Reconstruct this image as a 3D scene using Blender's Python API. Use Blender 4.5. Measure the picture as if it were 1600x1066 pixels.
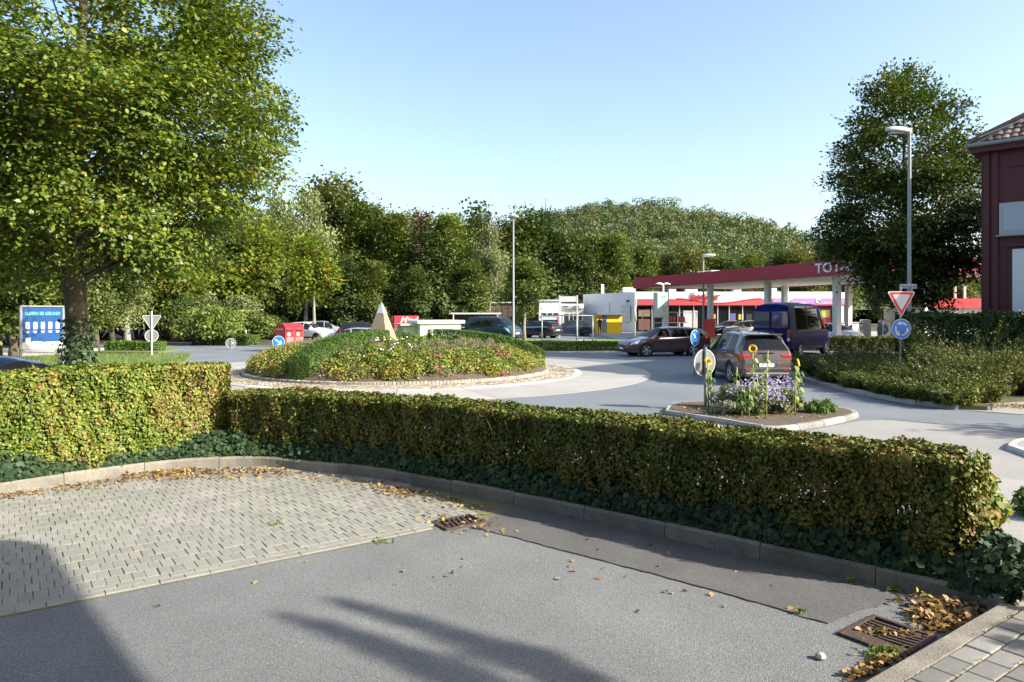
import bpy, bmesh, math, random
import numpy as np
from mathutils import Vector, Matrix
sc = bpy.context.scene
for o in list(bpy.data.objects): bpy.data.objects.remove(o)
COL = sc.collection
R = math.radians
# ------------------------------------------------------------------ camera, sky, sun, exposure
CAM_H, FPX, HOR = 2.35, 1111.0, 487.0
cd = bpy.data.cameras.new('camera'); cam = bpy.data.objects.new('camera', cd); COL.objects.link(cam)
cam.location = (0, 0, CAM_H); cam.rotation_euler = (R(90), 0, 0)
cd.sensor_width = 36; cd.lens = 36*FPX/1600; cd.shift_y = -(533-HOR)/1600
cd.clip_start = 0.1; cd.clip_end = 6000
sc.camera = cam
SUN_AZ, SUN_EL = R(-20), R(30)          # azimuth from +X, elevation
SD = Vector((math.cos(SUN_AZ)*math.cos(SUN_EL), math.sin(SUN_AZ)*math.cos(SUN_EL), math.sin(SUN_EL)))
w = bpy.data.worlds.new('World'); sc.world = w; w.use_nodes = True
nt = w.node_tree; nt.nodes.clear()
sky = nt.nodes.new('ShaderNodeTexSky'); sky.sky_type = 'NISHITA'; sky.sun_disc = False
sky.sun_elevation = SUN_EL; sky.sun_rotation = R(90)-SUN_AZ
sky.air_density = 1.05; sky.dust_density = 2.4; sky.ozone_density = 1.0; sky.altitude = 150
bg = nt.nodes.new('ShaderNodeBackground'); bg.inputs[1].default_value = 0.15
out = nt.nodes.new('ShaderNodeOutputWorld')
nt.links.new(sky.outputs[0], bg.inputs[0]); nt.links.new(bg.outputs[0], out.inputs[0])
sl = bpy.data.lights.new('sun', 'SUN'); sl.energy = 5.0; sl.angle = R(0.53); sl.color = (1.0, 0.93, 0.82)
so = bpy.data.objects.new('sun', sl); COL.objects.link(so)
so.rotation_euler = (-SD).to_track_quat('-Z', 'Y').to_euler(); so.location = (40, -30, 40)
vs = sc.view_settings; vs.view_transform = 'Standard'; vs.look = 'None'; vs.exposure = 1.12; vs.gamma = 1
vs.use_curve_mapping = False
sc.render.engine = 'CYCLES'
cy = sc.cycles
cy.max_bounces = 5; cy.diffuse_bounces = 3; cy.glossy_bounces = 3; cy.transmission_bounces = 4; cy.transparent_max_bounces = 8
cy.use_denoising = True; cy.caustics_reflective = False; cy.caustics_refractive = False
cy.sample_clamp_indirect = 6

def at(px, py, z=0.0):                   # point of the photograph that lies at height z
    d = FPX*(CAM_H-z)/(py-HOR)
    return Vector(((px-800)*d/FPX, d, z))
def atd(px, py, d):                      # point of the photograph at depth d
    return Vector(((px-800)*d/FPX, d, CAM_H+(HOR-py)*d/FPX))

# ------------------------------------------------------------------ materials
MATS = {}
def L3(c): return (c[0], c[1], c[2], 1)
def nodes_of(name):
    m = bpy.data.materials.new(name); m.use_nodes = True
    n = m.node_tree.nodes; l = m.node_tree.links
    return m, n, l, n['Principled BSDF']
def mat(name, col, rough=0.6, metal=0.0, var=0.0, vs=3.0, var2=0.0, vs2=40.0, bump=0.0, bs=60.0, spec=0.5, coat=0.0, col2=None, isl=0.0, detail=6.0, coords='Object'):
    """Principled surface: two scales of brightness noise, an optional second colour in patches, per-piece variation, bump."""
    if name in MATS: return MATS[name]
    m, n, l, b = nodes_of(name)
    b.inputs['Roughness'].default_value = rough; b.inputs['Metallic'].default_value = metal
    b.inputs['Specular IOR Level'].default_value = spec; b.inputs['Coat Weight'].default_value = coat
    b.inputs['Coat Roughness'].default_value = 0.04
    b.inputs['Base Color'].default_value = L3(col)
    tc = n.new('ShaderNodeTexCoord')
    src = None
    def noise(scale, det):
        t = n.new('ShaderNodeTexNoise'); t.inputs['Scale'].default_value = scale; t.inputs['Detail'].default_value = det
        l.new(tc.outputs[coords], t.inputs['Vector']); return t
    def mixc(a, bcol, fac, mode='MIX'):
        x = n.new('ShaderNodeMix'); x.data_type = 'RGBA'; x.blend_type = mode
        if isinstance(fac, float): x.inputs[0].default_value = fac
        else: l.new(fac, x.inputs[0])
        for s, v in ((6, a), (7, bcol)):
            if isinstance(v, tuple): x.inputs[s].default_value = v
            else: l.new(v, x.inputs[s])
        return x.outputs[2]
    cur = L3(col)
    if col2 is not None:
        t = noise(vs, detail); r = n.new('ShaderNodeMapRange')
        r.inputs[1].default_value = 0.38; r.inputs[2].default_value = 0.62
        l.new(t.outputs['Fac'], r.inputs[0]); cur = mixc(cur, L3(col2), r.outputs[0])
    def bright(fac, amount, cur):
        r = n.new('ShaderNodeMapRange'); r.inputs[1].default_value = 0.25; r.inputs[2].default_value = 0.75
        r.inputs[3].default_value = 1-amount; r.inputs[4].default_value = 1+amount; r.clamp = False
        l.new(fac, r.inputs[0])
        h = n.new('ShaderNodeHueSaturation'); l.new(r.outputs[0], h.inputs['Value'])
        if isinstance(cur, tuple): h.inputs['Color'].default_value = cur
        else: l.new(cur, h.inputs['Color'])
        return h.outputs[0]
    if var: cur = bright(noise(vs*1.7, 5).outputs['Fac'], var, cur)
    if var2: cur = bright(noise(vs2, 3).outputs['Fac'], var2, cur)
    if isl:
        g = n.new('ShaderNodeNewGeometry'); oi = n.new('ShaderNodeObjectInfo')
        ad = n.new('ShaderNodeMath'); ad.operation = 'ADD'; l.new(g.outputs['Random Per Island'], ad.inputs[0]); l.new(oi.outputs['Random'], ad.inputs[1])
        fr = n.new('ShaderNodeMath'); fr.operation = 'FRACT'; l.new(ad.outputs[0], fr.inputs[0])
        cur = bright(fr.outputs[0], isl*0.5, cur)
    if not isinstance(cur, tuple): l.new(cur, b.inputs['Base Color'])
    if bump:
        t = noise(bs, 4); bn = n.new('ShaderNodeBump'); bn.inputs['Strength'].default_value = bump; bn.inputs['Distance'].default_value = 0.02
        l.new(t.outputs['Fac'], bn.inputs['Height']); l.new(bn.outputs[0], b.inputs['Normal'])
    MATS[name] = m; return m
def leafmat(name, ramp, trans=0.35, rough=0.55, clump=1.2, cl_amt=0.35, spec=0.3, hue=0.0):
    """Leaves: each leaf picks its colour from the ramp, patches of the plant shift the pick; some light passes through."""
    if name in MATS: return MATS[name]
    m, n, l, b = nodes_of(name)
    g = n.new('ShaderNodeNewGeometry'); tc = n.new('ShaderNodeTexCoord')
    t = n.new('ShaderNodeTexNoise'); t.inputs['Scale'].default_value = clump; t.inputs['Detail'].default_value = 2
    l.new(tc.outputs['Object'], t.inputs['Vector'])
    mr = n.new('ShaderNodeMapRange'); mr.inputs[1].default_value = 0.3; mr.inputs[2].default_value = 0.7
    mr.inputs[3].default_value = -cl_amt; mr.inputs[4].default_value = cl_amt; l.new(t.outputs['Fac'], mr.inputs[0])
    ad = n.new('ShaderNodeMath'); ad.operation = 'ADD'; ad.use_clamp = True
    l.new(g.outputs['Random Per Island'], ad.inputs[0]); l.new(mr.outputs[0], ad.inputs[1])
    cr = n.new('ShaderNodeValToRGB'); e = cr.color_ramp.elements
    e[0].position = ramp[0][0]; e[0].color = L3(ramp[0][1]); e[1].position = ramp[-1][0]; e[1].color = L3(ramp[-1][1])
    for p, c in ramp[1:-1]:
        x = e.new(p); x.color = L3(c)
    l.new(ad.outputs[0], cr.inputs[0])
    oi = n.new('ShaderNodeObjectInfo'); hv = n.new('ShaderNodeMapRange'); hv.inputs[3].default_value = 0.82; hv.inputs[4].default_value = 1.18
    l.new(oi.outputs['Random'], hv.inputs[0])
    hs = n.new('ShaderNodeHueSaturation'); l.new(cr.outputs[0], hs.inputs['Color']); l.new(hv.outputs[0], hs.inputs['Value'])
    l.new(hs.outputs[0], b.inputs['Base Color'])
    b.inputs['Roughness'].default_value = rough; b.inputs['Specular IOR Level'].default_value = spec
    tr = n.new('ShaderNodeBsdfTranslucent'); mx = n.new('ShaderNodeMixShader'); mx.inputs[0].default_value = trans
    gm = n.new('ShaderNodeMix'); gm.data_type = 'RGBA'; gm.blend_type = 'MULTIPLY'; gm.inputs[0].default_value = 1
    l.new(hs.outputs[0], gm.inputs[6]); gm.inputs[7].default_value = (1.0, 1.0, 0.5, 1)
    l.new(gm.outputs[2], tr.inputs[0])
    l.new(b.outputs[0], mx.inputs[1]); l.new(tr.outputs[0], mx.inputs[2]); l.new(mx.outputs[0], n['Material Output'].inputs[0])
    MATS[name] = m; return m
def glassmat(name, tint=(0.1, 0.12, 0.13), trans=0.5):
    if name in MATS: return MATS[name]
    m, n, l, b = nodes_of(name)
    b.inputs['Base Color'].default_value = (0.012, 0.014, 0.016, 1); b.inputs['Roughness'].default_value = 0.03; b.inputs['Specular IOR Level'].default_value = 0.8
    tr = n.new('ShaderNodeBsdfTransparent'); tr.inputs[0].default_value = L3(tint)
    mx = n.new('ShaderNodeMixShader'); mx.inputs[0].default_value = trans
    l.new(b.outputs[0], mx.inputs[1]); l.new(tr.outputs[0], mx.inputs[2]); l.new(mx.outputs[0], n['Material Output'].inputs[0])
    MATS[name] = m; return m
def paint(name, col, metal=0.0, rough=0.32): return mat(name, col, rough=rough, metal=metal, coat=0.8, var=0.03, vs=2)

# ------------------------------------------------------------------ mesh helpers
class MB:
    """Collects vertices and faces; build() links them as ONE mesh object."""
    def __init__(s): s.v = []; s.f = []; s.mi = []
    def poly(s, pts, mi=0):
        b = len(s.v); s.v += [tuple(p) for p in pts]; s.f.append(tuple(range(b, b+len(pts)))); s.mi.append(mi); return s
    def box(s, c, d, rz=0.0, mi=0, M=None):
        hx, hy, hz = d[0]/2, d[1]/2, d[2]/2; b = len(s.v)
        cz, sz = math.cos(rz), math.sin(rz)
        for z in (-hz, hz):
            for x, y in ((-hx, -hy), (hx, -hy), (hx, hy), (-hx, hy)):
                p = Vector((c[0]+x*cz-y*sz, c[1]+x*sz+y*cz, c[2]+z)) if M is None else M @ Vector((c[0]+x, c[1]+y, c[2]+z))
                s.v.append(tuple(p))
        for f in ((0, 3, 2, 1), (4, 5, 6, 7), (0, 1, 5, 4), (1, 2, 6, 5), (2, 3, 7, 6), (3, 0, 4, 7)):
            s.f.append(tuple(b+i for i in f)); s.mi.append(mi)
        return s
    def prism(s, outline, z0, z1, mi=0, inset=0.0, M=None):
        """A plan outline (counter-clockwise) pulled up; inset narrows the top."""
        n = len(outline); b = len(s.v); cx = sum(p[0] for p in outline)/n; cy_ = sum(p[1] for p in outline)/n
        for z, k in ((z0, 0), (z1, inset)):
            for p in outline:
                q = Vector((p[0], p[1], z))
                if k:
                    dd = Vector((cx-p[0], cy_-p[1], 0)); q += dd.normalized()*k
                s.v.append(tuple(q if M is None else M @ q))
        s.f.append(tuple(b+i for i in reversed(range(n)))); s.f.append(tuple(b+n+i for i in range(n))); s.mi += [mi, mi]
        for i in range(n):
            j = (i+1) % n; s.f.append((b+i, b+j, b+n+j, b+n+i)); s.mi.append(mi)
        return s
    def tube(s, pts, rad, n=8, mi=0, cap=True):
        pts = [Vector(p) for p in pts]
        if not hasattr(rad, '__len__'): rad = [rad]*len(pts)
        b0 = len(s.v); prev = None
        for i, p in enumerate(pts):
            t = (pts[min(i+1, len(pts)-1)]-pts[max(i-1, 0)]).normalized()
            if prev is None:
                a = t.cross(Vector((0, 0, 1)) if abs(t.z) < 0.9 else Vector((1, 0, 0))).normalized()
            else:
                a = (prev-t*prev.dot(t)).normalized()
            prev = a; c = t.cross(a)
            for k in range(n):
                an = 2*math.pi*k/n; s.v.append(tuple(p+(a*math.cos(an)+c*math.sin(an))*rad[i]))
        for i in range(len(pts)-1):
            for k in range(n):
                k2 = (k+1) % n; s.f.append((b0+i*n+k, b0+i*n+k2, b0+(i+1)*n+k2, b0+(i+1)*n+k)); s.mi.append(mi)
        if cap:
            s.f.append(tuple(b0+k for k in reversed(range(n)))); s.f.append(tuple(b0+(len(pts)-1)*n+k for k in range(n))); s.mi += [mi, mi]
        return s
    def lathe(s, prof, n=16, M=None, mi=0, ring=False):
        """prof: (r, h) pairs turned about local Z."""
        b0 = len(s.v)
        for r, h in prof:
            for k in range(n):
                a = 2*math.pi*k/n; q = Vector((r*math.cos(a), r*math.sin(a), h)); s.v.append(tuple(q if M is None else M @ q))
        for i in range(len(prof)-1):
            for k in range(n):
                k2 = (k+1) % n; s.f.append((b0+i*n+k, b0+i*n+k2, b0+(i+1)*n+k2, b0+(i+1)*n+k)); s.mi.append(mi)
        if ring:
            m_ = (len(prof)-1)*n
            for k in range(n): k2 = (k+1) % n; s.f.append((b0+m_+k, b0+m_+k2, b0+k2, b0+k)); s.mi.append(mi)
            return s
        s.f.append(tuple(b0+k for k in reversed(range(n)))); s.f.append(tuple(b0+(len(prof)-1)*n+k for k in range(n))); s.mi += [mi, mi]
        return s
    def grid(s, rows, mi=0):
        b0 = len(s.v); nu, nv = len(rows), len(rows[0])
        for r in rows: s.v += [tuple(p) for p in r]
        for i in range(nu-1):
            for j in range(nv-1):
                s.f.append((b0+i*nv+j, b0+(i+1)*nv+j, b0+(i+1)*nv+j+1, b0+i*nv+j+1)); s.mi.append(mi)
        return s
    def mesh(s, name, mats):
        me = bpy.data.meshes.new(name); me.from_pydata(s.v, [], s.f)
        if not isinstance(mats, (list, tuple)): mats = [mats]
        for m in mats: me.materials.append(m)
        if len(mats) > 1: me.polygons.foreach_set('material_index', s.mi)
        me.update(); return me
    def build(s, name, mats, parent=None, smooth=False, angle=None, bevel=0.0, flip=True):
        me = s.mesh(name, mats)
        if bevel or flip:
            bm = bmesh.new(); bm.from_mesh(me)
            if flip: bmesh.ops.recalc_face_normals(bm, faces=bm.faces)
            if bevel:
                ed = [e for e in bm.edges if len(e.link_faces) == 2 and e.calc_face_angle(0) > 0.5]
                bmesh.ops.bevel(bm, geom=ed, offset=bevel, segments=2, profile=0.6, affect='EDGES', clamp_overlap=True)
            bm.to_mesh(me); bm.free()
        if smooth:
            me.polygons.foreach_set('use_smooth', [True]*len(me.polygons))
            if angle: me.set_sharp_from_angle(angle=R(angle))
        return link(name, me, parent)
def link(name, me, parent=None):
    o = bpy.data.objects.new(name, me); COL.objects.link(o)
    if parent is not None: o.parent = parent
    return o
def tag(o, label=None, cat=None, group=None, kind=None):
    if label: o['label'] = label
    if cat: o['category'] = cat
    if group: o['group'] = group
    if kind: o['kind'] = kind
    return o
def thing(name, label, cat, loc=(0, 0, 0), rz=0.0, group=None):
    o = bpy.data.objects.new(name, None); COL.objects.link(o); o.location = loc; o.rotation_euler = (0, 0, rz); o.empty_display_size = 0.2
    return tag(o, label, cat, group)
def copy_tree(o, parent=None):
    c = o.copy(); COL.objects.link(c); c.parent = parent
    for ch in [x for x in bpy.data.objects if x.parent is o]: copy_tree(ch, c)
    return c
def npmesh(name, V, F, m):
    V = np.ascontiguousarray(V, dtype=np.float32).reshape(-1, 3); F = np.ascontiguousarray(F, dtype=np.int32); k = F.shape[1]
    me = bpy.data.meshes.new(name); me.vertices.add(len(V)); me.vertices.foreach_set('co', V.ravel())
    me.loops.add(F.size); me.loops.foreach_set('vertex_index', F.ravel())
    me.polygons.add(len(F)); me.polygons.foreach_set('loop_start', np.arange(0, F.size, k, dtype=np.int32))
    me.materials.append(m); me.update(calc_edges=True); me.validate(); return me
def unit(a): return a/np.maximum(np.linalg.norm(a, axis=1, keepdims=True), 1e-9)
IVY = [(-.5, 0), (-.25, .42), (.05, .28), (.2, .5), (.28, .2), (.55, 0), (.28, -.2), (.2, -.5), (.05, -.28), (-.25, -.42)]
OVAL = [(-.5, 0), (-.2, .3), (.18, .28), (.5, 0), (.18, -.28), (-.2, -.3)]
RHOMB = [(-.5, 0), (0.02, .34), (.5, 0), (0.02, -.34)]
BLADE = [(-.5, .06), (.5, 0), (-.5, -.06)]
def leaves(P, N, size, rng, shape=RHOMB, axis=None, fold=0.25, sjit=0.35, asp=1.0):
    """Leaf polygons at P facing N. Returns vertices and faces."""
    n = len(P); N = unit(N)
    A = rng.normal(size=(n, 3)) if axis is None else axis+rng.normal(size=(n, 3))*0.35
    A = unit(A-N*np.sum(A*N, axis=1, keepdims=True)); B = np.cross(N, A)
    s = size*(1+rng.uniform(-sjit, sjit, n))[:, None]
    k = len(shape); V = np.empty((n, k, 3))
    for i, (u, v) in enumerate(shape):
        V[:, i] = P+A*s*u+B*s*v*asp+N*s*(abs(v)*fold-0.12*u*u)
    return V.reshape(-1, 3), np.arange(n*k).reshape(n, k)
def rdir(rng, n): return unit(rng.normal(size=(n, 3)))
def text_mesh(s, size, depth=0.0, shear=0.0, bold=0.0):
    cu = bpy.data.curves.new('t', 'FONT'); cu.body = s; cu.size = size; cu.extrude = depth; cu.shear = shear; cu.offset = bold
    cu.align_x = 'CENTER'; cu.align_y = 'CENTER'; cu.resolution_u = 3
    o = bpy.data.objects.new('t', cu); COL.objects.link(o)
    dg = bpy.context.evaluated_depsgraph_get(); me = bpy.data.meshes.new_from_object(o.evaluated_get(dg))
    bpy.data.objects.remove(o); bpy.data.curves.remove(cu); return me
def text(name, s, size, m, parent, loc, rot, depth=0.004, shear=0.0, bold=0.0, sx=1.0):
    me = text_mesh(s, size, depth, shear, bold); me.materials.clear(); me.materials.append(m)
    o = link(name, me, parent); o.location = loc; o.rotation_euler = rot; o.scale = (sx, 1, 1); return o
def offset_path(pts, d):
    """Shift a plan polyline to its left by d."""
    out = []
    for i, p in enumerate(pts):
        a = Vector(pts[max(i-1, 0)][:2]); b = Vector(pts[min(i+1, len(pts)-1)][:2]); t = (b-a).normalized()
        out.append(Vector((p[0]-t.y*d, p[1]+t.x*d, 0)))
    return out
def resample(pts, step):
    pts = [Vector((p[0], p[1], 0)) for p in pts]
    # Catmull-Rom through the points, then even steps
    fine = []
    for i in range(len(pts)-1):
        p0, p1, p2, p3 = pts[max(i-1, 0)], pts[i], pts[i+1], pts[min(i+2, len(pts)-1)]
        for k in range(24):
            t = k/24; fine.append(0.5*((2*p1)+(p2-p0)*t+(2*p0-5*p1+4*p2-p3)*t*t+(3*p1-p0-3*p2+p3)*t**3))
    fine.append(pts[-1])
    d = [0]
    for a, b in zip(fine, fine[1:]): d.append(d[-1]+(b-a).length)
    n = max(2, int(round(d[-1]/step))+1); out = []
    for t in np.linspace(0, d[-1], n):
        i = min(max(int(np.searchsorted(d, t))-1, 0), len(fine)-2); k = (t-d[i])/max(d[i+1]-d[i], 1e-9)
        out.append(fine[i].lerp(fine[i+1], k))
    return out
# ------------------------------------------------------------------ the setting: ground, roads, kerbs, paving
M_ASPH = mat('lot_asphalt', (0.192, 0.198, 0.193), rough=0.85, col2=(0.168, 0.172, 0.170), var=0.12, vs=0.6, var2=0.42, vs2=75, bump=0.6, bs=120, spec=0.3)
M_ASPH_D = mat('patch_asphalt', (0.118, 0.116, 0.112), rough=0.85, var=0.14, vs=1.2, var2=0.36, vs2=80, bump=0.5, bs=120, spec=0.3)
M_ROAD = mat('road_asphalt', (0.162, 0.178, 0.19), rough=0.8, var=0.16, vs=0.22, var2=0.16, vs2=30, bump=0.2, bs=120, spec=0.3)
M_CONC = mat('ring_concrete', (0.33, 0.315, 0.285), rough=0.8, var=0.09, vs=0.5, var2=0.06, vs2=30, bump=0.15, bs=90, isl=0.1)
M_GRASS = mat('grass_ground', (0.10, 0.16, 0.035), rough=0.9, var=0.2, vs=0.6, var2=0.3, vs2=18, bump=0.6, bs=40, col2=(0.13, 0.15, 0.05))
M_LAWN = mat('lawn_green', (0.12, 0.235, 0.03), rough=0.9, var=0.15, vs=0.4, var2=0.25, vs2=14, bump=0.6, bs=30, col2=(0.16, 0.25, 0.045))
M_SOIL = mat('soil', (0.10, 0.075, 0.05), rough=0.95, var=0.25, vs=3, var2=0.35, vs2=40, bump=0.9, bs=50)
M_FLOOR = mat('woodland_soil', (0.06, 0.06, 0.03), rough=0.95, var=0.3, vs=0.4, bump=0.6, bs=6)
M_PAVER = mat('paver_concrete', (0.265, 0.255, 0.226), rough=0.85, var=0.14, vs=1.2, var2=0.12, vs2=90, bump=0.3, bs=150, isl=0.09, col2=(0.235, 0.235, 0.19))
M_PAVER2 = mat('footway_concrete', (0.215, 0.207, 0.187), rough=0.85, var=0.16, vs=2.5, var2=0.2, vs2=110, bump=0.4, bs=170, isl=0.25)
M_JOINT = mat('joint_sand', (0.15, 0.14, 0.10), rough=0.95, var=0.3, vs=6, col2=(0.13, 0.14, 0.045))
M_KERB = mat('kerb_concrete', (0.205, 0.187, 0.155), rough=0.85, var=0.26, vs=2.2, var2=0.22, vs2=40, bump=0.4, bs=80, isl=0.22, col2=(0.19, 0.175, 0.14))
M_KERB_W = mat('pale_kerb', (0.40, 0.385, 0.35), rough=0.8, var=0.15, vs=2, var2=0.15, vs2=25, bump=0.3, bs=60, isl=0.25)
M_COB = mat('apron_cobbles', (0.33, 0.28, 0.21), rough=0.85, var=0.15, vs=1, isl=0.5, bump=0.3, bs=50)
M_PATH = mat('footpath_asphalt', (0.30, 0.285, 0.26), rough=0.85, var=0.1, vs=0.6, var2=0.2, vs2=90, bump=0.3, bs=140)

def sheet(name, pts, z, m):
    return tag(MB().poly([(p[0], p[1], z) for p in pts]).build(name, m, flip=False), kind='structure')
CX, CY = -4.4, 28.0                       # centre of the roundabout
def ring_pt(r, deg, z=0.0): return Vector((CX+r*math.cos(R(deg)), CY+r*math.sin(R(deg)), z))

g = MB()
gx = [-3000, -400, -150, -60, -20, 20, 60, 150, 400, 3000]; gy = [-200, -40, 0, 40, 80, 130, 200, 400, 900, 4000]
g.grid([[(x, y, -0.03) for y in gy] for x in gx]); tag(g.build('ground', M_GRASS, flip=False), kind='structure')
sheet('road', [(-110, -12), (60, -12), (60, 84), (-110, 84)], 0.0, M_ROAD)
sheet('forecourt', [(9, 58), (42, 46), (60, 60), (60, 83), (9, 83)], 0.006, mat('forecourt_concrete', (0.32, 0.31, 0.29), rough=0.8, var=0.12, vs=0.3, var2=0.1, vs2=6))

# --- car park: kerb line from the left edge round to the lower right corner
KP = [(-9.6, 6.1), (-7.9, 7.75)]+[tuple(at(*p)[:2]) for p in ((0, 775), (150, 752), (290, 735), (400, 731), (480, 738), (600, 752), (800, 790), (1000, 833), (1250, 890))]
KP += [(3.1, 6.09), (3.42, 5.82), (3.62, 5.64), (3.72, 5.5), (3.7, 5.4), (3.58, 5.3), (3.2, 5.03), (2.72, 4.68), (2.06, 4.21), (0.4, 3.03), (-1.2, 1.9)]
KF = resample(KP, 0.05)
lot_poly = [(p.x, p.y) for p in KF]+[(-2, -9), (-22, -9), (-22, -3)]
U = Vector((0.815, 0.58, 0)).normalized(); Vv = Vector((-U.y, U.x, 0)); A0 = at(420, 880)
def loc_uv(p): d = Vector((p[0], p[1], 0))-A0; return d.dot(U), d.dot(Vv)
def uv(u, v, z=0.0): q = A0+U*u+Vv*v; return Vector((q.x, q.y, z))
sheet('parking_lot', lot_poly, 0.004, M_ASPH)
# darker relaid strip of asphalt beside the kerb
ps = [at(735, 826), at(790, 838), at(1000, 893), at(1150, 934), at(1292, 976), at(1345, 955), at(1432, 932)]
inner = [p for p in KF if 0.0 < p.x and p.y > 6.05]
rs = random.Random(4); edge = [p+Vector((rs.gauss(0, .006), rs.gauss(0, .009), 0)) for p in resample([(p.x, p.y) for p in ps[:5]], 0.09)]
strip = [(p.x, p.y) for p in edge]+[(p.x, p.y) for p in ps[5:]]+[(p.x, p.y) for p in reversed(inner)]
sheet('asphalt_strip', strip, 0.008, M_ASPH_D)
seam = MB(); sp = edge
L_ = [q+Vector((0, rs.uniform(.003, .012), 0)) for q in sp]; R_ = [q-Vector((0, rs.uniform(.003, .014), 0)) for q in sp]
for i in range(len(sp)-1):
    a = rs.uniform(0.4, 1.2)
    seam.poly([(*L_[i][:2], 0.0125), (*R_[i][:2], 0.0125), (*R_[i+1][:2], 0.0125), (*L_[i+1][:2], 0.0125)])
tag(seam.build('asphalt_seam', mat('tar', (0.035, 0.033, 0.032), rough=0.6), flip=False), kind='structure')

def kerb_line(name, fine, width, height, length, m, chamfer=0.03, gap=0.008, side=1, z0=0.0, rnd=1):
    """Kerb stones along a finely sampled plan path; the body lies to the left of the path (side=1)."""
    root = thing(name, None, None); tag(root, kind='structure'); rk = random.Random(rnd)
    for k in ('label', 'category'):
        if k in root: del root[k]
    d = [0.0]
    for a, b in zip(fine, fine[1:]): d.append(d[-1]+(b-a).length)
    n = max(1, int(round(d[-1]/length)))
    def pos(t):
        t = min(max(t, 0), d[-1]); i = min(max(int(np.searchsorted(d, t))-1, 0), len(fine)-2)
        a, b = fine[i], fine[i+1]; k = (t-d[i])/max(d[i+1]-d[i], 1e-9); tg = (b-a).normalized()
        return a.lerp(b, k), Vector((-tg.y, tg.x, 0))*side
    for s in range(n):
        t0, t1 = d[-1]*s/n+gap/2, d[-1]*(s+1)/n-gap/2; mb = MB(); rows = []
        dz = rk.uniform(-0.006, 0.006); do = rk.uniform(-0.004, 0.004); ns = max(2, int((t1-t0)/0.12)+1)
        for t in np.linspace(t0, t1, ns):
            p, nn = pos(t)
            prof = [(0, z0-0.02), (0.008, z0+height-chamfer), (chamfer, z0+height), (width, z0+height), (width, z0-0.02)]
            rows.append([(p.x+nn.x*(o+do), p.y+nn.y*(o+do), z+dz*(z > z0)) for o, z in prof])
        mb.grid(rows); mb.poly(rows[0]); mb.poly(list(reversed(rows[-1])))
        mb.build('kerb_stone', m, root)
    return root
kerb_line('kerb', KF, 0.15, 0.165, 1.0, M_KERB)
kerb_in = [p for p in KF if not (p.y < 5.35 and p.x < 3.65 and p.x > -3)]
back = offset_path(kerb_in, 1.15)
# planting bed behind the kerb
bed = [(p.x, p.y) for p in offset_path(kerb_in, 0.14)]+[(4.95, 6.3), (4.35, 7.3)]+[(p.x, p.y) for p in reversed([q for q in back if q.x < 4.2 and q.y > 4])]
tag(MB().prism(bed, 0.0, 0.135).build('planting_bed', M_SOIL), kind='structure')

# --- concrete pavers in the car park (columns across the slope, two border courses)
def in_poly(x, y, poly):
    c = False; j = len(poly)-1
    for i in range(len(poly)):
        xi, yi = poly[i]; xj, yj = poly[j]
        if (yi > y) != (yj > y) and x < (xj-xi)*(y-yi)/(yj-yi)+xi: c = not c
        j = i
    return c
pave_edge = offset_path(KF, 0.07)
pave_poly = [(p.x, p.y) for p in pave_edge if (p.x < 3.0 and p.y > 5.5)]+[tuple(uv(8, -5)[:2]), tuple(uv(-9, -5)[:2])]
pave_poly = [p for p in pave_poly]
sheet('paving_bed', [tuple(uv(-7, -0.02)[:2]), tuple(uv(3.0, -0.02)[:2])]+[(p.x, p.y) for p in reversed(pave_edge) if p.x < uv(3.0, 0).x and p.y > 6.4], 0.0075, M_JOINT)
paving = thing('paving', None, None); tag(paving, kind='structure')
def paver_mesh(name, l, wd, h, m, ch=0.006):
    mb = MB(); hl, hw = l/2, wd/2
    lo = [(-hl, -hw, 0), (hl, -hw, 0), (hl, hw, 0), (-hl, hw, 0)]; mid = [(x, y, h-ch*0.7) for x, y, _ in lo]
    top = [(x*(1-ch/hl), y*(1-ch/hw), h) for x, y, _ in lo]; b = 0
    mb.v = lo+mid+top
    for k in (0, 4):
        for i in range(4): mb.f.append((k+i, k+(i+1) % 4, k+4+(i+1) % 4, k+4+i)); mb.mi.append(0)
    mb.f.append((8, 9, 10, 11)); mb.mi.append(0)
    return mb
rp = random.Random(7); DR1 = loc_uv(at(716, 818)); pav = []
for j in range(2):                         # border courses along the asphalt
    for i in range(-34, 18):
        pav.append((i*0.205+j*0.1, 0.05+j*0.104, 0.0))
for i in range(-66, 36):
    u0 = i*0.104
    for k in range(0, 34):
        pav.append((u0+(0.052 if k % 2 else 0.0), 0.3145+k*0.2045, math.pi/2))
keep = []
for u_, v_, r_ in pav:
    q = uv(u_, v_)
    if not in_poly(q.x, q.y, pave_poly) or q.y < 3.5: continue
    if u_ > 2.42: continue
    if abs(u_-DR1[0]) < 0.33 and abs(v_-DR1[1]) < 0.22: continue
    px = 800+FPX*q.x/q.y
    if px < -60: continue
    keep.append((q.length, q, r_))
keep.sort(key=lambda a: a[0])
base_ang = math.atan2(U.y, U.x)
pm = paver_mesh('paver', 0.201, 0.0998, 0.018, M_PAVER, 0.004); pme = pm.mesh('paver', M_PAVER)
rest = MB()
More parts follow.
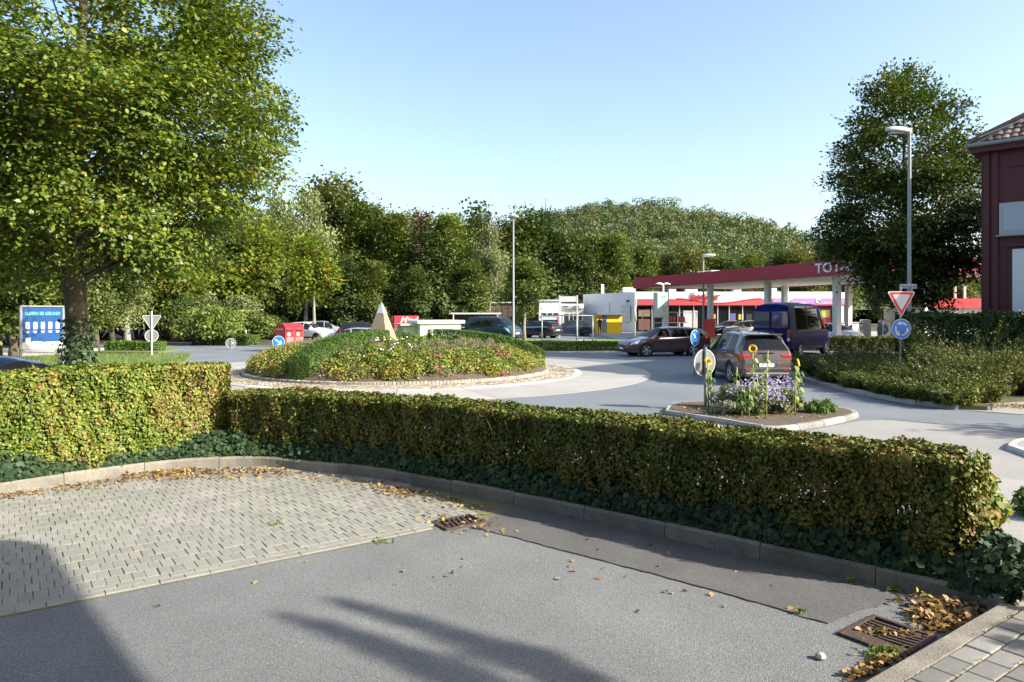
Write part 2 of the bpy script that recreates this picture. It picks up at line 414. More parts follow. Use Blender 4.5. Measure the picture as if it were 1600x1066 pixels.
for n, (dd, q, r_) in enumerate(keep):
    a = base_ang+r_+rp.gauss(0, 0.011); q = q+U*rp.gauss(0, 0.0019); z = 0.001+rp.uniform(-0.0025, 0.0025)
    tx, ty = rp.gauss(0, 0.008), rp.gauss(0, 0.012)
    if n < 300:
        o = link('paver', pme, paving); o.location = (q.x, q.y, z); o.rotation_euler = (tx, ty, a)
    else:
        Mx = Matrix.Translation((q.x, q.y, z)) @ Matrix.Rotation(a, 4, 'Z') @ Matrix.Rotation(tx, 4, 'X') @ Matrix.Rotation(ty, 4, 'Y')
        b = len(rest.v); rest.v += [tuple(Mx @ Vector(p)) for p in pm.v]; rest.f += [tuple(b+i for i in f) for f in pm.f]; rest.mi += pm.mi
o = rest.build('paver_field', M_PAVER, paving, flip=False); o['kind'] = 'stuff'

# --- footway pavers at the lower right, behind the kerb
fw = thing('footway', None, None); tag(fw, kind='structure')
FO = Vector((3.58, 5.3, 0)); fa = -U; fb = Vector((U.y, -U.x, 0))
def fuv(a, b): q = FO+fa*a+fb*b; return q
sheet('footway_bed', [tuple((FO+fb*0.1+fa*6)[:2]), tuple((FO+fb*0.1)[:2]), (3.86, 5.55), (5.0, 6.3), (4.4, 7.4), (6.2, 9.6), (9, 8), (12, 3), (4, -3)], 0.137, M_PATH)
pm2 = paver_mesh('paver', 0.236, 0.148, 0.03, M_PAVER2, 0.007); pme2 = pm2.mesh('paver', M_PAVER2)
for r_ in range(0, 12):
    for k in range(-14, 12):
        a = k*0.245+(0.12 if r_ % 2 else 0); b = 0.236+r_*0.158
        q = fuv(a, b)
        if q.y < 3.6 or q.x < 1.2: continue
        px = 800+FPX*q.x/q.y
        if px > 1680 or (q.y > 5.45 and q.x < 4.15+0.3*(q.y-5.6)): continue
        if q.y > 7.5: continue
        o = link('paver', pme2, fw); o.location = (q.x, q.y, 0.131+rp.uniform(-.002, .003)); o.rotation_euler = (rp.gauss(0, .008), rp.gauss(0, .008), base_ang+rp.gauss(0, .01))

# --- drain gratings
M_RUST = mat('rusty_iron', (0.085, 0.05, 0.038), rough=0.75, metal=0.2, var=0.3, vs=6, var2=0.3, vs2=60, bump=0.4, bs=90, col2=(0.07, 0.048, 0.04))
M_PIT_SHADE = mat('pit_shade_black', (0.006, 0.005, 0.004), rough=1)
def grating(loc, rz, lx, ly, bars, slant, label, side_frame):
    t = thing('drain_grating', label, 'drain', (loc.x, loc.y, -0.002), rz)
    MB().box((0, 0, 0.008), (lx-.01, ly-.01, 0.006)).build('pit_shade', M_PIT_SHADE, t)  # flat black plate: the shade of the depth is put into its colour
    f = MB(); fwid = 0.035
    f.box((0, ly/2-fwid/2, 0.016), (lx, fwid, 0.026)).box((0, -ly/2+fwid/2, 0.016), (lx, fwid, 0.026))
    f.box((lx/2-fwid/2, 0, 0.0155), (fwid, ly-2*fwid, 0.026)).box((-lx/2+side_frame/2, 0, 0.0155), (side_frame, ly-2*fwid, 0.026))
    f.build('frame', M_RUST, t, bevel=0.004)
    x0 = -lx/2+side_frame; x1 = lx/2-fwid; st = (x1-x0)/bars
    for i in range(bars-1):
        x = x0+st*(i+1); mb = MB(); hy = ly/2-fwid; rows = []
        for k in range(7):
            y = -hy+2*hy*k/6; z = 0.026-0.006*(1-(2*k/6-1)**2)*1.0; xs = x+slant*(k/6-.5)
            rows.append([(xs-st*0.24, y, 0.004), (xs-st*0.24, y, z), (xs+st*0.24, y, z), (xs+st*0.24, y, 0.004)])
        mb.grid(rows); mb.build('bar', M_RUST, t)
    return t
grating(at(716, 818), base_ang, 0.52, 0.36, 7, 0.07, 'rusty drain grating at the edge of the block paving', 0.05)
grating(at(1386, 996), base_ang+0.02, 0.52, 0.46, 7, -0.03, 'brown drain grating beside the kerb corner among fallen leaves', 0.14)

# --- roundabout: concrete ring, pale flush stones, cobbled apron, inner kerb, mound
ringroot = thing('roundabout_ring', None, None); tag(ringroot, kind='structure')
NS = 22
for i in range(NS):
    a0, a1 = 360*i/NS+0.05, 360*(i+1)/NS-0.05; mb = MB(); rows = []
    for k in range(7):
        a = a0+(a1-a0)*k/6; rows.append([ring_pt(7.13, a, 0.001), ring_pt(7.13, a, 0.012), ring_pt(9.7, a, 0.010), ring_pt(9.7, a, 0.001)])
    mb.grid(rows).build('concrete_slab', M_CONC, ringroot)
apron = thing('apron', None, None); tag(apron, kind='structure')
for i in range(44):
    a0, a1 = 360*i/44+0.1, 360*(i+1)/44-0.1; mb = MB(); rows = []
    for k in range(4):
        a = a0+(a1-a0)*k/3; rows.append([ring_pt(7.12, a, 0.001), ring_pt(7.1, a, 0.03), ring_pt(7.0, a, 0.045), ring_pt(6.84, a, 0.045), ring_pt(6.84, a, 0.001)])
    mb.grid(rows); mb.poly(rows[0]); mb.poly(rows[-1]); mb.build('edge_stone', M_KERB_W, apron)
cb = MB(); ik = MB(); rc = random.Random(3)
for j in range(9):
    r0 = 5.90+j*0.104; n = int(2*math.pi*r0/0.19)
    for i in range(n):
        a = 360*(i+0.5*(j % 2))/n; p = ring_pt(r0+0.05, a, 0); z = 0.05+0.018*(1-j/9)+rc.uniform(-.004, .004)
        cb.prism([(p.x+x*math.cos(R(a))-y*math.sin(R(a)), p.y+x*math.sin(R(a))+y*math.cos(R(a))) for x, y in ((-.047, -.089), (.047, -.089), (.047, .089), (-.047, .089))], 0.004, z, inset=0.012)
n = 300
for i in range(n):
    a = 360*i/n; p = ring_pt(5.79, a); z = 0.15+rc.uniform(-.008, .008)
    ik.prism([(p.x+x*math.cos(R(a))-y*math.sin(R(a)), p.y+x*math.sin(R(a))+y*math.cos(R(a))) for x, y in ((-.075, -.057), (.075, -.057), (.075, .057), (-.075, .057))], 0.0, z, inset=0.012)
o = cb.build('cobbles', M_COB, apron, flip=False); o['kind'] = 'stuff'
o = ik.build('inner_kerb', mat('inner_kerb_stone', (0.36, 0.32, 0.26), rough=0.85, isl=0.3, var=0.15), apron, flip=False); o['kind'] = 'stuff'
mb = MB(); rows = []
for i in range(49): rows.append([ring_pt(5.82*k/20, 7.5*i, 0.03) for k in range(21)])
mb.grid(rows)
MB().grid([[ring_pt(6.9, 7.5*i, 0.012), ring_pt(5.7, 7.5*i, 0.014)] for i in range(49)]).build('apron_bed', M_JOINT, apron)
def mound_z(r): return 0.13+0.86*max(0.0, 1-(r/5.75)**3.6)
mb = MB(); mb.grid([[ring_pt(5.75*k/16, 7.5*i, mound_z(5.75*k/16)) for k in range(17)] for i in range(49)])
tag(mb.build('mound', M_SOIL, smooth=True), kind='structure')

# --- splitter island with the sunflowers
SPL = [at(1036, 648), at(1118, 661), at(1222, 674), at(1340, 653), at(1300, 640), at(1210, 632), at(1105, 632), at(1050, 636)]
spf = resample([(p.x, p.y) for p in SPL]+[(SPL[0].x, SPL[0].y)], 0.06)
kerb_line('island_kerb', spf, 0.13, 0.10, 0.9, mat('dull_kerb', (0.27, 0.26, 0.235), rough=.85, var=.25, vs=2, var2=.2, vs2=25, isl=.3), chamfer=0.05, rnd=5)
tag(MB().prism([(p.x, p.y) for p in offset_path(spf, 0.12)[:-1]], 0.0, 0.1).build('island_soil', M_SOIL), kind='structure')
# --- verge on the right with kerb, and footpath
VK = [(10.6, 17.0), (10.15, 17.9), (9.95, 18.9), (9.8, 20.5), (9.75, 22.0), (9.85, 24.0), (10.4, 27.0), (12.0, 30.5), (14.5, 33.0), (19, 35.5), (26, 38)]
vf = resample(VK, 0.1)
kerb_line('verge_kerb', vf, 0.15, 0.12, 1.0, mat('grey_kerb', (0.36, 0.34, 0.3), rough=0.85, var=0.2, vs=2, isl=0.2), side=-1, rnd=6)
vo = offset_path(vf, -0.14)
tag(MB().prism([(p.x, p.y) for p in reversed(vo)]+[(11.3, 16.9), (12.1, 18.1), (13.6, 18.7), (40, 18.7), (40, 38)], 0.0, 0.1).build('verge', mat('verge_soil', (0.07, 0.075, 0.03), rough=0.95, var=0.3, vs=2, bump=0.8, bs=30)), kind='structure')
sheet('footpath', [(10.7, 16.9), (11.6, 16.2), (14, 15.7), (40, 13), (40, 18.6), (13.65, 18.6), (12.15, 18.0), (11.35, 16.8)], 0.012, M_PATH)
# asphalt of another age on the exit lane, with a tar joint
sheet('road_patch', [tuple(at(*p)[:2]) for p in ((1130, 676), (1222, 682), (1342, 658), (1395, 656), (1600, 677), (1760, 690), (1900, 720), (1440, 790))], 0.005, mat('worn_road_asphalt', (0.265, 0.255, 0.235), rough=0.85, var=0.1, vs=0.5, var2=0.2, vs2=60, bump=0.3, bs=120))
sj = MB(); a, b = at(1380, 655), at(1800, 696); nn = Vector((-(b-a).y, (b-a).x, 0)).normalized()*0.02
sj.poly([a+nn+Vector((0, 0, .009)), a-nn+Vector((0, 0, .009)), b-nn+Vector((0, 0, .009)), b+nn+Vector((0, 0, .009))]).build('road_joint', MATS['tar'], flip=False)['kind'] = 'structure'
ri = [at(1570, 703), at(1680, 735), at(1720, 700), at(1640, 688), at(1585, 693)]
rif = resample([(p.x, p.y) for p in ri]+[(ri[0].x, ri[0].y)], 0.06)
kerb_line('traffic_island_kerb', rif, 0.16, 0.09, 0.8, M_KERB_W, chamfer=0.04, rnd=8)
tag(MB().prism([(p.x, p.y) for p in offset_path(rif, 0.15)[:-1]], 0.0, 0.085).build('traffic_island', M_PATH), kind='structure')
# --- lawn behind the roundabout
LE = [tuple(ring_pt(13.3, d)[:2]) for d in (128, 115, 100, 86, 74)]+[(2.6, 40.2), (6.2, 40.5), (10.6, 41.3), (13.6, 44.0), (15.2, 50.0), (15.6, 55.5)]
lf = resample(LE, 0.25)
kerb_line('lawn_kerb', lf, 0.15, 0.11, 1.0, MATS['pale_kerb'], rnd=9)
tag(MB().prism([(p.x, p.y) for p in offset_path(lf, 0.14)]+[(15.0, 57.2), (-13, 57.2)], 0.0, 0.1).build('lawn', M_LAWN), kind='structure')
# --- left side: verge beyond the hedge, pale footpath, woodland floor
tag(MB().prism([(-27, 24), (-9.5, 19.5), (-13.0, 27.5), (-17.2, 38.2), (-22.5, 38.6), (-27, 33)], 0.0, 0.09).build('left_verge', M_GRASS), kind='structure')
sheet('left_footpath', [(-32, 34), (-27.5, 33.5), (-23.9, 39.0), (-24.2, 45.5), (-40, 47)], 0.012, mat('pale_paving', (0.46, 0.42, 0.36), rough=0.85, var=0.08, vs=0.7, var2=0.1, vs2=8))
tag(MB().prism([(-23.7, 40.2), (-19.6, 39.4), (-20.2, 43.0), (-23.8, 43.2)], 0.0, 0.1).build('small_verge', M_GRASS), kind='structure')
sheet('woodland_floor', [(-110, 51), (-24, 51.5), (-15.5, 47.5), (-14.5, 52), (-18, 63), (-18, 71), (-6, 74), (0, 84), (9, 90), (9, 200), (-110, 200)], 0.02, M_FLOOR)
sheet('woodland_floor_east', [(9, 90), (80, 90), (80, 200), (9, 200)], 0.02, M_FLOOR)
sheet('far_kerb_strip', [(-44, 50.9), (-24, 51.3), (-15.6, 47.2), (-15.3, 47.5), (-24, 51.7), (-44, 51.3)], 0.03, M_KERB_W)
# ------------------------------------------------------------------ plants: materials and builders
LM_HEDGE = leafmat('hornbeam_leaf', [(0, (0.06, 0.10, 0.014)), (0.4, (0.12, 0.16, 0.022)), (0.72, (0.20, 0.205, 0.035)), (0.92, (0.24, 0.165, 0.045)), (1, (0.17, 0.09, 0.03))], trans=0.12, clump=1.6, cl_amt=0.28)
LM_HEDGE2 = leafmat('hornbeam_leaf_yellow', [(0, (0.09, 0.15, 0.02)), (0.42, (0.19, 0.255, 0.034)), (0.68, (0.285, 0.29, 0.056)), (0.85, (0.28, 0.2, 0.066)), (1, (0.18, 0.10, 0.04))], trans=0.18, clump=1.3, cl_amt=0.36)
LM_IVY = leafmat('ivy_leaf', [(0, (0.018, 0.038, 0.018)), (0.6, (0.034, 0.068, 0.028)), (1, (0.075, 0.115, 0.04))], trans=0.1, rough=0.6, clump=2, cl_amt=0.15, spec=0.22)
LM_LINDEN = leafmat('linden_leaf', [(0, (0.05, 0.092, 0.013)), (0.5, (0.105, 0.16, 0.018)), (0.92, (0.20, 0.235, 0.026)), (0.985, (0.30, 0.27, 0.034)), (1, (0.33, 0.2, 0.03))], trans=0.3, rough=0.45, clump=0.5, cl_amt=0.10, spec=0.35)
LM_RIGHT = leafmat('right_tree_leaf', [(0, (0.04, 0.075, 0.012)), (0.6, (0.075, 0.125, 0.016)), (0.92, (0.155, 0.185, 0.022)), (0.99, (0.22, 0.19, 0.02)), (1, (0.25, 0.14, 0.02))], trans=0.34, rough=0.45, clump=0.35, cl_amt=0.12, spec=0.4)
LM_MAPLE = leafmat('maple_leaf', [(0, (0.11, 0.18, 0.02)), (0.6, (0.19, 0.25, 0.026)), (0.96, (0.27, 0.28, 0.03)), (1, (0.36, 0.17, 0.03))], trans=0.4, clump=0.5, cl_amt=0.12)
LM_MID = leafmat('green_leaf', [(0, (0.07, 0.105, 0.022)), (0.6, (0.115, 0.155, 0.03)), (1, (0.18, 0.215, 0.042))], trans=0.28, clump=0.35, cl_amt=0.25)
LM_DARK = leafmat('dark_leaf', [(0, (0.045, 0.075, 0.02)), (0.6, (0.075, 0.115, 0.026)), (1, (0.115, 0.155, 0.036))], trans=0.25, clump=0.35, cl_amt=0.25)
LM_OLIVE = leafmat('olive_leaf', [(0, (0.085, 0.11, 0.026)), (0.6, (0.13, 0.155, 0.034)), (0.92, (0.19, 0.175, 0.045)), (1, (0.2, 0.12, 0.045))], trans=0.25, clump=0.35, cl_amt=0.25)
LM_BIRCH = leafmat('birch_leaf', [(0, (0.11, 0.145, 0.05)), (0.6, (0.19, 0.22, 0.085)), (1, (0.27, 0.28, 0.12))], trans=0.3, clump=0.5, cl_amt=0.2)
LM_COPPER = leafmat('copper_leaf', [(0, (0.09, 0.05, 0.025)), (0.5, (0.15, 0.085, 0.04)), (1, (0.14, 0.15, 0.04))], trans=0.2, clump=0.6, cl_amt=0.3)
LM_SPRUCE = leafmat('spruce_needle', [(0, (0.025, 0.05, 0.02)), (1, (0.06, 0.10, 0.035))], trans=0.1)
LM_BOX = leafmat('box_leaf', [(0, (0.045, 0.10, 0.018)), (0.6, (0.08, 0.155, 0.022)), (1, (0.15, 0.22, 0.03))], trans=0.2, clump=2, cl_amt=0.15)
LM_YEW = leafmat('yew_leaf', [(0, (0.03, 0.06, 0.014)), (0.7, (0.06, 0.105, 0.02)), (1, (0.11, 0.16, 0.03))], trans=0.15, clump=1.2, cl_amt=0.2)
LM_ROSE = leafmat('rose_leaf', [(0, (0.13, 0.20, 0.035)), (0.5, (0.25, 0.32, 0.06)), (0.85, (0.38, 0.36, 0.09)), (1, (0.40, 0.20, 0.08))], trans=0.3, clump=0.9, cl_amt=0.3)
LM_SHRUB = leafmat('shrub_leaf', [(0, (0.08, 0.14, 0.025)), (0.6, (0.17, 0.24, 0.04)), (1, (0.30, 0.32, 0.07))], trans=0.3, clump=0.8, cl_amt=0.25)
LM_GREY = leafmat('grey_herb_leaf', [(0, (0.17, 0.18, 0.09)), (0.6, (0.25, 0.22, 0.14)), (1, (0.24, 0.18, 0.17))], trans=0.25, clump=0.8, cl_amt=0.3)
LM_JUN = leafmat('cotoneaster_leaf', [(0, (0.055, 0.085, 0.018)), (0.55, (0.10, 0.13, 0.026)), (0.9, (0.20, 0.21, 0.045)), (1, (0.33, 0.28, 0.05))], trans=0.2, clump=0.9, cl_amt=0.2)
LM_FALLEN = leafmat('fallen_leaf', [(0, (0.16, 0.085, 0.04)), (0.4, (0.32, 0.19, 0.085)), (0.75, (0.42, 0.30, 0.16)), (0.94, (0.45, 0.30, 0.06)), (1, (0.3, 0.3, 0.06))], trans=0.2, clump=3, cl_amt=0.1)
M_TWIG = mat('twig', (0.09, 0.065, 0.045), rough=0.9, var=0.2, vs=4)
M_BARK = mat('bark', (0.115, 0.09, 0.06), rough=0.95, var=0.3, vs=3, var2=0.25, vs2=22, bump=1.0, bs=16, col2=(0.09, 0.085, 0.045))
M_BARKG = mat('pale_bark', (0.27, 0.235, 0.18), rough=0.9, var=0.25, vs=2, bump=0.6, bs=14)
M_BIRCH = mat('birch_bark', (0.55, 0.53, 0.49), rough=0.8, var=0.1, vs=1, col2=(0.12, 0.10, 0.09), bump=0.3, bs=12)

def hedge(name, label, path, width, h, size, dens, m, seed, shape=RHOMB, depth=0.07, wob=0.05, z0=0.12, group=None, twigs=90, cat='hedge', hfun=None, ends=True, lean=0.0, gap=0.0):
    """A clipped hedge: leaves in a shell over a swept box, twigs inside."""
    rng = np.random.default_rng(seed); P = resample(path, 0.1); A = np.array([[p.x, p.y] for p in P])
    seg = np.linalg.norm(np.diff(A, axis=0), axis=1); cum = np.concatenate([[0], np.cumsum(seg)]); Lg = cum[-1]
    T = np.gradient(A, axis=0); T /= np.linalg.norm(T, axis=1, keepdims=True)
    ctr = A.mean(axis=0)
    def place(s, o):                                       # s along, o across
        x = np.interp(s, cum, A[:, 0]); y = np.interp(s, cum, A[:, 1]); tx = np.interp(s, cum, T[:, 0]); ty = np.interp(s, cum, T[:, 1])
        return x-ty*o, y+tx*o, tx, ty
    per = 2*h+width; n = int(dens*per*Lg); s = rng.uniform(0, Lg, n); c = rng.uniform(0, per, n)
    hh = np.full(n, h) if hfun is None else hfun(s/Lg)*h
    ph = rng.uniform(0, 6, 6)
    wv = lambda a, b: (np.sin(a*5.1+b*3+ph[0])+np.sin(a*11.7-b*5+ph[1])+np.sin(a*2.3+ph[2])+np.sin(a*23+b*9+ph[3])*0.7)*wob*0.45
    dep = rng.exponential(depth, n); o = np.zeros(n); z = np.zeros(n); N = np.zeros((n, 3))
    a = c < h; b_ = c > h+width; t = ~(a | b_)
    o[a] = -(width/2-dep[a]); z[a] = c[a]/h*hh[a]; o[b_] = width/2-dep[b_]; z[b_] = (c[b_]-h-width)/h*hh[b_]
    o[t] = c[t]-h-width/2; z[t] = hh[t]-dep[t]
    x0, y0, tx, ty = place(s, o*0)
    wob_ = wv(s, z); o = np.where(t, o, o+np.sign(o)*wob_); z = np.where(t, z+wv(s, o*3), z)
    if gap:                                                # thin spots low in the hedge
        k = rng.uniform(size=n) > gap*np.clip(1.2-np.abs(z/h-0.42)*2.6, 0, 1)*(0.5+0.5*np.sin(s*7+np.sin(z*9)*2)); 
    else: k = np.ones(n, bool)
    # round the shoulders
    edge = np.abs(o)/(width/2); z = z-np.where(t, np.clip(edge-0.75, 0, 1)*0.25*min(h, 0.5), 0)
    x, y, tx, ty = place(s, o)
    if ends:
        ne = int(dens*h*width); 
        for s_, sg in ((0.0, -1), (Lg, 1)):
            oo = rng.uniform(-width/2, width/2, ne); zz = rng.uniform(0, h, ne)*(1 if hfun is None else hfun(np.array(s_/Lg))); dd = rng.exponential(depth, ne)
            xe, ye, txe, tye = place(np.full(ne, s_), oo); bul = np.sqrt(np.clip(1-(oo/(width/2))**2, 0, 1))*width*0.28
            xe = xe+txe*sg*(bul-dd); ye = ye+tye*sg*(bul-dd)
            x = np.concatenate([x, xe]); y = np.concatenate([y, ye]); z = np.concatenate([z, zz]); tx = np.concatenate([tx, txe]); ty = np.concatenate([ty, tye])
            Ne = np.stack([txe*sg, tye*sg, np.full(ne, 0.2)], 1); N = np.concatenate([N, Ne]); k = np.concatenate([k, np.ones(ne, bool)])
    sg = np.sign(o); N[:n, 0] = np.where(t, 0, -ty[:n]*sg); N[:n, 1] = np.where(t, 0, tx[:n]*sg); N[:n, 2] = np.where(t, 1, 0.35)
    N = N+rng.normal(size=N.shape)*0.55
    Pt = np.stack([x, y, z+z0], 1)[k]; N = N[k]
    ax = np.zeros_like(N); ax[:, 2] = -0.3
    ax += rng.normal(size=N.shape)
    base = np.array([ctr[0], ctr[1], 0.0]); V, F = leaves(Pt-base, N, size, rng, shape, axis=ax)
    root = thing(name, label, cat, tuple(base), 0, group)
    link('foliage', npmesh('foliage', V, F, m), root)
    if twigs:
        tw = MB(); rr = random.Random(seed)
        for i in range(int(twigs*Lg/3)):
            s0 = rr.uniform(0, Lg); o0 = rr.uniform(-width*.35, width*.35); X, Y, tx_, ty_ = place(np.array([s0]), np.array([o0]))
            p = Vector((float(X[0])-base[0], float(Y[0])-base[1], z0-0.02)); hN = h*(1 if hfun is None else float(hfun(np.array([s0/Lg]))[0]))
            q = p+Vector((rr.gauss(0, .06), rr.gauss(0, .06), hN*.5)); r_ = q+Vector((rr.gauss(0, .1), rr.gauss(0, .1), hN*.42))
            tw.tube([p, q, r_], [0.011, 0.008, 0.003], 4, cap=False)
        tw.build('branches', M_TWIG, root, flip=False)['kind'] = 'stuff'
    return root

def lobes_in(rng, n, cx, cz, rx, rz, lr, shape='round'):
    """Foliage lobes spread through a crown envelope."""
    out = []
    for i in range(n):
        for _ in range(30):
            d = rng.normal(size=3); d /= np.linalg.norm(d); r = rng.uniform(0.25, 1.0)**0.45
            p = d*r
            f = 1.0
            if shape == 'cone': f = np.clip(0.62-0.5*p[2], 0.12, 1.1)
            elif shape == 'column': f = 1.0 if p[2] < 0.3 else 1.1-(p[2]-0.3)*0.9
            elif shape == 'egg': f = np.clip(0.95-0.35*p[2], 0.35, 1.1)
            x, y, z = p[0]*rx*f, p[1]*rx*f, cz+p[2]*rz
            break
        out.append((x+cx[0], y+cx[1], z, lr*rng.uniform(0.45, 1.3)))
    return out
def crown_points(rng, lobes, n, flat=0.8, shell=0.5):
    L = np.array(lobes); pr = L[:, 3]**2; idx = rng.choice(len(L), n, p=pr/pr.sum())
    d = rdir(rng, n); r = L[idx, 3]*(shell+(1-shell)*rng.uniform(size=n)**0.6)
    P = L[idx, :3]+d*r[:, None]*np.array([1, 1, flat])
    N = d*0.9+np.array([0, 0, 0.4])+rng.normal(size=(n, 3))*0.45
    return P, N
def crown_sprays(rng, lobes, n, per=12, spread=.22, flat=0.8, shell=0.45, thick=.3):
    """Leaves in flat sprays: twig ends over the lobes, each carrying a fan of leaves that hangs outward."""
    m = max(1, n//per); C, D = crown_points(rng, lobes, m, flat, shell); L = np.array(lobes); ctr = L[:, :3].mean(axis=0)
    out_ = unit((C-ctr)*np.array([1, 1, .35])+rng.normal(size=(m, 3))*.35); side = unit(np.cross(out_, np.array([0, 0, 1.]))); up = np.cross(side, out_)
    tilt = unit(up+out_*rng.uniform(-.1, .7, (m, 1))+rng.normal(size=(m, 3))*.25)
    i = np.repeat(np.arange(m), per); k = len(i); sz = spread*rng.uniform(.6, 1.35, m)[i][:, None]
    a = rng.normal(size=(k, 1)); b = rng.normal(size=(k, 1)); c = rng.normal(size=(k, 1)); a, b, c = (np.clip(q, -1.8, 1.8) for q in (a, b, c))
    P = C[i]+out_[i]*a*sz+side[i]*b*sz*.8+tilt[i]*c*sz*thick-np.array([0, 0, 1.])*(np.abs(a)*sz*.35)
    return P, tilt[i]+rng.normal(size=(k, 3))*.38
def tree_meshes(key, seed, h, tr, base, rx, n_l, lr, n, size, m, bark, shape='round', leaf=RHOMB, limbs=14, trunk_top=0.8, droop=0.0, lean=0.0, flat=0.8):
    """Trunk and crown meshes of one kind of tree; base = height where the crown starts."""
    rng = np.random.default_rng(seed); rr = random.Random(seed); cz = (h+base)/2; rz = (h-base)/2
    lob = lobes_in(rng, n_l, (lean*h*0.5, 0), cz, max(rx-lr*0.8, 0.2), max(rz-lr*0.7, 0.2), lr, shape)
    mb = MB(); k = 7; pts = []; rad = []
    for i in range(k):
        t = i/(k-1); pts.append(Vector((lean*h*0.5*t+rr.gauss(0, tr*0.35)*(i > 0), rr.gauss(0, tr*0.35)*(i > 0), h*trunk_top*t-0.05*(i == 0)))); rad.append(tr*(1.35 if i == 0 else 1.0)*(1-0.85*t)+0.01)
    mb.tube(pts, rad, 9)
    for l_ in sorted(lob, key=lambda a: -a[3])[:limbs]:
        e = Vector(l_[:3]); zt = max(base*0.85, min(e.z-0.25*math.hypot(e.x, e.y)-0.3, h*trunk_top*0.95)); t = zt/(h*trunk_top)
        i = min(int(t*(k-1)), k-2); s = pts[i].lerp(pts[i+1], t*(k-1)-i); r0 = max(tr*(1-0.85*t)*0.55, 0.012)
        mid = s.lerp(e, 0.5)+Vector((rr.gauss(0, .1), rr.gauss(0, .1), rr.gauss(0, .1)))*lr
        mb.tube([s, mid, e], [r0, r0*0.6, r0*0.2], 5, cap=False)
    tm = mb.mesh('trunk', bark); tm.polygons.foreach_set('use_smooth', [True]*len(tm.polygons))
    P, N = crown_sprays(rng, lob, n, 9, size*1.9, flat, 0.4, .45); n = len(P); ax = None
    if droop:
        P[:, 2] -= rng.uniform(0, droop, n)**1.0; ax = np.tile(np.array([[0, 0, -1.0]]), (n, 1)); N[:, 2] *= 0.2
    P[:, 2] = np.maximum(P[:, 2], base*0.55)
    V, F = leaves(P, N, size, rng, leaf, axis=ax)
    return tm, npmesh('crown', V, F, m)
def plant_tree(name, label, meshes, loc, rz=0.0, s=1.0, sz=None, group=None, cat='tree'):
    t = thing(name, label, cat, loc, rz, group); t.scale = (s, s, sz or s)
    link('trunk', meshes[0], t); link('crown', meshes[1], t); return t
def bush(name, label, loc, rx, ry, h, m, n, size, seed, shape=RHOMB, lob=14, cat='shrub', group=None, rz=0.0, stems=True, axis_up=False, flat=1.0, spread=None, asp=1.0):
    """A shrub: leaves over lobes on short stems."""
    rng = np.random.default_rng(seed); rr = random.Random(seed); L = []
    for i in range(lob):
        a = rng.uniform(0, 6.283); r = rng.uniform(0, 1)**0.5; lr = min(rx, ry, h)*rng.uniform(0.28, 0.46)
        x, y = math.cos(a)*r*max(rx-lr*.6, .05), math.sin(a)*r*max(ry-lr*.6, .05); z = max(lr*0.6, (h-lr)*(1-0.45*r*r)*rng.uniform(0.55, 1.0))
        L.append((x, y, z, lr))
    P, N = crown_points(rng, L, n, flat, 0.35); P[:, 2] = np.maximum(P[:, 2], 0.01+rng.uniform(0, .05, n))
    ax = None
    if axis_up: ax = np.stack([P[:, 0]/rx*0.5, P[:, 1]/ry*0.5, np.full(n, 1.0)], 1); N = N*np.array([1, 1, 0.3])
    V, F = leaves(P, N, size, rng, shape, axis=ax, asp=asp)
    t = thing(name, label, cat, loc, rz, group); link('foliage', npmesh('foliage', V, F, m), t)
    if stems:
        mb = MB()
        for x, y, z, lr in L: mb.tube([(x*.25, y*.25, -.03), (x*.7, y*.7, z*.5), (x, y, z)], [0.02*max(h, .3), 0.014*max(h, .3), 0.006*max(h, .3)], 4, cap=False)
        mb.build('stems', M_TWIG, t, flip=False)['kind'] = 'stuff'
    return t
# ------------------------------------------------------------------ plants: the near hedges and ivy
low_path = [(-4.25, 11.35)]+[(p.x, p.y) for p in offset_path(KF, 0.56)[::10] if p.x > -3.7 and p.y > 6.0 and p.x < 4.02]
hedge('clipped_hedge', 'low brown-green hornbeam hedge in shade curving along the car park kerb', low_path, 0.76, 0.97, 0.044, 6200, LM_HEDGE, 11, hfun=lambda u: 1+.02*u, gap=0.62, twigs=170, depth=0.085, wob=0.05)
tall_path = [(-10.2, 6.3), (-8.5, 8.05), (-6.95, 9.55), (-5.95, 10.4), (-5.2, 11.05), (-4.85, 11.45)]
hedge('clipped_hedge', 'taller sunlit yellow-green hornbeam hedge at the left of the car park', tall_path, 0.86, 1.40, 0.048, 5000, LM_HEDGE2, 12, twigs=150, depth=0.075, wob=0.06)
# ivy under the hedges
rng = np.random.default_rng(21)
iv = [p for p in KF if p.x > -9.5 and not (p.x < 3.65 and p.y < 5.4)]
ivp = np.array([[p.x, p.y] for p in iv]); ivt = np.gradient(ivp, axis=0); ivt /= np.linalg.norm(ivt, axis=1, keepdims=True)
n = 26000; i = rng.integers(0, len(iv), n); off = 0.05+rng.uniform(0, 1, n)**1.3*0.45; zz = 0.15+np.clip((off-0.04)*1.3, 0, 0.27)*rng.uniform(0.25, 1.1, n)
zz += rng.exponential(0.025, n)
P = np.stack([ivp[i, 0]-ivt[i, 1]*off, ivp[i, 1]+ivt[i, 0]*off, zz], 1)
N = np.stack([ivt[i, 1]*0.8, -ivt[i, 0]*0.8, np.full(n, 0.75)], 1)+rng.normal(size=(n, 3))*0.4
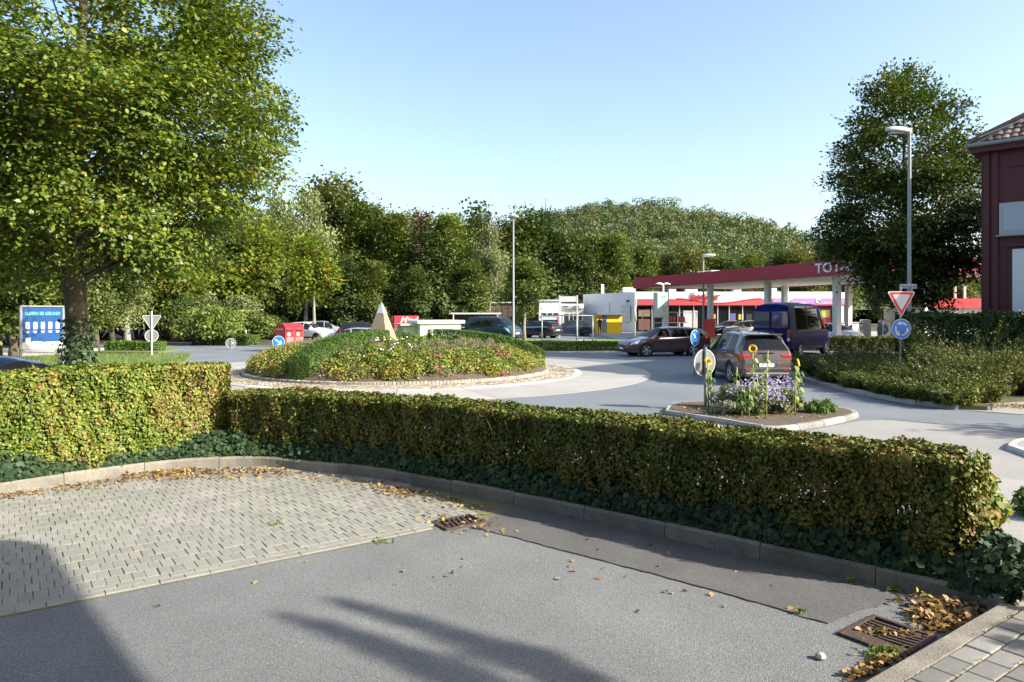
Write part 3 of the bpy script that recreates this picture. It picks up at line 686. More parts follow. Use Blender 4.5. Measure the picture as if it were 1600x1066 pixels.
# a mound of ivy round the right-hand end of the hedge
n2 = 6000; a = rng.uniform(0, 6.283, n2); r = rng.uniform(0, 1, n2)**0.5; x = 4.0+np.cos(a)*r*0.55; y = 6.05+np.sin(a)*r*0.6
z2 = 0.14+0.34*(1-r**2)*rng.uniform(0.3, 1.1, n2); ok = ~((x < 3.66) & (y < 5.62))
P2 = np.stack([x, y, z2], 1)[ok]; N2 = (np.stack([np.cos(a)*r, np.sin(a)*r, np.full(n2, .7)], 1)+rng.normal(size=(n2, 3))*.4)[ok]
V, F = leaves(np.concatenate([P, P2]), np.concatenate([N, N2]), 0.066, rng, IVY, fold=0.1)
tag(link('ivy', npmesh('ivy', V, F, LM_IVY)), 'dark green ivy creeping over the bed under the near hedges', 'ivy', kind='stuff')
# broad-leaved shoots at the sunlit right end of the hedge
bush('hedge_end_shrub', 'loose leafy shrub lit at the right-hand end of the low hedge', (4.02, 6.42, 0.12), 0.42, 0.45, 0.95, leafmat('end_leaf', [(0, (0.13, 0.20, 0.03)), (0.55, (0.24, 0.30, 0.05)), (0.85, (0.34, 0.30, 0.08)), (1, (0.30, 0.14, 0.05))], clump=3, cl_amt=.3), 2300, 0.075, 31, shape=OVAL, lob=12)
bush('low_bush', 'small clipped bush behind the right-hand end of the near hedge', (6.25, 7.75, 0.14), 0.75, 0.55, 0.45, LM_SHRUB, 3800, 0.05, 32, shape=OVAL)

# fallen leaves: drifts along the kerb and round the right drain
FP = []; rf = np.random.default_rng(5)
def drift(n, x0, y0, x1, y1, sx, sy, zmax):
    for _ in range(n):
        t = rf.uniform(); px = x0+(x1-x0)*t+rf.normal()*sx; py = y0+(y1-y0)*t+abs(rf.normal())*sy
        q = at(px, py); FP.append((q.x, q.y, (0.028 if loc_uv(q)[1] > 0 and loc_uv(q)[0] < 2.4 else 0.016)+0.009*(abs(rf.normal())*zmax)))
drift(520, 235, 738, 445, 735, 9, 7, 2.5); drift(260, 200, 745, 300, 737, 12, 6, 2); drift(200, 0, 776, 210, 747, 6, 5, 1); drift(110, 440, 738, 620, 756, 9, 7, 1)
drift(200, 590, 762, 660, 772, 14, 5, 1.2); drift(60, 660, 775, 760, 792, 18, 8, 0.5)
drift(330, 1425, 938, 1535, 958, 14, 10, 4); drift(330, 1435, 958, 1510, 975, 12, 9, 3.5); drift(120, 1450, 985, 1480, 970, 12, 6, 1.5); drift(60, 1340, 982, 1440, 990, 12, 8, .7)
drift(150, 1330, 1058, 1402, 1018, 9, 6, 1.5); drift(60, 660, 800, 770, 815, 14, 12, .4)
for _ in range(75): FP.append((*at(rf.uniform(0, 1300), 760+abs(rf.normal())*95)[:2], 0.016))
for _ in range(18): FP.append((*at(rf.uniform(850, 1350), rf.uniform(850, 960))[:2], 0.016))
FP = np.array(FP); ok = np.array([in_poly(x, y, lot_poly) for x, y, _ in FP]); FP = FP[ok]; FP[:, 2] -= 0.003
nf = len(FP); Nf = np.tile([[0, 0, 1.0]], (nf, 1))+rf.normal(size=(nf, 3))*0.45
V, F = leaves(FP, Nf, 0.05, rf, OVAL, fold=0.5)
tag(link('fallen_leaves', npmesh('fallen_leaves', V, F, LM_FALLEN)), 'dry tan and orange leaves lying along the kerb of the car park', 'leaves', kind='stuff')
# weeds and moss at the drain and between footway pavers
wr = np.random.default_rng(8); wp = []
for cx_, cy_, s_, n_ in ((1385, 1026, 16, 150), (1392, 925, 5, 30), (1330, 912, 4, 16), (1250, 961, 4, 14), (600, 848, 8, 20), (430, 822, 6, 20)):
    for _ in range(n_):
        q = at(cx_+wr.normal()*s_, cy_+wr.normal()*s_*0.25); wp.append((q.x, q.y, 0.02+abs(wr.normal())*0.018))
wp = np.array(wp); V, F = leaves(wp, np.tile([[0, 0, .6]], (len(wp), 1))+wr.normal(size=(len(wp), 3))*.6, 0.034, wr, OVAL)
tag(link('weeds', npmesh('weeds', V, F, LM_SHRUB)), 'small green weeds growing by the drains and kerb', 'weeds', kind='stuff')
mp = []
for r_ in range(0, 7):
    b_ = 0.157+r_*0.158
    for _ in range(170):
        a_ = wr.uniform(-1.0, 2.2)
        if math.sin(a_*5+r_*2.1)+wr.normal()*.4 < 0.35: continue
        q = fuv(a_, b_+wr.normal()*.008); mp.append((q.x, q.y, 0.158+abs(wr.normal())*.006))
mp = np.array(mp); V, F = leaves(mp, np.tile([[0, 0, 1.]], (len(mp), 1))+wr.normal(size=(len(mp), 3))*.5, 0.018, wr, RHOMB)
tag(link('moss', npmesh('moss', V, F, leafmat('moss', [(0, (.10, .14, .02)), (1, (.24, .27, .04))], trans=.1))), 'yellow-green moss in the joints of the footway pavers', 'moss', kind='stuff')
MB().lathe([(0.0, 0), (0.03, 0.004), (0.038, 0.018), (0.026, 0.036), (0.008, 0.045)], 7).build('pebble', M_KERB_W)
pb = bpy.data.objects['pebble']; pb.location = (*at(1282, 1031)[:2], 0.006); tag(pb, 'single pale pebble lying on the grey asphalt', 'stone')

# ------------------------------------------------------------------ the big linden on the left
rng = np.random.default_rng(41); rr = random.Random(41)
lob = []
def tier(z, r, n, lr):
    for k in range(n):
        a = 2*math.pi*(k+rng.uniform(-.3, .3))/n; q = r*rng.uniform(.72, 1.02); lob.append((math.cos(a)*q, math.sin(a)*q, z+rng.normal()*.28, lr*rng.uniform(.75, 1.2)))
for z, r, n_, lr in ((3.7, 1.6, 6, .75), (4.1, 2.7, 12, .85), (4.7, 3.4, 17, .9), (4.8, 2.0, 8, .9), (5.6, 3.95, 21, 1.0), (6.6, 4.1, 22, 1.0), (6.2, 2.2, 9, 1.0), (7.6, 4.05, 21, 1.0), (8.6, 4.0, 20, 1.0), (7.9, 2.0, 8, 1.0), (9.6, 3.85, 18, 1.0), (10.6, 3.3, 13, .95), (11.5, 2.4, 8, .9), (12.4, 1.2, 4, .8)): tier(z, r, n_, lr)
P, N = crown_sprays(rng, lob, 185000, 16, .23, 0.75, 0.3, .2)
V, F = leaves(P, N, 0.096, rng, OVAL, axis=np.tile([[0, 0, -.5]], (len(P), 1)), fold=.15)
lt = thing('linden_tree', 'large spreading linden with ivy on its trunk behind the left hedge', 'tree', (-9.75, 16.0, 0.0))
link('crown', npmesh('crown', V, F, LM_LINDEN), lt)
mb = MB(); tp = [Vector((0, 0, -.05)), Vector((.02, 0, 1.2)), Vector((-.06, 0, 2.5)), Vector((-.12, 0, 3.4)), Vector((-.2, .1, 4.6)), Vector((-.1, 0, 6.5)), Vector((.1, 0, 9)), Vector((.1, 0, 11.3))]
mb.tube(tp, [.33, .235, .225, .25, .19, .15, .09, .03], 12)
for l_ in lob[::2]:
    e = Vector(l_[:3]); h0 = min(max(3.0, e.z-.55*math.hypot(e.x, e.y)), 10.5); k = max(i for i in range(len(tp)) if tp[i].z <= h0); t = (h0-tp[k].z)/(tp[min(k+1, 7)].z-tp[k].z+1e-6)
    s_ = tp[k].lerp(tp[min(k+1, 7)], t); mid = s_.lerp(e, .45)+Vector((rr.gauss(0, .12), rr.gauss(0, .12), .18)); r0 = .06*(1-h0/14)
    mb.tube([s_, mid, e], [r0, r0*.6, r0*.15], 6, cap=False)
mb.build('trunk', M_BARK, lt, smooth=True)
n = 1500; a = rng.uniform(0, 6.283, n); z = rng.uniform(0.1, 2.2, n)**1.0; r = 0.25+rng.exponential(.06, n)+.12*np.clip(1.6-z, 0, 1)
k = (rng.uniform(size=n) < np.clip(1.5-z*.55, .1, 1)); P = np.stack([np.cos(a)*r, np.sin(a)*r, z], 1)[k]; N = np.stack([np.cos(a), np.sin(a), a*0+.5], 1)[k]+rng.normal(size=(k.sum(), 3))*.3
V, F = leaves(P, N, 0.095, rng, IVY, fold=.1); link('ivy', npmesh('ivy', V, F, LM_IVY), lt)

# ------------------------------------------------------------------ the dark tree on the right
rng = np.random.default_rng(43); rr = random.Random(43); lob = []
for z, r, n_, lr in ((3.3, 1.5, 6, .75), (4.2, 2.4, 11, .85), (5.2, 3.1, 14, .9), (6.3, 3.5, 16, 1.0), (7.4, 3.5, 16, 1.0), (8.8, 3.25, 14, 1.0), (10.2, 2.7, 12, .95), (11.5, 2.1, 9, .9), (12.6, 1.4, 6, .8), (13.5, .7, 3, .7), (5.5, 1.6, 7, 1.0), (8.5, 1.5, 6, 1.0)): tier(z, r, n_, lr)
P, N = crown_sprays(rng, lob, 76000, 12, .3, 0.75, 0.3, .25)
V, F = leaves(P, N, 0.145, rng, OVAL, axis=np.tile([[0, 0, -.5]], (len(P), 1)), fold=.15)
rt = thing('linden_tree', 'dark green pointed linden beside the red house with yellowing top', 'tree', tuple(atd(1412, 487, 34.0)*Vector((1, 1, 0))+Vector((0, 0, .05))))
link('crown', npmesh('crown', V, F, LM_RIGHT), rt); mb = MB(); mb.tube([(0, 0, -.05), (0, 0, 3), (.05, 0, 7), (0, 0, 13)], [.26, .2, .13, .03], 9)
for l_ in lob[::2]:
    e = Vector(l_[:3]); h0 = max(2.0, e.z-.6*math.hypot(e.x, e.y)); mb.tube([(0, 0, h0), tuple(Vector((0, 0, h0)).lerp(e, .5)+Vector((0, 0, .2))), tuple(e)], [.06, .035, .01], 5, cap=False)
mb.build('trunk', M_BARK, rt, smooth=True)

# ------------------------------------------------------------------ smaller trees
tm = tree_meshes('maple', 51, 9.3, .14, 2.5, 2.35, 34, .75, 6500, .26, LM_MAPLE, M_BARKG, 'egg', OVAL)
plant_tree('maple_tree', 'young yellow-green maple with a pale trunk behind the roundabout', tm, tuple(atd(490, 487, 58)*Vector((1, 1, 0))))
tm = tree_meshes('small', 52, 6.9, .13, 1.5, 2.0, 36, .68, 7500, .19, LM_MID, M_BARKG, 'egg', OVAL)
plant_tree('linden_tree', 'small round-crowned tree on the lawn beside the tall lamp post', tm, (0.95, 55.5, .1))

# ------------------------------------------------------------------ trees on the left behind the linden
ML = [tree_meshes('ml', 61, 8.5, .2, 1.2, 3.6, 52, 1.0, 11000, .23, LM_MAPLE, M_BARK, 'round', OVAL), tree_meshes('ml2', 62, 7.5, .18, 1.0, 3.4, 50, .95, 10500, .23, LM_MID, M_BARK, 'round', OVAL)]
left_trees = [(20, 32, 1, .95, 'round green tree close behind the left end of the poster board'), (150, 46, 1, .9, 'green tree just right of the linden trunk'), (-6, 34, 0, 1.0, 'yellow-green maple behind the blue poster board at the far left'), (70, 47, 1, 1.05, 'round green tree between the poster board and the linden trunk'), (175, 56, 0, 1.0, 'bright maple hanging over the left road behind the linden'),
    (262, 58, 0, 1.02, 'yellow-green maple above the dark undergrowth left of the triangular sign'), (345, 66, 0, 1.55, 'tall yellow-green maple with its crown beside the linden leaves'), (395, 72, 1, 1.75, 'tall green tree left of the birch group'), (120, 70, 1, 1.4, 'high green tree glimpsed through the linden crown'), (-60, 58, 1, 1.4, 'green tree at the left edge far behind the poster board')]
for i, (px, d, k, s, lb) in enumerate(left_trees):
    plant_tree('maple_tree' if k == 0 else 'broadleaf_tree', lb, ML[k], tuple(atd(px, 487, d)*Vector((1, 1, 0))), i*1.3, s)
BI = tree_meshes('birch', 63, 15.5, .17, 3.5, 3.0, 40, .9, 8200, .24, LM_BIRCH, M_BIRCH, 'egg', RHOMB, droop=1.6, trunk_top=.93)
BL = tree_meshes('birchl', 64, 9.0, .19, 1.9, 2.6, 26, .7, 5200, .15, LM_BIRCH, M_BIRCH, 'egg', RHOMB, droop=2.2)
plant_tree('birch_tree', 'white-trunked birch with drooping twigs just left of the linden trunk', BL, tuple(atd(97, 487, 40)*Vector((1, 1, 0))))
plant_tree('birch_tree', 'weeping birch with hanging twigs over the left road', BL, tuple(atd(200, 487, 52)*Vector((1, 1, 0))), 2.0, 1.05)
sb = [(330, 50, 3.0, 2.4, 3.6, LM_SHRUB, 'grey-green shrub mass left of the red clothes container'), (385, 54, 2.6, 2.2, 2.9, LM_MID, 'bushy shrub beside the white marker post'), (300, 55, 3.0, 2.5, 4.2, LM_DARK, 'dark tall shrub at the bend of the left road'), (415, 60, 2.4, 2.0, 2.6, LM_DARK, 'dark low shrub behind the red clothes container'), (355, 57, 3.2, 2.2, 4.8, LM_BIRCH, 'pale feathery shrub under the tall maple')]
for i, (px, d, rx, ry, h, m, lb) in enumerate(sb):
    bush('roadside_shrub', lb, tuple(atd(px, 487, d)*Vector((1, 1, 0))), rx, ry, h, m, 5200, .2, 70+i, lob=22)
for i, (px, d, rx, h) in enumerate(((150, 60, 4.6, 4.0), (215, 60, 4.6, 3.8), (270, 61, 4.4, 4.0), (90, 58, 4.6, 4.0), (20, 50, 5, 4.2))):
    bush('undergrowth', 'dark undergrowth in the shade beyond the left road, %s' % ('behind the linden trunk', 'below the weeping birch', 'right of the triangular sign', 'behind the birch trunk', 'behind the poster board')[i], tuple(atd(px, 487, d)*Vector((1, 1, 0))), rx, 2.0, h, LM_YEW, 4200, .24, 80+i, lob=22)
bush('leafy_bush', 'bright green bush at the left edge beside the blue poster board', (-16.6, 20.5, 0), 1.9, 1.5, 2.35, LM_SHRUB, 6000, .12, 90, OVAL, lob=26)
hedge('low_hedge', 'short box-shaped hedge on the small verge by the left road', [(-23.4, 41.7), (-20.6, 41.4)], 1.2, .5, .09, 900, LM_BOX, 91, z0=.1, twigs=10)
hedge('low_hedge', 'clipped low hedge across the left road below the shrubs', [(-22.2, 50.6), (-18.0, 49.2)], 1.3, .7, .1, 800, LM_BOX, 92, z0=.03, twigs=10)
hedge('low_hedge', 'low green hedge along the lawn edge behind the roundabout', [(-1.5, 41.55), (2.7, 41.0), (6.2, 41.25), (10.2, 42.0), (12.6, 44.2)], .95, .52, .085, 950, LM_SHRUB, 93, z0=.1, twigs=20)

# ------------------------------------------------------------------ the wood behind, tree by tree
KIND = {}
KIND['broad'] = tree_meshes('broad', 101, 17, .3, 2.0, 4.4, 70, 1.5, 12500, .46, LM_MID, M_BARK, 'egg')
KIND['dark'] = tree_meshes('dark', 102, 17, .3, 1.5, 4.6, 70, 1.5, 12500, .46, LM_DARK, M_BARK, 'egg')
KIND['olive'] = tree_meshes('olive', 103, 17, .3, 2.5, 4.2, 66, 1.4, 11000, .46, LM_OLIVE, M_BARK, 'egg')
KIND['column'] = tree_meshes('column', 104, 17, .22, 0.8, 3.1, 80, 1.05, 12500, .40, LM_MID, M_BARKG, 'column', trunk_top=.85)
KIND['columnd'] = tree_meshes('columnd', 105, 17, .22, 0.8, 3.0, 80, 1.05, 12500, .40, LM_DARK, M_BARKG, 'column', trunk_top=.85)
KIND['copper'] = tree_meshes('copper', 106, 17, .2, 6, 2.3, 30, .9, 3000, .40, LM_COPPER, M_BARKG, 'column')
KIND['spruce'] = tree_meshes('spruce', 107, 17, .22, 1.5, 3.6, 70, .75, 7500, .36, LM_SPRUCE, M_BARK, 'cone', trunk_top=.99)
KIND['birch'] = BI
KH = {'birch': 15.5}
wood = [(428, 292, 78, 'birch', 'first birch of the wood, partly behind the linden crown'), (478, 282, 76, 'birch', 'tall weeping birch left of the young maple'), (522, 268, 86, 'olive', 'highest tree of the wood with browning twigs'), (447, 330, 90, 'dark', 'dark tree behind the two birches'),
    (560, 314, 82, 'column', 'slim ivy-clad tree right of the browning tree'), (592, 322, 84, 'columnd', 'second slim dark tree behind the stone pyramid'), (622, 330, 80, 'column', 'slim light tree above the red lorry box'), (648, 334, 90, 'copper', 'thin tree with copper-brown dying leaves'), (663, 336, 86, 'copper', 'brown-leaved tree left of the broad alder'),
    (676, 350, 79, 'columnd', 'dark slender tree above the white transformer hut'), (703, 332, 80, 'column', 'broad light alder right of the copper trees'), (716, 360, 86, 'broad', 'lower green tree behind the broad alder'), (742, 322, 92, 'dark', 'dome-shaped dark tree left of the tall lamp'), (765, 342, 80, 'birch', 'drooping birch left of the tall lamp post'), (800, 336, 94, 'olive', 'olive tree right behind the tall lamp post'),
    (828, 326, 92, 'dark', 'dense dark tree right of the tall lamp'), (853, 318, 98, 'spruce', 'pointed spruce tip above the brown hall'), (880, 344, 92, 'dark', 'rounded dark tree above the white workshop'), (907, 348, 96, 'columnd', 'upright dark tree above the workshop sign'), (900, 385, 84, 'birch', 'grey-green birch behind the workshop'), (937, 352, 100, 'column', 'upright green tree left of the petrol canopy'), (965, 350, 98, 'column', 'light upright tree above the canopy corner'), (925, 370, 88, 'broad', 'green tree just behind the white shop wall'),
    (1003, 372, 104, 'broad', 'green tree behind the left end of the red canopy'), (1037, 378, 108, 'olive', 'olive-brown tree above the canopy left of the lamp'), (1075, 372, 106, 'olive', 'loose brownish tree right above the forecourt lamp'), (1112, 382, 108, 'broad', 'green tree above the middle of the canopy'), (1145, 386, 106, 'dark', 'dark round tree above the canopy'), (1178, 380, 110, 'broad', 'yellow-green tree above the second canopy column'),
    (1215, 376, 112, 'dark', 'dark tree left of the canopy lettering'), (1250, 372, 110, 'olive', 'olive tree above the canopy lettering'), (1284, 368, 112, 'dark', 'dark tree at the edge of the right linden'), (1320, 380, 112, 'broad', 'tree hidden partly by the right linden'), (1375, 385, 115, 'broad', 'tree glimpsed behind the right linden'), (1440, 385, 115, 'dark', 'dark tree behind the right linden and lamp'), (1500, 390, 112, 'olive', 'tree between the right linden and the red house'),
    (540, 400, 74, 'columnd', 'short ivy-covered trunk behind the parked silver roof'), (585, 410, 75, 'column', 'ivy-covered short tree behind the pyramid'), (650, 420, 76, 'columnd', 'low dark tree behind the lorry box'), (735, 415, 78, 'broad', 'low leafy tree above the teal van'), (785, 400, 84, 'dark', 'dark filling tree behind the small lawn tree'), (855, 410, 88, 'broad', 'tree behind the white workshop roof')]
rw = random.Random(5)
for px, ty, d, k, lb in wood:
    d = max(d, 99.0) if 690 < px < 1000 and (px > 770 or d > 82) else d; H = KH.get(k, 17.0); top = atd(px, ty-(10 if px < 860 else -6), d).z; s = top/H; sxy = s*rw.uniform(.9, 1.1)*(1.0 if H*s > 11 else 1.25)
    t = plant_tree({'birch': 'birch_tree', 'spruce': 'spruce_tree'}.get(k, 'woodland_tree'), lb, KIND[k], tuple(atd(px, 487, d)*Vector((1, 1, 0))), rw.uniform(0, 6), sxy, s, 'trees of the wood behind the roundabout')
# bushes closing the foot of the wood
WBL = ['behind the roadside shrubs right of the tall maple', 'above the red clothes container', 'behind the pale silver car', 'behind the young maple trunk', 'above the silver car roof', 'just left of the stone pyramid', 'behind the left end of the lorry box', 'behind the right end of the lorry box', 'behind the white transformer hut', 'left of the teal minivan', 'above the roof of the teal minivan', 'behind the tall slim lamp post', 'behind the small lawn tree', 'behind the white workshop', 'right of the white sign gantry', 'above the parcel lockers', 'behind the side wall of the shop', 'behind the left end of the shop roof', 'behind the advertising column', 'behind the shop lettering', 'under the canopy right of the forecourt lamp', 'under the canopy above the saloon car', 'under the middle of the canopy', 'above the roof of the blue van', 'under the canopy lettering', 'behind the last canopy column']
for i in range(26):
    px = 395+i*36; d = 82+rw.uniform(-5, 5)+(20 if px > 690 else 0)+(14 if 860 < px < 1010 else 0)
    tgt = atd(px, 487, d)*Vector((1, 1, 0))
    b = None
    lbw = 'woodland bush '+WBL[i]
    if i == 0: wb = bush('woodland_edge_bush', lbw, tuple(tgt), 3.6, 2.2, 4.4, LM_DARK, 3600, .38, 120, lob=22, group='bushes along the foot of the wood'); continue
    c = copy_tree(wb); c['label'] = lbw; c.location = tgt; c.rotation_euler = (0, 0, rw.uniform(0, 6)); s = rw.uniform(.8, 1.3); c.scale = (s, s, s*rw.uniform(.8, 1.25))
# wooded hill
hx = np.linspace(-260, 420, 60); hy = np.linspace(135, 640, 40)
def hill_z(x, y):
    px = 800+FPX*x/y
    return (40*np.exp(-((x-58)/88)**2)+14*np.exp(-((x+120)/120)**2))*np.exp(-((y-330)/120)**2)
mb = MB(); mb.grid([[(x, y, float(hill_z(x, y))-.2) for y in hy] for x in hx]); tag(mb.build('hill', mat('hill_green', (.07, .10, .03), rough=.95, var=.3, vs=.05), smooth=True, flip=False), kind='structure')
rng = np.random.default_rng(77); lobs = []
for _ in range(3600):
    x = rng.uniform(-160, 320); y = rng.uniform(150, 345); z = hill_z(x, y)
    px = 800+FPX*x/y
    if px < 380 or px > 1620 or z < 3: continue
    hh = rng.uniform(6, 11)
    for k in range(4): lobs.append((x+rng.normal()*1.9, y+rng.normal()*1.9, z+hh*rng.uniform(.55, 1), rng.uniform(1.5, 2.8)))
P, N = crown_points(rng, lobs, 300000, .85, .6); N[:, 1] -= .25
V, F = leaves(P, N, .82, rng, RHOMB)
LM_HILL = leafmat('hill_leaf', [(0, (0.062, 0.097, 0.032)), (0.5, (0.097, 0.135, 0.04)), (0.9, (0.14, 0.165, 0.05)), (1, (0.16, 0.145, 0.05))], trans=.25, clump=.06, cl_amt=.5)
tag(link('hillside_forest', npmesh('hillside_forest', V, F, LM_HILL)), 'dense mixed forest covering the far hill', 'forest', kind='stuff')

# ------------------------------------------------------------------ planting on the roundabout
rng = np.random.default_rng(31)
def spoke(deg, lb, seed):
    pts = [tuple(ring_pt(r, deg)[:2]) for r in (1.3, 3.0, 4.4, 5.5)]
    o = hedge('box_hedge', lb, pts, .85, .66, .045, 2600, LM_BOX, seed, z0=0, twigs=20, depth=.05, wob=.03, group='box hedges dividing the roundabout island')
    f = [c for c in o.children if c.name.startswith('foliage')][0].data; n = len(f.vertices); co = np.empty(n*3, np.float32); f.vertices.foreach_get('co', co); co = co.reshape(-1, 3)
    r = np.hypot(co[:, 0]+o.location.x-CX, co[:, 1]+o.location.y-CY); co[:, 2] += 0.13+0.86*np.clip(1-(r/5.75)**3.6, 0, 1); f.vertices.foreach_set('co', co.ravel()); f.update()
    for c in o.children:
        if c.name.startswith('branches'):
            for v in c.data.vertices: v.co.z += mound_z(math.hypot(v.co.x+o.location.x-CX, v.co.y+o.location.y-CY))
spoke(243, 'clipped box hedge running down the island towards the viewer', 131); spoke(4, 'clipped box hedge running down the island to the right', 132); spoke(124, 'clipped box hedge on the far side of the island', 133)
def cover(name, lb, cat, r0, r1, spans, hmin, hmax, n, size, m, shape=RHOMB, up=0.6, seed=0, axis_up=False, clumps=60):
    rg = np.random.default_rng(seed); cl = []
    for _ in range(clumps):
        a0, a1 = spans[rg.integers(len(spans))]; cl.append((rg.uniform(a0, a1), math.sqrt(rg.uniform(r0*r0, r1*r1)), rg.uniform(.22, .42), rg.uniform(hmin, hmax)))
    cl = np.array(cl); i = rg.integers(0, len(cl), n); d = rdir(rg, n); rad = cl[i, 2]*rg.uniform(.4, 1.1, n)
    x = CX+cl[i, 1]*np.cos(np.radians(cl[i, 0]))+d[:, 0]*rad; y = CY+cl[i, 1]*np.sin(np.radians(cl[i, 0]))+d[:, 1]*rad
    rr_ = np.hypot(x-CX, y-CY); k = rr_ < 5.72; z = 0.13+0.86*np.clip(1-(rr_/5.75)**3.6, 0, 1)+np.clip(cl[i, 3]*(.55+.5*d[:, 2]), .01, 2)
    P = np.stack([x, y, z], 1)[k]; N = (d*.6+np.array([0, 0, up])+rg.normal(size=(n, 3))*.5)[k]
    ax = np.tile([[0, 0, 1.]], (len(P), 1)) if axis_up else None
    if axis_up: N[:, 2] *= .2
    V, F = leaves(P, N, size, rg, shape, axis=ax); tag(link(name, npmesh(name, V, F, m)), lb, cat, kind='stuff')
SP = [(250, 356), (130, 237), (10, 118)]
cover('rose_ground_cover', 'low yellow-green rose bushes round the edge of the roundabout island', 'roses', 4.0, 5.62, SP, .22, .5, 60000, .075, LM_ROSE, OVAL, seed=1, clumps=420)
cover('grey_herbs', 'greyish faded lavender and herbs halfway up the island mound', 'herbs', 2.7, 4.3, SP, .25, .5, 36000, .13, LM_GREY, BLADE, seed=2, axis_up=True, clumps=170)
cover('green_perennials', 'mixed green perennials among the herbs on the island', 'perennials', 1.2, 5.2, SP, .2, .42, 40000, .08, LM_SHRUB, OVAL, seed=3, clumps=260)
for k, (deg, r, s_, lb) in enumerate(((268, 1.9, 1.0, 'bush with white blossoms below the stone pyramid'), (292, 2.1, .95, 'green bush right of the white-flowering one on the island'), (205, 2.3, 1.0, 'bush on the left shoulder of the island mound'), (180, 2.9, .9, 'leafy bush at the left of the island crest'), (225, 1.6, .9, 'bush between the pyramid and the near box hedge'), (320, 1.7, .85, 'yellowish bush right of the stone pyramid'), (345, 2.6, .8, 'small bush on the right shoulder of the island'), (150, 1.6, 1.0, 'bush on the island crest left of the pyramid'), (90, 1.5, 1.0, 'bush behind the pyramid on the island'))):
    p = ring_pt(r, deg); bush('island_shrub', lb, (p.x, p.y, mound_z(r)-.05), .85*s_, .75*s_, .62*s_, LM_SHRUB, 2500, .075, 140+k, OVAL, lob=14)
def blooms(name, lb, pts, size, m, npet=7):
    t = thing(name, lb, 'flowers', tuple(pts[0])); mb = MB(); rb = random.Random(len(pts))
    for p in pts:
        for _ in range(npet):
            q = Vector(p)-Vector(pts[0])+Vector((rb.gauss(0, size), rb.gauss(0, size), rb.gauss(0, size*.7))); mb.lathe([(.001, -.02), (.03, -.008), (.042, .012), (.02, .024), (.001, .026)], 6, Matrix.Translation(q))
    mb.build('blossom', m, t, smooth=True, flip=False)
    st = MB()
    for p in pts:
        q = Vector(p)-Vector(pts[0]); st.tube([q, q-Vector((0, 0, .3))], .006, 4)
    st.build('stem', M_TWIG, t, flip=False)['kind'] = 'stuff'
M_PINK = mat('pink_petal', (0.45, 0.10, 0.17), rough=.6, isl=.4); M_WHITEP = mat('white_petal', (.8, .8, .72), rough=.6)
def isl(px, py, r_guess=None):
    for Y in np.linspace(22.3, 32, 200):
        p = atd(px, py, Y); r = math.hypot(p.x-CX, p.y-CY)
        if r < 5.7 and p.z < mound_z(r)+.42: return p
    return atd(px, py, 25)
for px, py, n_, sz, lb in ((684, 556, 2, .06, 'pink rose cluster in the middle of the island'), (685, 574, 2, .06, 'pale pink roses low in front on the island'), (771, 549, 2, .05, 'pink roses below the right box hedge'), (794, 557, 1, .05, 'small pink rose patch at the right of the island'), (786, 583, 2, .05, 'red rose close to the right island kerb'), (781, 554, 2, .05, 'faint pink roses between the two right rose patches')):
    blooms('rose_blossoms', lb, [isl(px+random.Random(px+k).gauss(0, 3), py) for k in range(n_)], sz, M_PINK)
blooms('white_blossoms', 'small white flowers on the bush below the pyramid', [isl(px, py) for px, py in ((575, 527), (590, 533), (603, 530), (612, 540), (622, 533), (596, 545), (560, 530), (632, 528), (640, 541), (610, 548))], .06, M_WHITEP, 3)

# ------------------------------------------------------------------ verge on the right: cotoneaster, big hedge
def spray(name, lb, loc, rx, ry, h, n_br, seed, size=.05, m=None):
    rg = np.random.default_rng(seed); t = thing(name, lb, 'shrub', loc); mb = MB(); PP = []; AX = []
    for _ in range(n_br):
        a = rg.uniform(0, 6.283); r0 = rg.uniform(0, .75); b = Vector((math.cos(a)*r0*rx, math.sin(a)*r0*ry, 0)); ln = h*rg.uniform(.35, 1.15)*(1.0 if rg.uniform() < .9 else 1.55)
        out_ = Vector((math.cos(a+rg.normal()*.6)*.55, math.sin(a+rg.normal()*.6)*.55, 1)); pts = [b, b+out_*ln*.5, b+out_*ln*.85+Vector((out_.x, out_.y, -.12))*ln*.35]
        mb.tube(pts, [.008, .006, .002], 3, cap=False)
        for k in range(46):
            u_ = rg.uniform(.12, 1); q = pts[0].lerp(pts[1], u_*2) if u_ < .5 else pts[1].lerp(pts[2], u_*2-1); PP.append(q+Vector(rg.normal(size=3))*.035); AX.append((pts[2]-pts[0]).normalized())
    P = np.array([tuple(p) for p in PP]); P[:, 2] = np.maximum(P[:, 2], .02); A = np.array([tuple(p) for p in AX])
    N = rg.normal(size=P.shape)*.7+np.array([0, 0, .6]); V, F = leaves(P, N, size, rg, RHOMB, axis=A*1.5)
    link('foliage', npmesh('foliage', V, F, m or LM_JUN), t); mb.build('branches', M_TWIG, t, flip=False)['kind'] = 'stuff'; return t
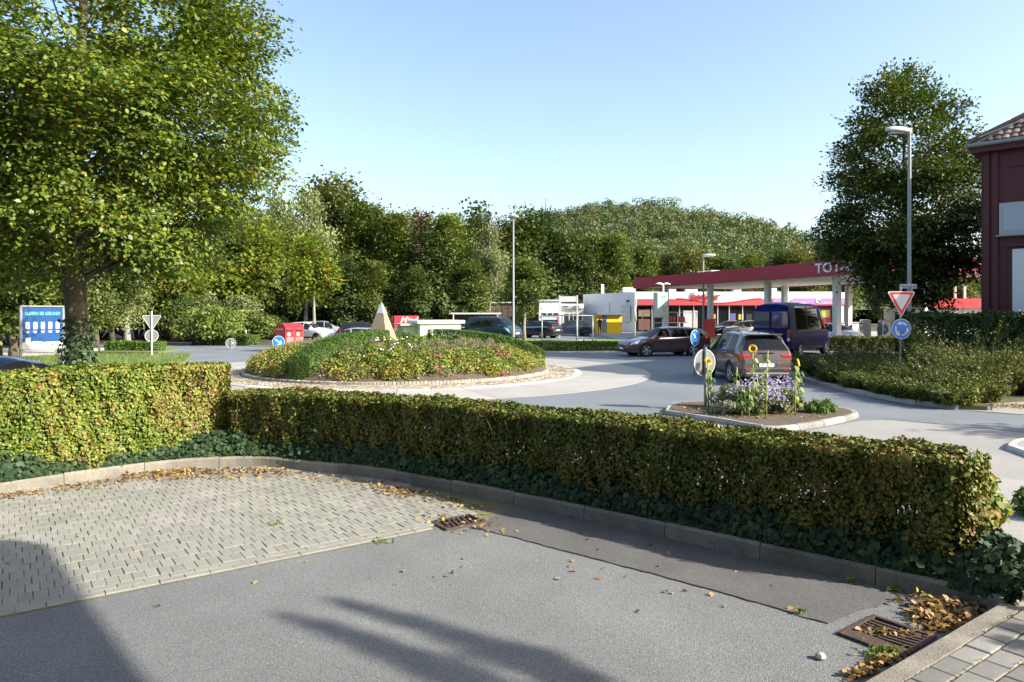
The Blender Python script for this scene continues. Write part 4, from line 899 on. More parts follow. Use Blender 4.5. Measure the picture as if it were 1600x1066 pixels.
SPR = [(10.9, 18.0, 1.0, .8, .5, 'spreading shrub at the near corner of the right verge'), (10.6, 19.4, .9, .9, .55, 'spreading shrub beside the right kerb below the round sign'), (11.8, 19.0, 1.0, .9, .95, 'feathery shrub with yellow tips on the right verge'), (12.9, 19.6, 1.1, .9, 1.35, 'tall feathery shrub right of the round blue sign'), (10.5, 21.0, .9, 1.0, .55, 'low shrub along the kerb left of the round sign'), (11.9, 20.6, 1.0, .9, .8, 'shrub at the foot of the give-way sign'), (13.3, 20.8, 1.0, .9, 1.6, 'high arching shrub in front of the big hedge'), (10.7, 22.8, 1.0, 1.0, .6, 'shaded low shrub behind the parked-looking brown car'), (12.2, 22.6, 1.1, 1.0, .7, 'shaded shrub behind the give-way sign'), (11.3, 24.8, 1.2, 1.1, .65, 'dark low shrub further along the right kerb'), (13.0, 25.0, 1.3, 1.1, .7, 'dark shrub between the lamp post and van'), (12.0, 27.5, 1.3, 1.2, .65, 'dark shrub below the blue van'), (14.2, 28.5, 1.4, 1.2, .7, 'dark shrub at the right below the blue van'), (10.75, 17.35, .55, .5, .4, 'low shrub at the very tip of the right verge'), (11.7, 17.9, .6, .5, .5, 'shrub by the leaf litter at the front of the right verge'), (10.35, 18.55, .5, .6, .45, 'small shrub hanging over the right kerb'), (14.3, 19.3, .8, .7, .7, 'shaded low shrub at the right end of the verge'), (15.6, 31.0, 1.5, 1.2, .6, 'low shrub at the far end of the right verge')]
for i, (x, y, rx, ry, h, lb) in enumerate(SPR): spray('cotoneaster', lb, (x, y, .09), rx, ry, h, 330 if y < 22 else 260, 160+i, .055 if y < 22 else .065)
bush('yellow_flowering_shrub', 'small shrub with yellow flowers at the front of the right verge', (11.35, 18.15, .1), .5, .4, .5, leafmat('yellow_shrub', [(0, (.10, .15, .02)), (.7, (.20, .24, .03)), (.88, (.5, .42, .03)), (1, (.6, .5, .03))], clump=3), 1500, .055, 180, OVAL)
hedge('tall_hedge', 'tall dark clipped hedge in front of the red house', [(14.3, 25.2), (15.0, 23.4), (17.0, 20.6), (20.5, 18.0)], 1.6, 2.2, .075, 1500, LM_YEW, 181, z0=.05, twigs=30, depth=.09, wob=.1)
hedge('low_hedge', 'low reddish-green hedge along the forecourt edge behind the blue van', [(17.5, 43.5), (20.5, 42.6), (24, 42.0), (27.5, 41.6)], 1.3, .8, .09, 900, LM_OLIVE, 182, z0=.05, twigs=10)
rng = np.random.default_rng(9); P = []
for _ in range(260): P.append((11.2+rng.uniform(0, 1.6), 17.2+rng.uniform(-.25, .25)+rng.uniform(0, .6), .03))
P = np.array(P); V, F = leaves(P, np.tile([[0, 0, 1.]], (len(P), 1))+rng.normal(size=(len(P), 3))*.4, .06, rng, OVAL)
tag(link('leaf_litter', npmesh('leaf_litter', V, F, LM_FALLEN)), 'brown leaf litter at the front of the right verge', 'leaves', kind='stuff')

# ------------------------------------------------------------------ flower bed on the splitter island
def sunflower(loc, h, head, face, seed, lb):
    rg = random.Random(seed); t = thing('sunflower', lb, 'sunflower', loc, 0, 'sunflowers on the splitter island'); st = MB()
    bend = Vector((rg.gauss(0, .05), rg.gauss(0, .05), 0)); top = Vector((0, 0, h))+bend; st.tube([(0, 0, -.03), tuple(Vector((0, 0, h*.5))+bend*.3), tuple(top)], [.017, .014, .011], 6); st.build('stem', mat('sunflower_stem', (.33, .36, .12), rough=.8, var=.15), t, smooth=True)
    rgn = np.random.default_rng(seed); k = 17; zz = np.linspace(.22, .95, k)*h; an = np.arange(k)*2.4+seed; P = np.stack([np.cos(an)*.075, np.sin(an)*.075, zz-.05], 1); N = np.stack([np.cos(an)*.8, np.sin(an)*.8, an*0+.5], 1); ax = np.stack([np.cos(an)*.6, np.sin(an)*.6, an*0-.9], 1)
    V, F = leaves(P, N, .125, rgn, OVAL, axis=ax*2, fold=.2); link('leaf', npmesh('leaf', V, F, leafmat('sunflower_leaf', [(0, (.13, .2, .05)), (.6, (.22, .3, .09)), (1, (.3, .34, .13))], trans=.35)), t)['kind'] = 'stuff'
    if head:
        d = Vector(face).normalized(); Mx = Matrix.Translation(top+d*.03) @ d.to_track_quat('Z', 'Y').to_matrix().to_4x4()
        MB().lathe([(.001, -.03), (.04, -.02), (.05, 0), (.035, .015), (.001, .02)], 12, Mx).build('disc', mat('sunflower_disc', (.10, .055, .015), rough=.9, bump=.5, bs=200), t, smooth=True)
        pt = MB()
        for r_, ph, tl in ((.105, 0, .015), (.095, .2, .03)):
            for i in range(13):
                a = 2*math.pi*i/13+ph; c, s = math.cos(a), math.sin(a); w_ = .02
                pt.poly([Mx @ Vector(q) for q in ((c*.042-s*w_*.4, s*.042+c*w_*.4, .002), (c*.075-s*w_, s*.075+c*w_, tl), (c*r_, s*r_, tl*.6), (c*.075+s*w_, s*.075-c*w_, tl), (c*.042+s*w_*.4, s*.042-c*w_*.4, .002))])
        pt.build('petals', mat('sunflower_petal', (.72, .42, .02), rough=.6, isl=.2), t, flip=False)
def isld(px, d): return ((px-800)*d/FPX, d, .1)
for px, d, h, head, face, lb in ((1178, 15.7, 1.42, True, (-.3, -1, .3), 'tallest sunflower with an open yellow head before the brown car'), (1197, 15.2, 1.42, False, (0, 0, 1), 'sunflower stalk with a withered head beside the tallest one'), (1242, 15.6, 1.12, True, (.8, -.4, .2), 'sunflower with a side-turned head at the right of the bed'), (1249, 15.9, .95, False, (0, 0, 1), 'leafy sunflower stalk at the right end of the bed'), (1107, 17.0, 1.05, True, (.3, -.9, .5), 'sunflower close to the grey sign post'), (1111, 16.9, .7, False, (0, 0, 1), 'short sunflower stalk at the foot of the sign post'), (1150, 16.6, .95, False, (0, 0, 1), 'bare sunflower stalk behind the lilac asters'), (1159, 15.3, .7, False, (0, 0, 1), 'short pale stalk at the front left of the asters'), (1170, 15.2, .62, False, (0, 0, 1), 'thin pale stalk in front of the asters'), (1188, 15.8, .8, False, (0, 0, 1), 'pale stalk between the two tall sunflowers')):
    sunflower(isld(px, d), h, head, face, int(px), lb)
def aster(loc, rx, h, seed, lb, fl=True):
    b = bush('aster_clump', lb, loc, rx, rx*.8, h, leafmat('aster_leaf', [(0, (.10, .14, .05)), (.6, (.19, .22, .09)), (1, (.27, .26, .14))]), 1500, .06, seed, RHOMB, lob=9, cat='flowers', axis_up=True)
    if fl:
        rg = np.random.default_rng(seed); n = 170; a = rg.uniform(0, 6.283, n); r = rg.uniform(0, 1, n)**.5; P = np.stack([np.cos(a)*r*rx*.95, np.sin(a)*r*rx*.8, h*(1.02-.35*r*r)+rg.normal(size=n)*.06], 1)
        V, F = leaves(P, np.tile([[0, -.4, .7]], (n, 1))+rg.normal(size=(n, 3))*.4, .042, rg, [(-.5, 0), (-.35, .35), (0, .5), (.35, .35), (.5, 0), (.35, -.35), (0, -.5), (-.35, -.35)]); link('blossoms', npmesh('blossoms', V, F, leafmat('aster_petal', [(0, (.26, .22, .42)), (.6, (.36, .31, .50)), (1, (.46, .42, .54))], trans=.25)), b)
aster(isld(1163, 16.1), .42, .62, 191, 'left clump of lilac asters in the island bed'); aster(isld(1190, 16.4), .45, .72, 192, 'middle clump of lilac asters in the island bed'); aster(isld(1222, 16.6), .45, .66, 193, 'right clump of lilac asters in the island bed'); aster(isld(1208, 15.7), .36, .45, 194, 'low front clump of lilac asters'); aster(isld(1232, 16.1), .38, .5, 195, 'faded aster clump beside the right sunflower', False)
bush('grey_shrub', 'round grey-green shrub at the left of the island flower bed', isld(1137, 16.7), .48, .42, .62, LM_BIRCH, 2600, .05, 196)
bush('silver_herb', 'silvery low herb at the front of the island bed', isld(1133, 15.7), .42, .3, .32, leafmat('silver_leaf', [(0, (.20, .24, .17)), (1, (.38, .42, .33))]), 1700, .05, 197, axis_up=True)
bush('dark_herb', 'dark green herb behind the pale stalks of the island bed', isld(1172, 15.6), .5, .3, .36, LM_DARK, 1700, .05, 198, axis_up=True)
bush('grass_tuft', 'green leafy tuft at the right end of the splitter island', isld(1283, 15.9), .42, .3, .32, LM_BOX, 1800, .12, 199, BLADE, axis_up=True, asp=2.0)
rg = np.random.default_rng(66); q = [isld(rg.uniform(1050, 1290), rg.uniform(14.9, 17)) for _ in range(420)]; q = np.array([p for p in q if in_poly(p[0], p[1], [(a.x, a.y) for a in offset_path(spf, .18)])]); q[:, 2] = .115
V, F = leaves(q, np.tile([[0, 0, 1.]], (len(q), 1))+rg.normal(size=(len(q), 3))*.5, .06, rg, OVAL); tag(link('bed_litter', npmesh('bed_litter', V, F, LM_FALLEN)), 'dry leaves and litter on the soil of the splitter island', 'leaves', kind='stuff')

# grass blades on the left verge
rg = np.random.default_rng(501); n = 26000; x = rg.uniform(-27, -9.5, n); y = rg.uniform(19.5, 38.6, n); vp = [(-27, 24), (-9.5, 19.5), (-13.0, 27.5), (-17.2, 38.2), (-22.5, 38.6), (-27, 33)]
k = np.array([in_poly(a, b, vp) for a, b in zip(x, y)]); P = np.stack([x, y, np.full(n, .13)], 1)[k]
V, F = leaves(P, rg.normal(size=P.shape)*np.array([1, 1, .2]), .15, rg, BLADE, axis=np.tile([[0, 0, 1.]], (len(P), 1)), asp=1.6); tag(link('grass', npmesh('grass', V, F, leafmat('grass_blade', [(0, (.09, .15, .03)), (1, (.19, .24, .06))], trans=.3))), 'rough grass on the verge beyond the left hedge', 'grass', kind='stuff')
# ------------------------------------------------------------------ vehicles
M_TYRE = mat('tyre_rubber', (0.018, 0.018, 0.019), rough=.8); M_ALLOY = mat('alloy', (.62, .62, .63), rough=.3, metal=.7); M_BLACK = mat('black_plastic', (.02, .02, .022), rough=.55)
M_GLASS = glassmat('car_glass', (.30, .34, .34), .55); M_GLASSD = glassmat('dark_car_glass', (.1, .1, .1), .12); M_CHROME = mat('chrome', (.75, .75, .76), rough=.15, metal=1)
M_RED = mat('tail_light_red', (.45, .012, .015), rough=.2, coat=.6); M_HEAD = mat('head_light', (.75, .77, .8), rough=.1, metal=.3, coat=1); M_PLATE = mat('number_plate', (.8, .8, .78), rough=.4); M_EU = mat('plate_blue', (.02, .08, .45), rough=.4); M_SEAT = mat('seat_fabric', (.035, .034, .035), rough=.9)
M_DULL = mat('underbody', (.012, .012, .012), rough=.9)
def wheel_meshes(r, wd, rim_m):
    key = ('w', r, wd, rim_m.name)
    if key in MATS: return MATS[key]
    My = Matrix.Rotation(math.pi/2, 4, 'X')               # local Z (outward) -> -Y, flipped per side by rotation
    ty = MB().lathe([(r*.66, -wd/2), (r*.93, -wd/2), (r*.995, -wd*.36), (r, 0), (r*.995, wd*.36), (r*.93, wd/2), (r*.70, wd*.49), (r*.66, wd*.40)], 28, My).mesh('tyre', M_TYRE); ty.polygons.foreach_set('use_smooth', [True]*len(ty.polygons))
    hub = MB().lathe([(r*.68, wd*.2), (r*.66, wd*.22), (.01, wd*.2)], 20, My).mesh('wheel', M_DULL)
    rm = MB(); n = 5
    rm.lathe([(r*.685, wd*.36), (r*.70, wd*.46), (r*.655, wd*.46), (r*.60, wd*.30), (r*.62, wd*.25)], 28, My)
    rm.lathe([(r*.17, wd*.25), (r*.17, wd*.42), (r*.10, wd*.45), (.002, wd*.45)], 14, My)
    for k in range(n):
        for dk in (-.16, .16):
            a = 2*math.pi*k/n+dk; c, s = math.cos(a), math.sin(a); a2 = 2*math.pi*k/n+dk*.9; c2, s2 = math.cos(a2), math.sin(a2); w0, w1 = r*.045, r*.06
            q = [(c*r*.12-s*w0, s*r*.12+c*w0), (c*r*.12+s*w0, s*r*.12-c*w0), (c2*r*.66+s2*w1, s2*r*.66-c2*w1), (c2*r*.66-s2*w1, s2*r*.66+c2*w1)]
            rm.prism(q, wd*.28, wd*.42, M=My)
    rmm = rm.mesh('rim', rim_m)
    MATS[key] = (hub, ty, rmm); return MATS[key]
def smooth_fn(pts, ker):
    xs = np.array([p[0] for p in pts]); zs = np.array([p[1] for p in pts]); o = np.argsort(xs); xs, zs = xs[o], zs[o]
    fx = np.linspace(xs[0], xs[-1], 900); fz = np.interp(fx, xs, zs); k = max(1, int(ker/(fx[1]-fx[0])))
    pad = np.concatenate([2*fz[0]-fz[k:0:-1], fz, 2*fz[-1]-fz[-2:-k-2:-1]]); w = np.hanning(2*k+1)+1e-6; w /= w.sum(); fz = np.convolve(pad, w, 'valid')
    return lambda x: np.interp(x, fx, fz)
def car(name, label, loc, head, sp, paint_m, cat='car', group=None, glass=None, rim=None, cut=True):
    L, W = sp['L'], sp['W']; ker = sp.get('ker', .13)
    T = smooth_fn(sp['top'], ker); Bf = smooth_fn(sp['belt'], .15); Zb = smooth_fn(sp['bot'], .1); Wf = smooth_fn(sp['wid'], .15); rw_ = sp['roofw']; glass = glass or M_GLASS
    t = thing(name, label, cat, loc, R(head), group)
    def ctrl(x):
        w = float(Wf(x))*W/2; zb = float(Zb(x)); tt = float(T(x)); B = min(float(Bf(x)), tt-.03); g = tt-B; k = min(max((g-.06)/.38, 0), 1); k = k*k*(3-2*k)
        wr = w*.93*(1-k)+min(rw_, w*.93)*k; hb = B-zb
        return [(0, zb), (w*.86, zb), (w*.955, zb+.10), (w*.99, zb+hb*.42), (w, zb+hb*.7), (w*.97, B), (w*.97*.2+wr*.8, B+g*.76), (wr*.93, B+g*.94), (wr*.6, tt+.004), (0, tt+.018*k+.012)]
    cache = {}
    def S(x, v, side=1):
        kx = round(x, 4)
        if kx not in cache: cache[kx] = ctrl(x)
        c = cache[kx]; i = min(int(v), 8); u = v-i; p0, p1, p2, p3 = c[max(i-1, 0)], c[i], c[i+1], c[min(i+2, 9)]
        if i == 8: p3 = (-c[8][0], c[8][1])
        f = lambda a, b, d, e: .5*(2*b+(d-a)*u+(2*a-5*b+4*d-e)*u*u+(3*b-a-3*d+e)*u**3)
        return Vector((x, side*max(f(p0[0], p1[0], p2[0], p3[0]), 0 if v < 9 else 0), f(p0[1], p1[1], p2[1], p3[1])))
    def panel(nm, m, xb0, xb1, xt0, xt1, v0, v1, side, off=.006, nu=8, nv=6, parent=None, thick=True):
        rows = []
        for a in range(nu+1):
            row = []
            for b in range(nv+1):
                tt, s = b/nv, a/nu; v = v0+(v1-v0)*tt; x = (xb0+(xt0-xb0)*tt)*(1-s)+(xb1+(xt1-xb1)*tt)*s
                p = S(x, v, side); n = (S(x+.01, v, side)-S(x-.01, v, side)).cross(S(x, min(v+.05, 9), side)-S(x, v-.05, side))
                if n.y*side < 0: n = -n
                row.append(p+n.normalized()*off)
            rows.append(row)
        return MB().grid(rows).build(nm, m, parent or t, smooth=True)
    def toppanel(nm, m, x0, x1, v0, off=.006, parent=None, bow=0.0, nu=8, nv=14):
        rows = []
        for a in range(nu+1):
            row = []
            for b in range(nv+1):
                q = -1+2*b/nv; v = 9-(9-v0)*abs(q); x = x0+(x1-x0)*a/nu-bow*q*q*(1 if x0 < x1 else -1)*(1-a/nu)
                s = 1 if q >= 0 else -1; p = S(x, v, s); n = (S(x+.01, v, s)-S(x-.01, v, s)).cross(S(x, min(v+.05, 9), s)-S(x, v-.05, s))
                if n.z < 0: n = -n
                row.append(p+n.normalized()*off)
            rows.append(row)
        return MB().grid(rows).build(nm, m, parent or t, smooth=True)
    # shell
    nx = sp.get('nx', 110); xs = list(np.linspace(-L/2, L/2, nx)); nv = 46; vsv = list(np.linspace(0, 9, nv)); wins = sp.get('win', []); r = sp['r']; ra = r*1.13
    tops = [sp[k] for k in ('wind', 'rear') if k in sp]
    def opening(x, v, z):
        if 1.0 < v < 5:
            for xw in (sp['xf'], sp['xr']):
                if (x-xw)**2+(z-r)**2 < ra*ra: return True
        if cut:
            for xb0, xb1, xt0, xt1 in wins:
                v0, v1 = 5.12, 6.72; tt = (v-v0)/(v1-v0)
                if .0 < tt < 1.0 and xb0+(xt0-xb0)*tt+.015 < x < xb1+(xt1-xb1)*tt-.015: return True
            for x0, x1, v0 in tops:
                if min(x0, x1)+.03 < x < max(x0, x1)-.03 and v > v0+.08: return True
        return False
    mb = MB(); grid = {}
    for s in (1, -1):
        for i, x in enumerate(xs):
            for j, v in enumerate(vsv):
                if s == -1 and j in (0, nv-1): grid[(s, i, j)] = grid[(1, i, j)]; continue
                grid[(s, i, j)] = len(mb.v); mb.v.append(tuple(S(x, v, s)))
        for i in range(nx-1):
            for j in range(nv-1):
                xc, vc = (xs[i]+xs[i+1])/2, (vsv[j]+vsv[j+1])/2; zc = (mb.v[grid[(s, i, j)]][2]+mb.v[grid[(s, i+1, j+1)]][2])/2
                if opening(xc, vc, zc): continue
                f = [grid[(s, i, j)], grid[(s, i+1, j)], grid[(s, i+1, j+1)], grid[(s, i, j+1)]]
                mb.f.append(tuple(f if s == 1 else f[::-1])); mb.mi.append(0)
    for i in (0, nx-1):
        ring = [grid[(1, i, j)] for j in range(nv)]+[grid[(-1, i, j)] for j in range(nv-2, 0, -1)]; mb.f.append(tuple(ring)); mb.mi.append(0)
    mb.build('body', paint_m, t, smooth=True, angle=40)
    # dark floor below the windows, seats
    fl = MB(); fl.box(((sp['xr']+sp['xf'])/2-.1, 0, float(Bf(0))*.62), (sp['xf']-sp['xr']+.7, W*.86, float(Bf(0))*.55)); fl.build('floor_pan', M_DULL, t)
    if cut:
        for sx in sp.get('seats', (.25, -.75)):
            for sy in (.38, -.38):
                z = float(Bf(0)); MB().box((sx-.12, sy, z+.02), (.13, .46, .5)).box((sx-.15, sy, z+.34), (.09, .24, .16)).build('seat', M_SEAT, t, bevel=.04)
    # glass
    for k, wn in enumerate(wins):
        for s in (1, -1):
            if (k, s) in sp.get('open', []): continue
            panel('side_window', glass, *wn, 5.1, 6.75, s, .004)
    if 'wind' in sp: toppanel('windscreen', glass, *sp['wind'], bow=.1)
    if 'rear' in sp: toppanel('rear_window', sp.get('rear_glass', glass), *sp['rear'])
    # pillars' black trim line at the belt, sills
    for s in (1, -1):
        if wins: panel('belt_trim', sp.get('trim', M_BLACK), wins[-1][0]+.05, wins[0][1]-.05, wins[-1][0]+.05, wins[0][1]-.05, 4.96, 5.1, s, .008, nu=20, nv=2)
        panel('sill', sp.get('sillm', M_BLACK), sp['xr']+ra+.02, sp['xf']-ra-.02, sp['xr']+ra+.02, sp['xf']-ra-.02, 1.2, 2.2, s, .006, nu=6, nv=3)
        for xg in sp.get('gaps', []):                   # door gaps
            panel('door_gap', M_DULL, xg, xg+.012, xg, xg+.012, 2.2, 5.05, s, .003, nu=1, nv=12)
        for xh in sp.get('handles', []):
            p = S(xh, 4.55, s); MB().box((p.x, p.y+s*.012, p.z), (.2, .03, .035)).build('door_handle', sp.get('handlem', paint_m), t, bevel=.01)
        # mirror
        if 'mirror' in sp:
            mx, mz = sp['mirror']; p = S(mx, 5.2, s); mr = MB().box((p.x, p.y+s*.15, mz), (.11, .2, .14)); mr.box((p.x+.03, p.y+s*.03, mz-.05), (.06, .12, .04)); mr.build('mirror', sp.get('mirrorm', paint_m), t, bevel=.025)
    # wheels, arches
    hub, ty, rmm = wheel_meshes(r, sp.get('tw', .22), rim or M_ALLOY)
    for xw in (sp['xf'], sp['xr']):
        for s in (1, -1):
            wy = float(Wf(xw))*W/2; wo = link('wheel', hub, t); wo.location = (xw, s*(wy-.125), r); wo.rotation_euler = (0, R(17*(xw > 0)), 0 if s == -1 else math.pi); link('tyre', ty, wo); link('rim', rmm, wo)
            ar = MB(); rows = []
            for k in range(25):
                a = math.pi*(-.12+1.24*k/24); row = []
                for rr_, o_ in ((ra-.03, -.05), (ra-.012, .004), (ra+sp.get('lip', .03), .006)):
                    x_, z_ = xw+math.cos(a)*rr_, r+math.sin(a)*rr_; c = ctrl(x_); zq = [q[1] for q in c[1:6]]; yq = [q[0] for q in c[1:6]]; y_ = float(np.interp(z_, zq, yq)); row.append((x_, s*(y_+o_), max(z_, .1)))
                rows.append(row)
            ar.grid(rows).build('wheel_arch', sp.get('archm', paint_m), t, smooth=True)
            MB().lathe([(.02, -.26), (ra, -.26), (ra, -.03)], 20, Matrix.Translation((xw, s*wy, r)) @ Matrix.Rotation(-s*math.pi/2, 4, 'X')).build('wheel_well', M_DULL, t, flip=False)
    # lights, plates, grille
    for q in sp.get('heads', []):
        for s in (1, -1): panel('headlight', M_HEAD, *q, s, .008)
    for q in sp.get('tails', []):
        for s in (1, -1): panel('tail_light', M_RED, *q, s, .012)
    for (x, z, dirx) in sp.get('plates', []):
        pl = MB().box((x, 0, z), (.012, .52, .115)).build('number_plate', M_PLATE, t); MB().box((x+dirx*.004, -dirx*-.24, z), (.012, .04, .113)).build('plate_strip', M_EU, pl)
    for bx_, dm, mm, nm, bv in sp.get('boxes', []): MB().box(bx_, dm).build(nm, mm, t, bevel=bv)
    t['_S'] = 0; del t['_S']
    return t, S

ES = dict(L=4.9, W=1.86, roofw=.60, r=.345, xf=1.44, xr=-1.30, tw=.24, lip=.025,
    top=[(-2.45, .72), (-2.40, .98), (-2.22, 1.18), (-1.98, 1.40), (-1.5, 1.48), (-.6, 1.52), (0, 1.515), (.38, 1.46), (.75, 1.27), (1.28, .99), (1.6, .94), (2.1, .84), (2.36, .72), (2.45, .58)],
    belt=[(-2.45, .96), (-1.5, 1.0), (0, .95), (1.2, .92), (1.8, .85), (2.3, .72), (2.45, .55)], bot=[(-2.45, .40), (-2.25, .24), (2.2, .20), (2.45, .28)],
    wid=[(-2.45, .74), (-2.3, .89), (-1.8, .97), (0, 1), (1.5, .98), (2.1, .9), (2.33, .76), (2.45, .60)],
    win=[(.06, .98, .1, .43), (-.93, .0, -.86, .04), (-1.95, -1.0, -1.68, -.93)], wind=(1.22, .36, 6.55), rear=(-2.32, -2.0, 6.7), gaps=[1.0, .03, -.95], handles=[.2, -.75], mirror=(.86, 1.0), trim=M_CHROME,
    heads=[(1.92, 2.3, 1.75, 2.2, 4.3, 5.3)], tails=[(-2.38, -1.95, -2.36, -2.02, 4.2, 5.2)],
    boxes=[((2.44, 0, .50), (.05, .55, .16), M_BLACK, 'grille', .02), ((2.40, 0, .30), (.1, 1.3, .12), M_BLACK, 'bumper_intake', .03)], plates=[(2.475, .42, 1), (-2.455, .72, -1)], seats=(.15, -.8))
ES_D = dict(ES); ES_D['open'] = [(0, 1)]
P_BROWN = paint('brown_metallic', (.11, .062, .055), .4, .32); P_BRONZE = paint('bronze_metallic', (.085, .062, .052), .4, .32); P_TEAL = paint('teal_paint', (.006, .055, .085), .2, .3)
P_BLACKP = paint('black_paint', (.010, .011, .014)); P_NAVY = paint('navy_paint', (.012, .02, .055), .2); P_WHITE = paint('white_paint', (.78, .78, .77)); P_SILVER = paint('silver_paint', (.42, .44, .46), .4); P_BLUE = mat('royal_blue_paint', (.005, .006, .085), rough=.45, spec=.1, coat=.03)
hd = math.degrees(math.atan2(-.27, -.96))
est, S_ = car('estate_car', 'dark brown estate car driving left with its driver window open', (8.15, 38.2, .002), hd, ES_D, P_BROWN)
TG = dict(L=4.43, W=1.82, roofw=.62, r=.345, xf=1.36, xr=-1.24, tw=.23, nx=150, lip=.045, archm=M_BLACK, ker=.10,
    top=[(-2.21, .78), (-2.18, .98), (-2.08, 1.08), (-1.90, 1.50), (-1.80, 1.585), (-1.3, 1.64), (-.5, 1.67), (.1, 1.65), (.45, 1.58), (.8, 1.37), (1.22, 1.10), (1.5, 1.04), (2.0, .95), (2.16, .8), (2.21, .62)],
    belt=[(-2.21, 1.02), (-1.2, 1.05), (0, 1.01), (1.2, .98), (1.8, .92), (2.21, .6)], bot=[(-2.21, .36), (-2.05, .27), (2.0, .25), (2.21, .34)],
    wid=[(-2.21, .82), (-2.08, .92), (-1.7, .98), (0, 1), (1.4, .98), (1.95, .9), (2.21, .66)],
    win=[(.1, .95, .14, .45), (-.8, .04, -.74, .08), (-1.62, -.88, -1.38, -.82)], wind=(1.16, .4, 6.5), rear=(-2.075, -1.87, 6.9), gaps=[1.0, .07, -.83], handles=[.22, -.62], mirror=(.84, 1.08),
    tails=[(-2.17, -1.93, -2.12, -1.86, 4.15, 5.25)], seats=(.2, -.75),
    boxes=[((-2.19, 0, .47), (.1, 1.52, .24), P_BRONZE, 'bumper', .05), ((-2.20, 0, .335), (.1, 1.45, .1), M_BLACK, 'bumper_skirt', .03), ((-2.225, 0, .405), (.05, 1.35, .035), MATS['alloy'], 'bumper_strip', .01), ((-2.20, 0, .665), (.05, .62, .16), M_BLACK, 'plate_recess', .02),
        ((-1.87, 0, 1.615), (.3, 1.12, .035), P_BRONZE, 'roof_spoiler', .015), ((-2.12, .62, .915), (.13, .34, .15), M_RED, 'tail_light', .04), ((-2.12, -.62, .915), (.13, .34, .15), M_RED, 'tail_light', .04), ((-2.155, 0, 1.045), (.03, .5, .022), M_BLACK, 'wiper', .006), ((-2.235, .58, .50), (.03, .16, .035), M_RED, 'reflector', .01), ((-2.235, -.58, .50), (.03, .16, .035), M_RED, 'reflector', .01)],
    plates=[(-2.232, .66, -1)], archl=1)
suv, S2 = car('suv', 'bronze brown compact suv seen from behind waiting at the roundabout', (7.98, 24.6, .002), 91.5, TG, P_BRONZE)
for s in (1, -1):
    pts = [tuple(S2(x, 7.25, s)+Vector((0, 0, dz))) for x, dz in ((-1.5, .0), (-1.42, .04), (-1.2, .055), (-.4, .06), (.2, .055), (.33, .03), (.4, .0))]
    MB().tube(pts, .014, 6).build('roof_rail', M_BLACK, suv, smooth=True)
MB().tube([(-1.45, 0, 1.64), (-1.56, 0, 1.72)], [.012, .004], 6).build('antenna', M_BLACK, suv)
em = MB().lathe([(.055, 0), (.062, .006), (.062, .014), (.05, .014), (.048, .004)], 20, Matrix.Translation((-2.175, 0, .93)) @ Matrix.Rotation(-math.pi/2, 4, 'Y')).build('emblem', M_CHROME, suv, smooth=True)
lt_ = MB()
def bar2(y0, z0, y1, z1):
    d = Vector((0, y1-y0, z1-z0)); n = Vector((0, -d.z, d.y)).normalized()*.006; a, b = Vector((-2.187, y0, .93+z0)), Vector((-2.187, y1, .93+z1)); lt_.poly([a+n, b+n, b-n, a-n])
for a in ((.022, .045, 0, .004), (-.022, .045, 0, .004), (.046, .02, .022, -.044), (.022, -.044, 0, -.002), (0, -.002, -.022, -.044), (-.022, -.044, -.046, .02)): bar2(*a)
lt_.build('emblem_mark', M_CHROME, em, flip=False)
VT = dict(L=5.0, W=1.92, roofw=.70, r=.335, xf=1.62, xr=-1.5, tw=.22, nx=80, ker=.09,
    top=[(-2.5, .9), (-2.46, 1.6), (-2.36, 1.84), (-1.5, 1.90), (.7, 1.9), (1.05, 1.80), (1.35, 1.58), (1.95, 1.12), (2.2, 1.03), (2.42, .84), (2.5, .6)], belt=[(-2.5, 1.1), (0, 1.1), (1.5, 1.05), (2.1, .98), (2.5, .55)], bot=[(-2.5, .35), (2.2, .24), (2.5, .3)], wid=[(-2.5, .9), (-2.3, .98), (1.5, .99), (2.1, .92), (2.4, .78), (2.5, .66)],
    win=[(.55, 1.6, .58, 1.02), (-.65, .45, -.62, .5), (-2.25, -.75, -2.15, -.72)], wind=(1.88, .98, 6.4), gaps=[1.58, .5, -.7], mirror=(1.35, 1.2), mirrorm=M_BLACK, heads=[(2.0, 2.36, 1.75, 2.2, 4.1, 5.2)], boxes=[((2.49, 0, .74), (.05, .95, .16), M_CHROME, 'grille', .02), ((2.47, 0, .40), (.08, 1.3, .16), M_DULL, 'bumper_intake', .02)], plates=[(2.505, .55, 1)])
car('minivan', 'teal blue minivan parked beyond the lawn left of the tall lamp post', (-1.5, 60.3, .002), -38, VT, P_TEAL, 'van', glass=M_GLASSD, cut=False)
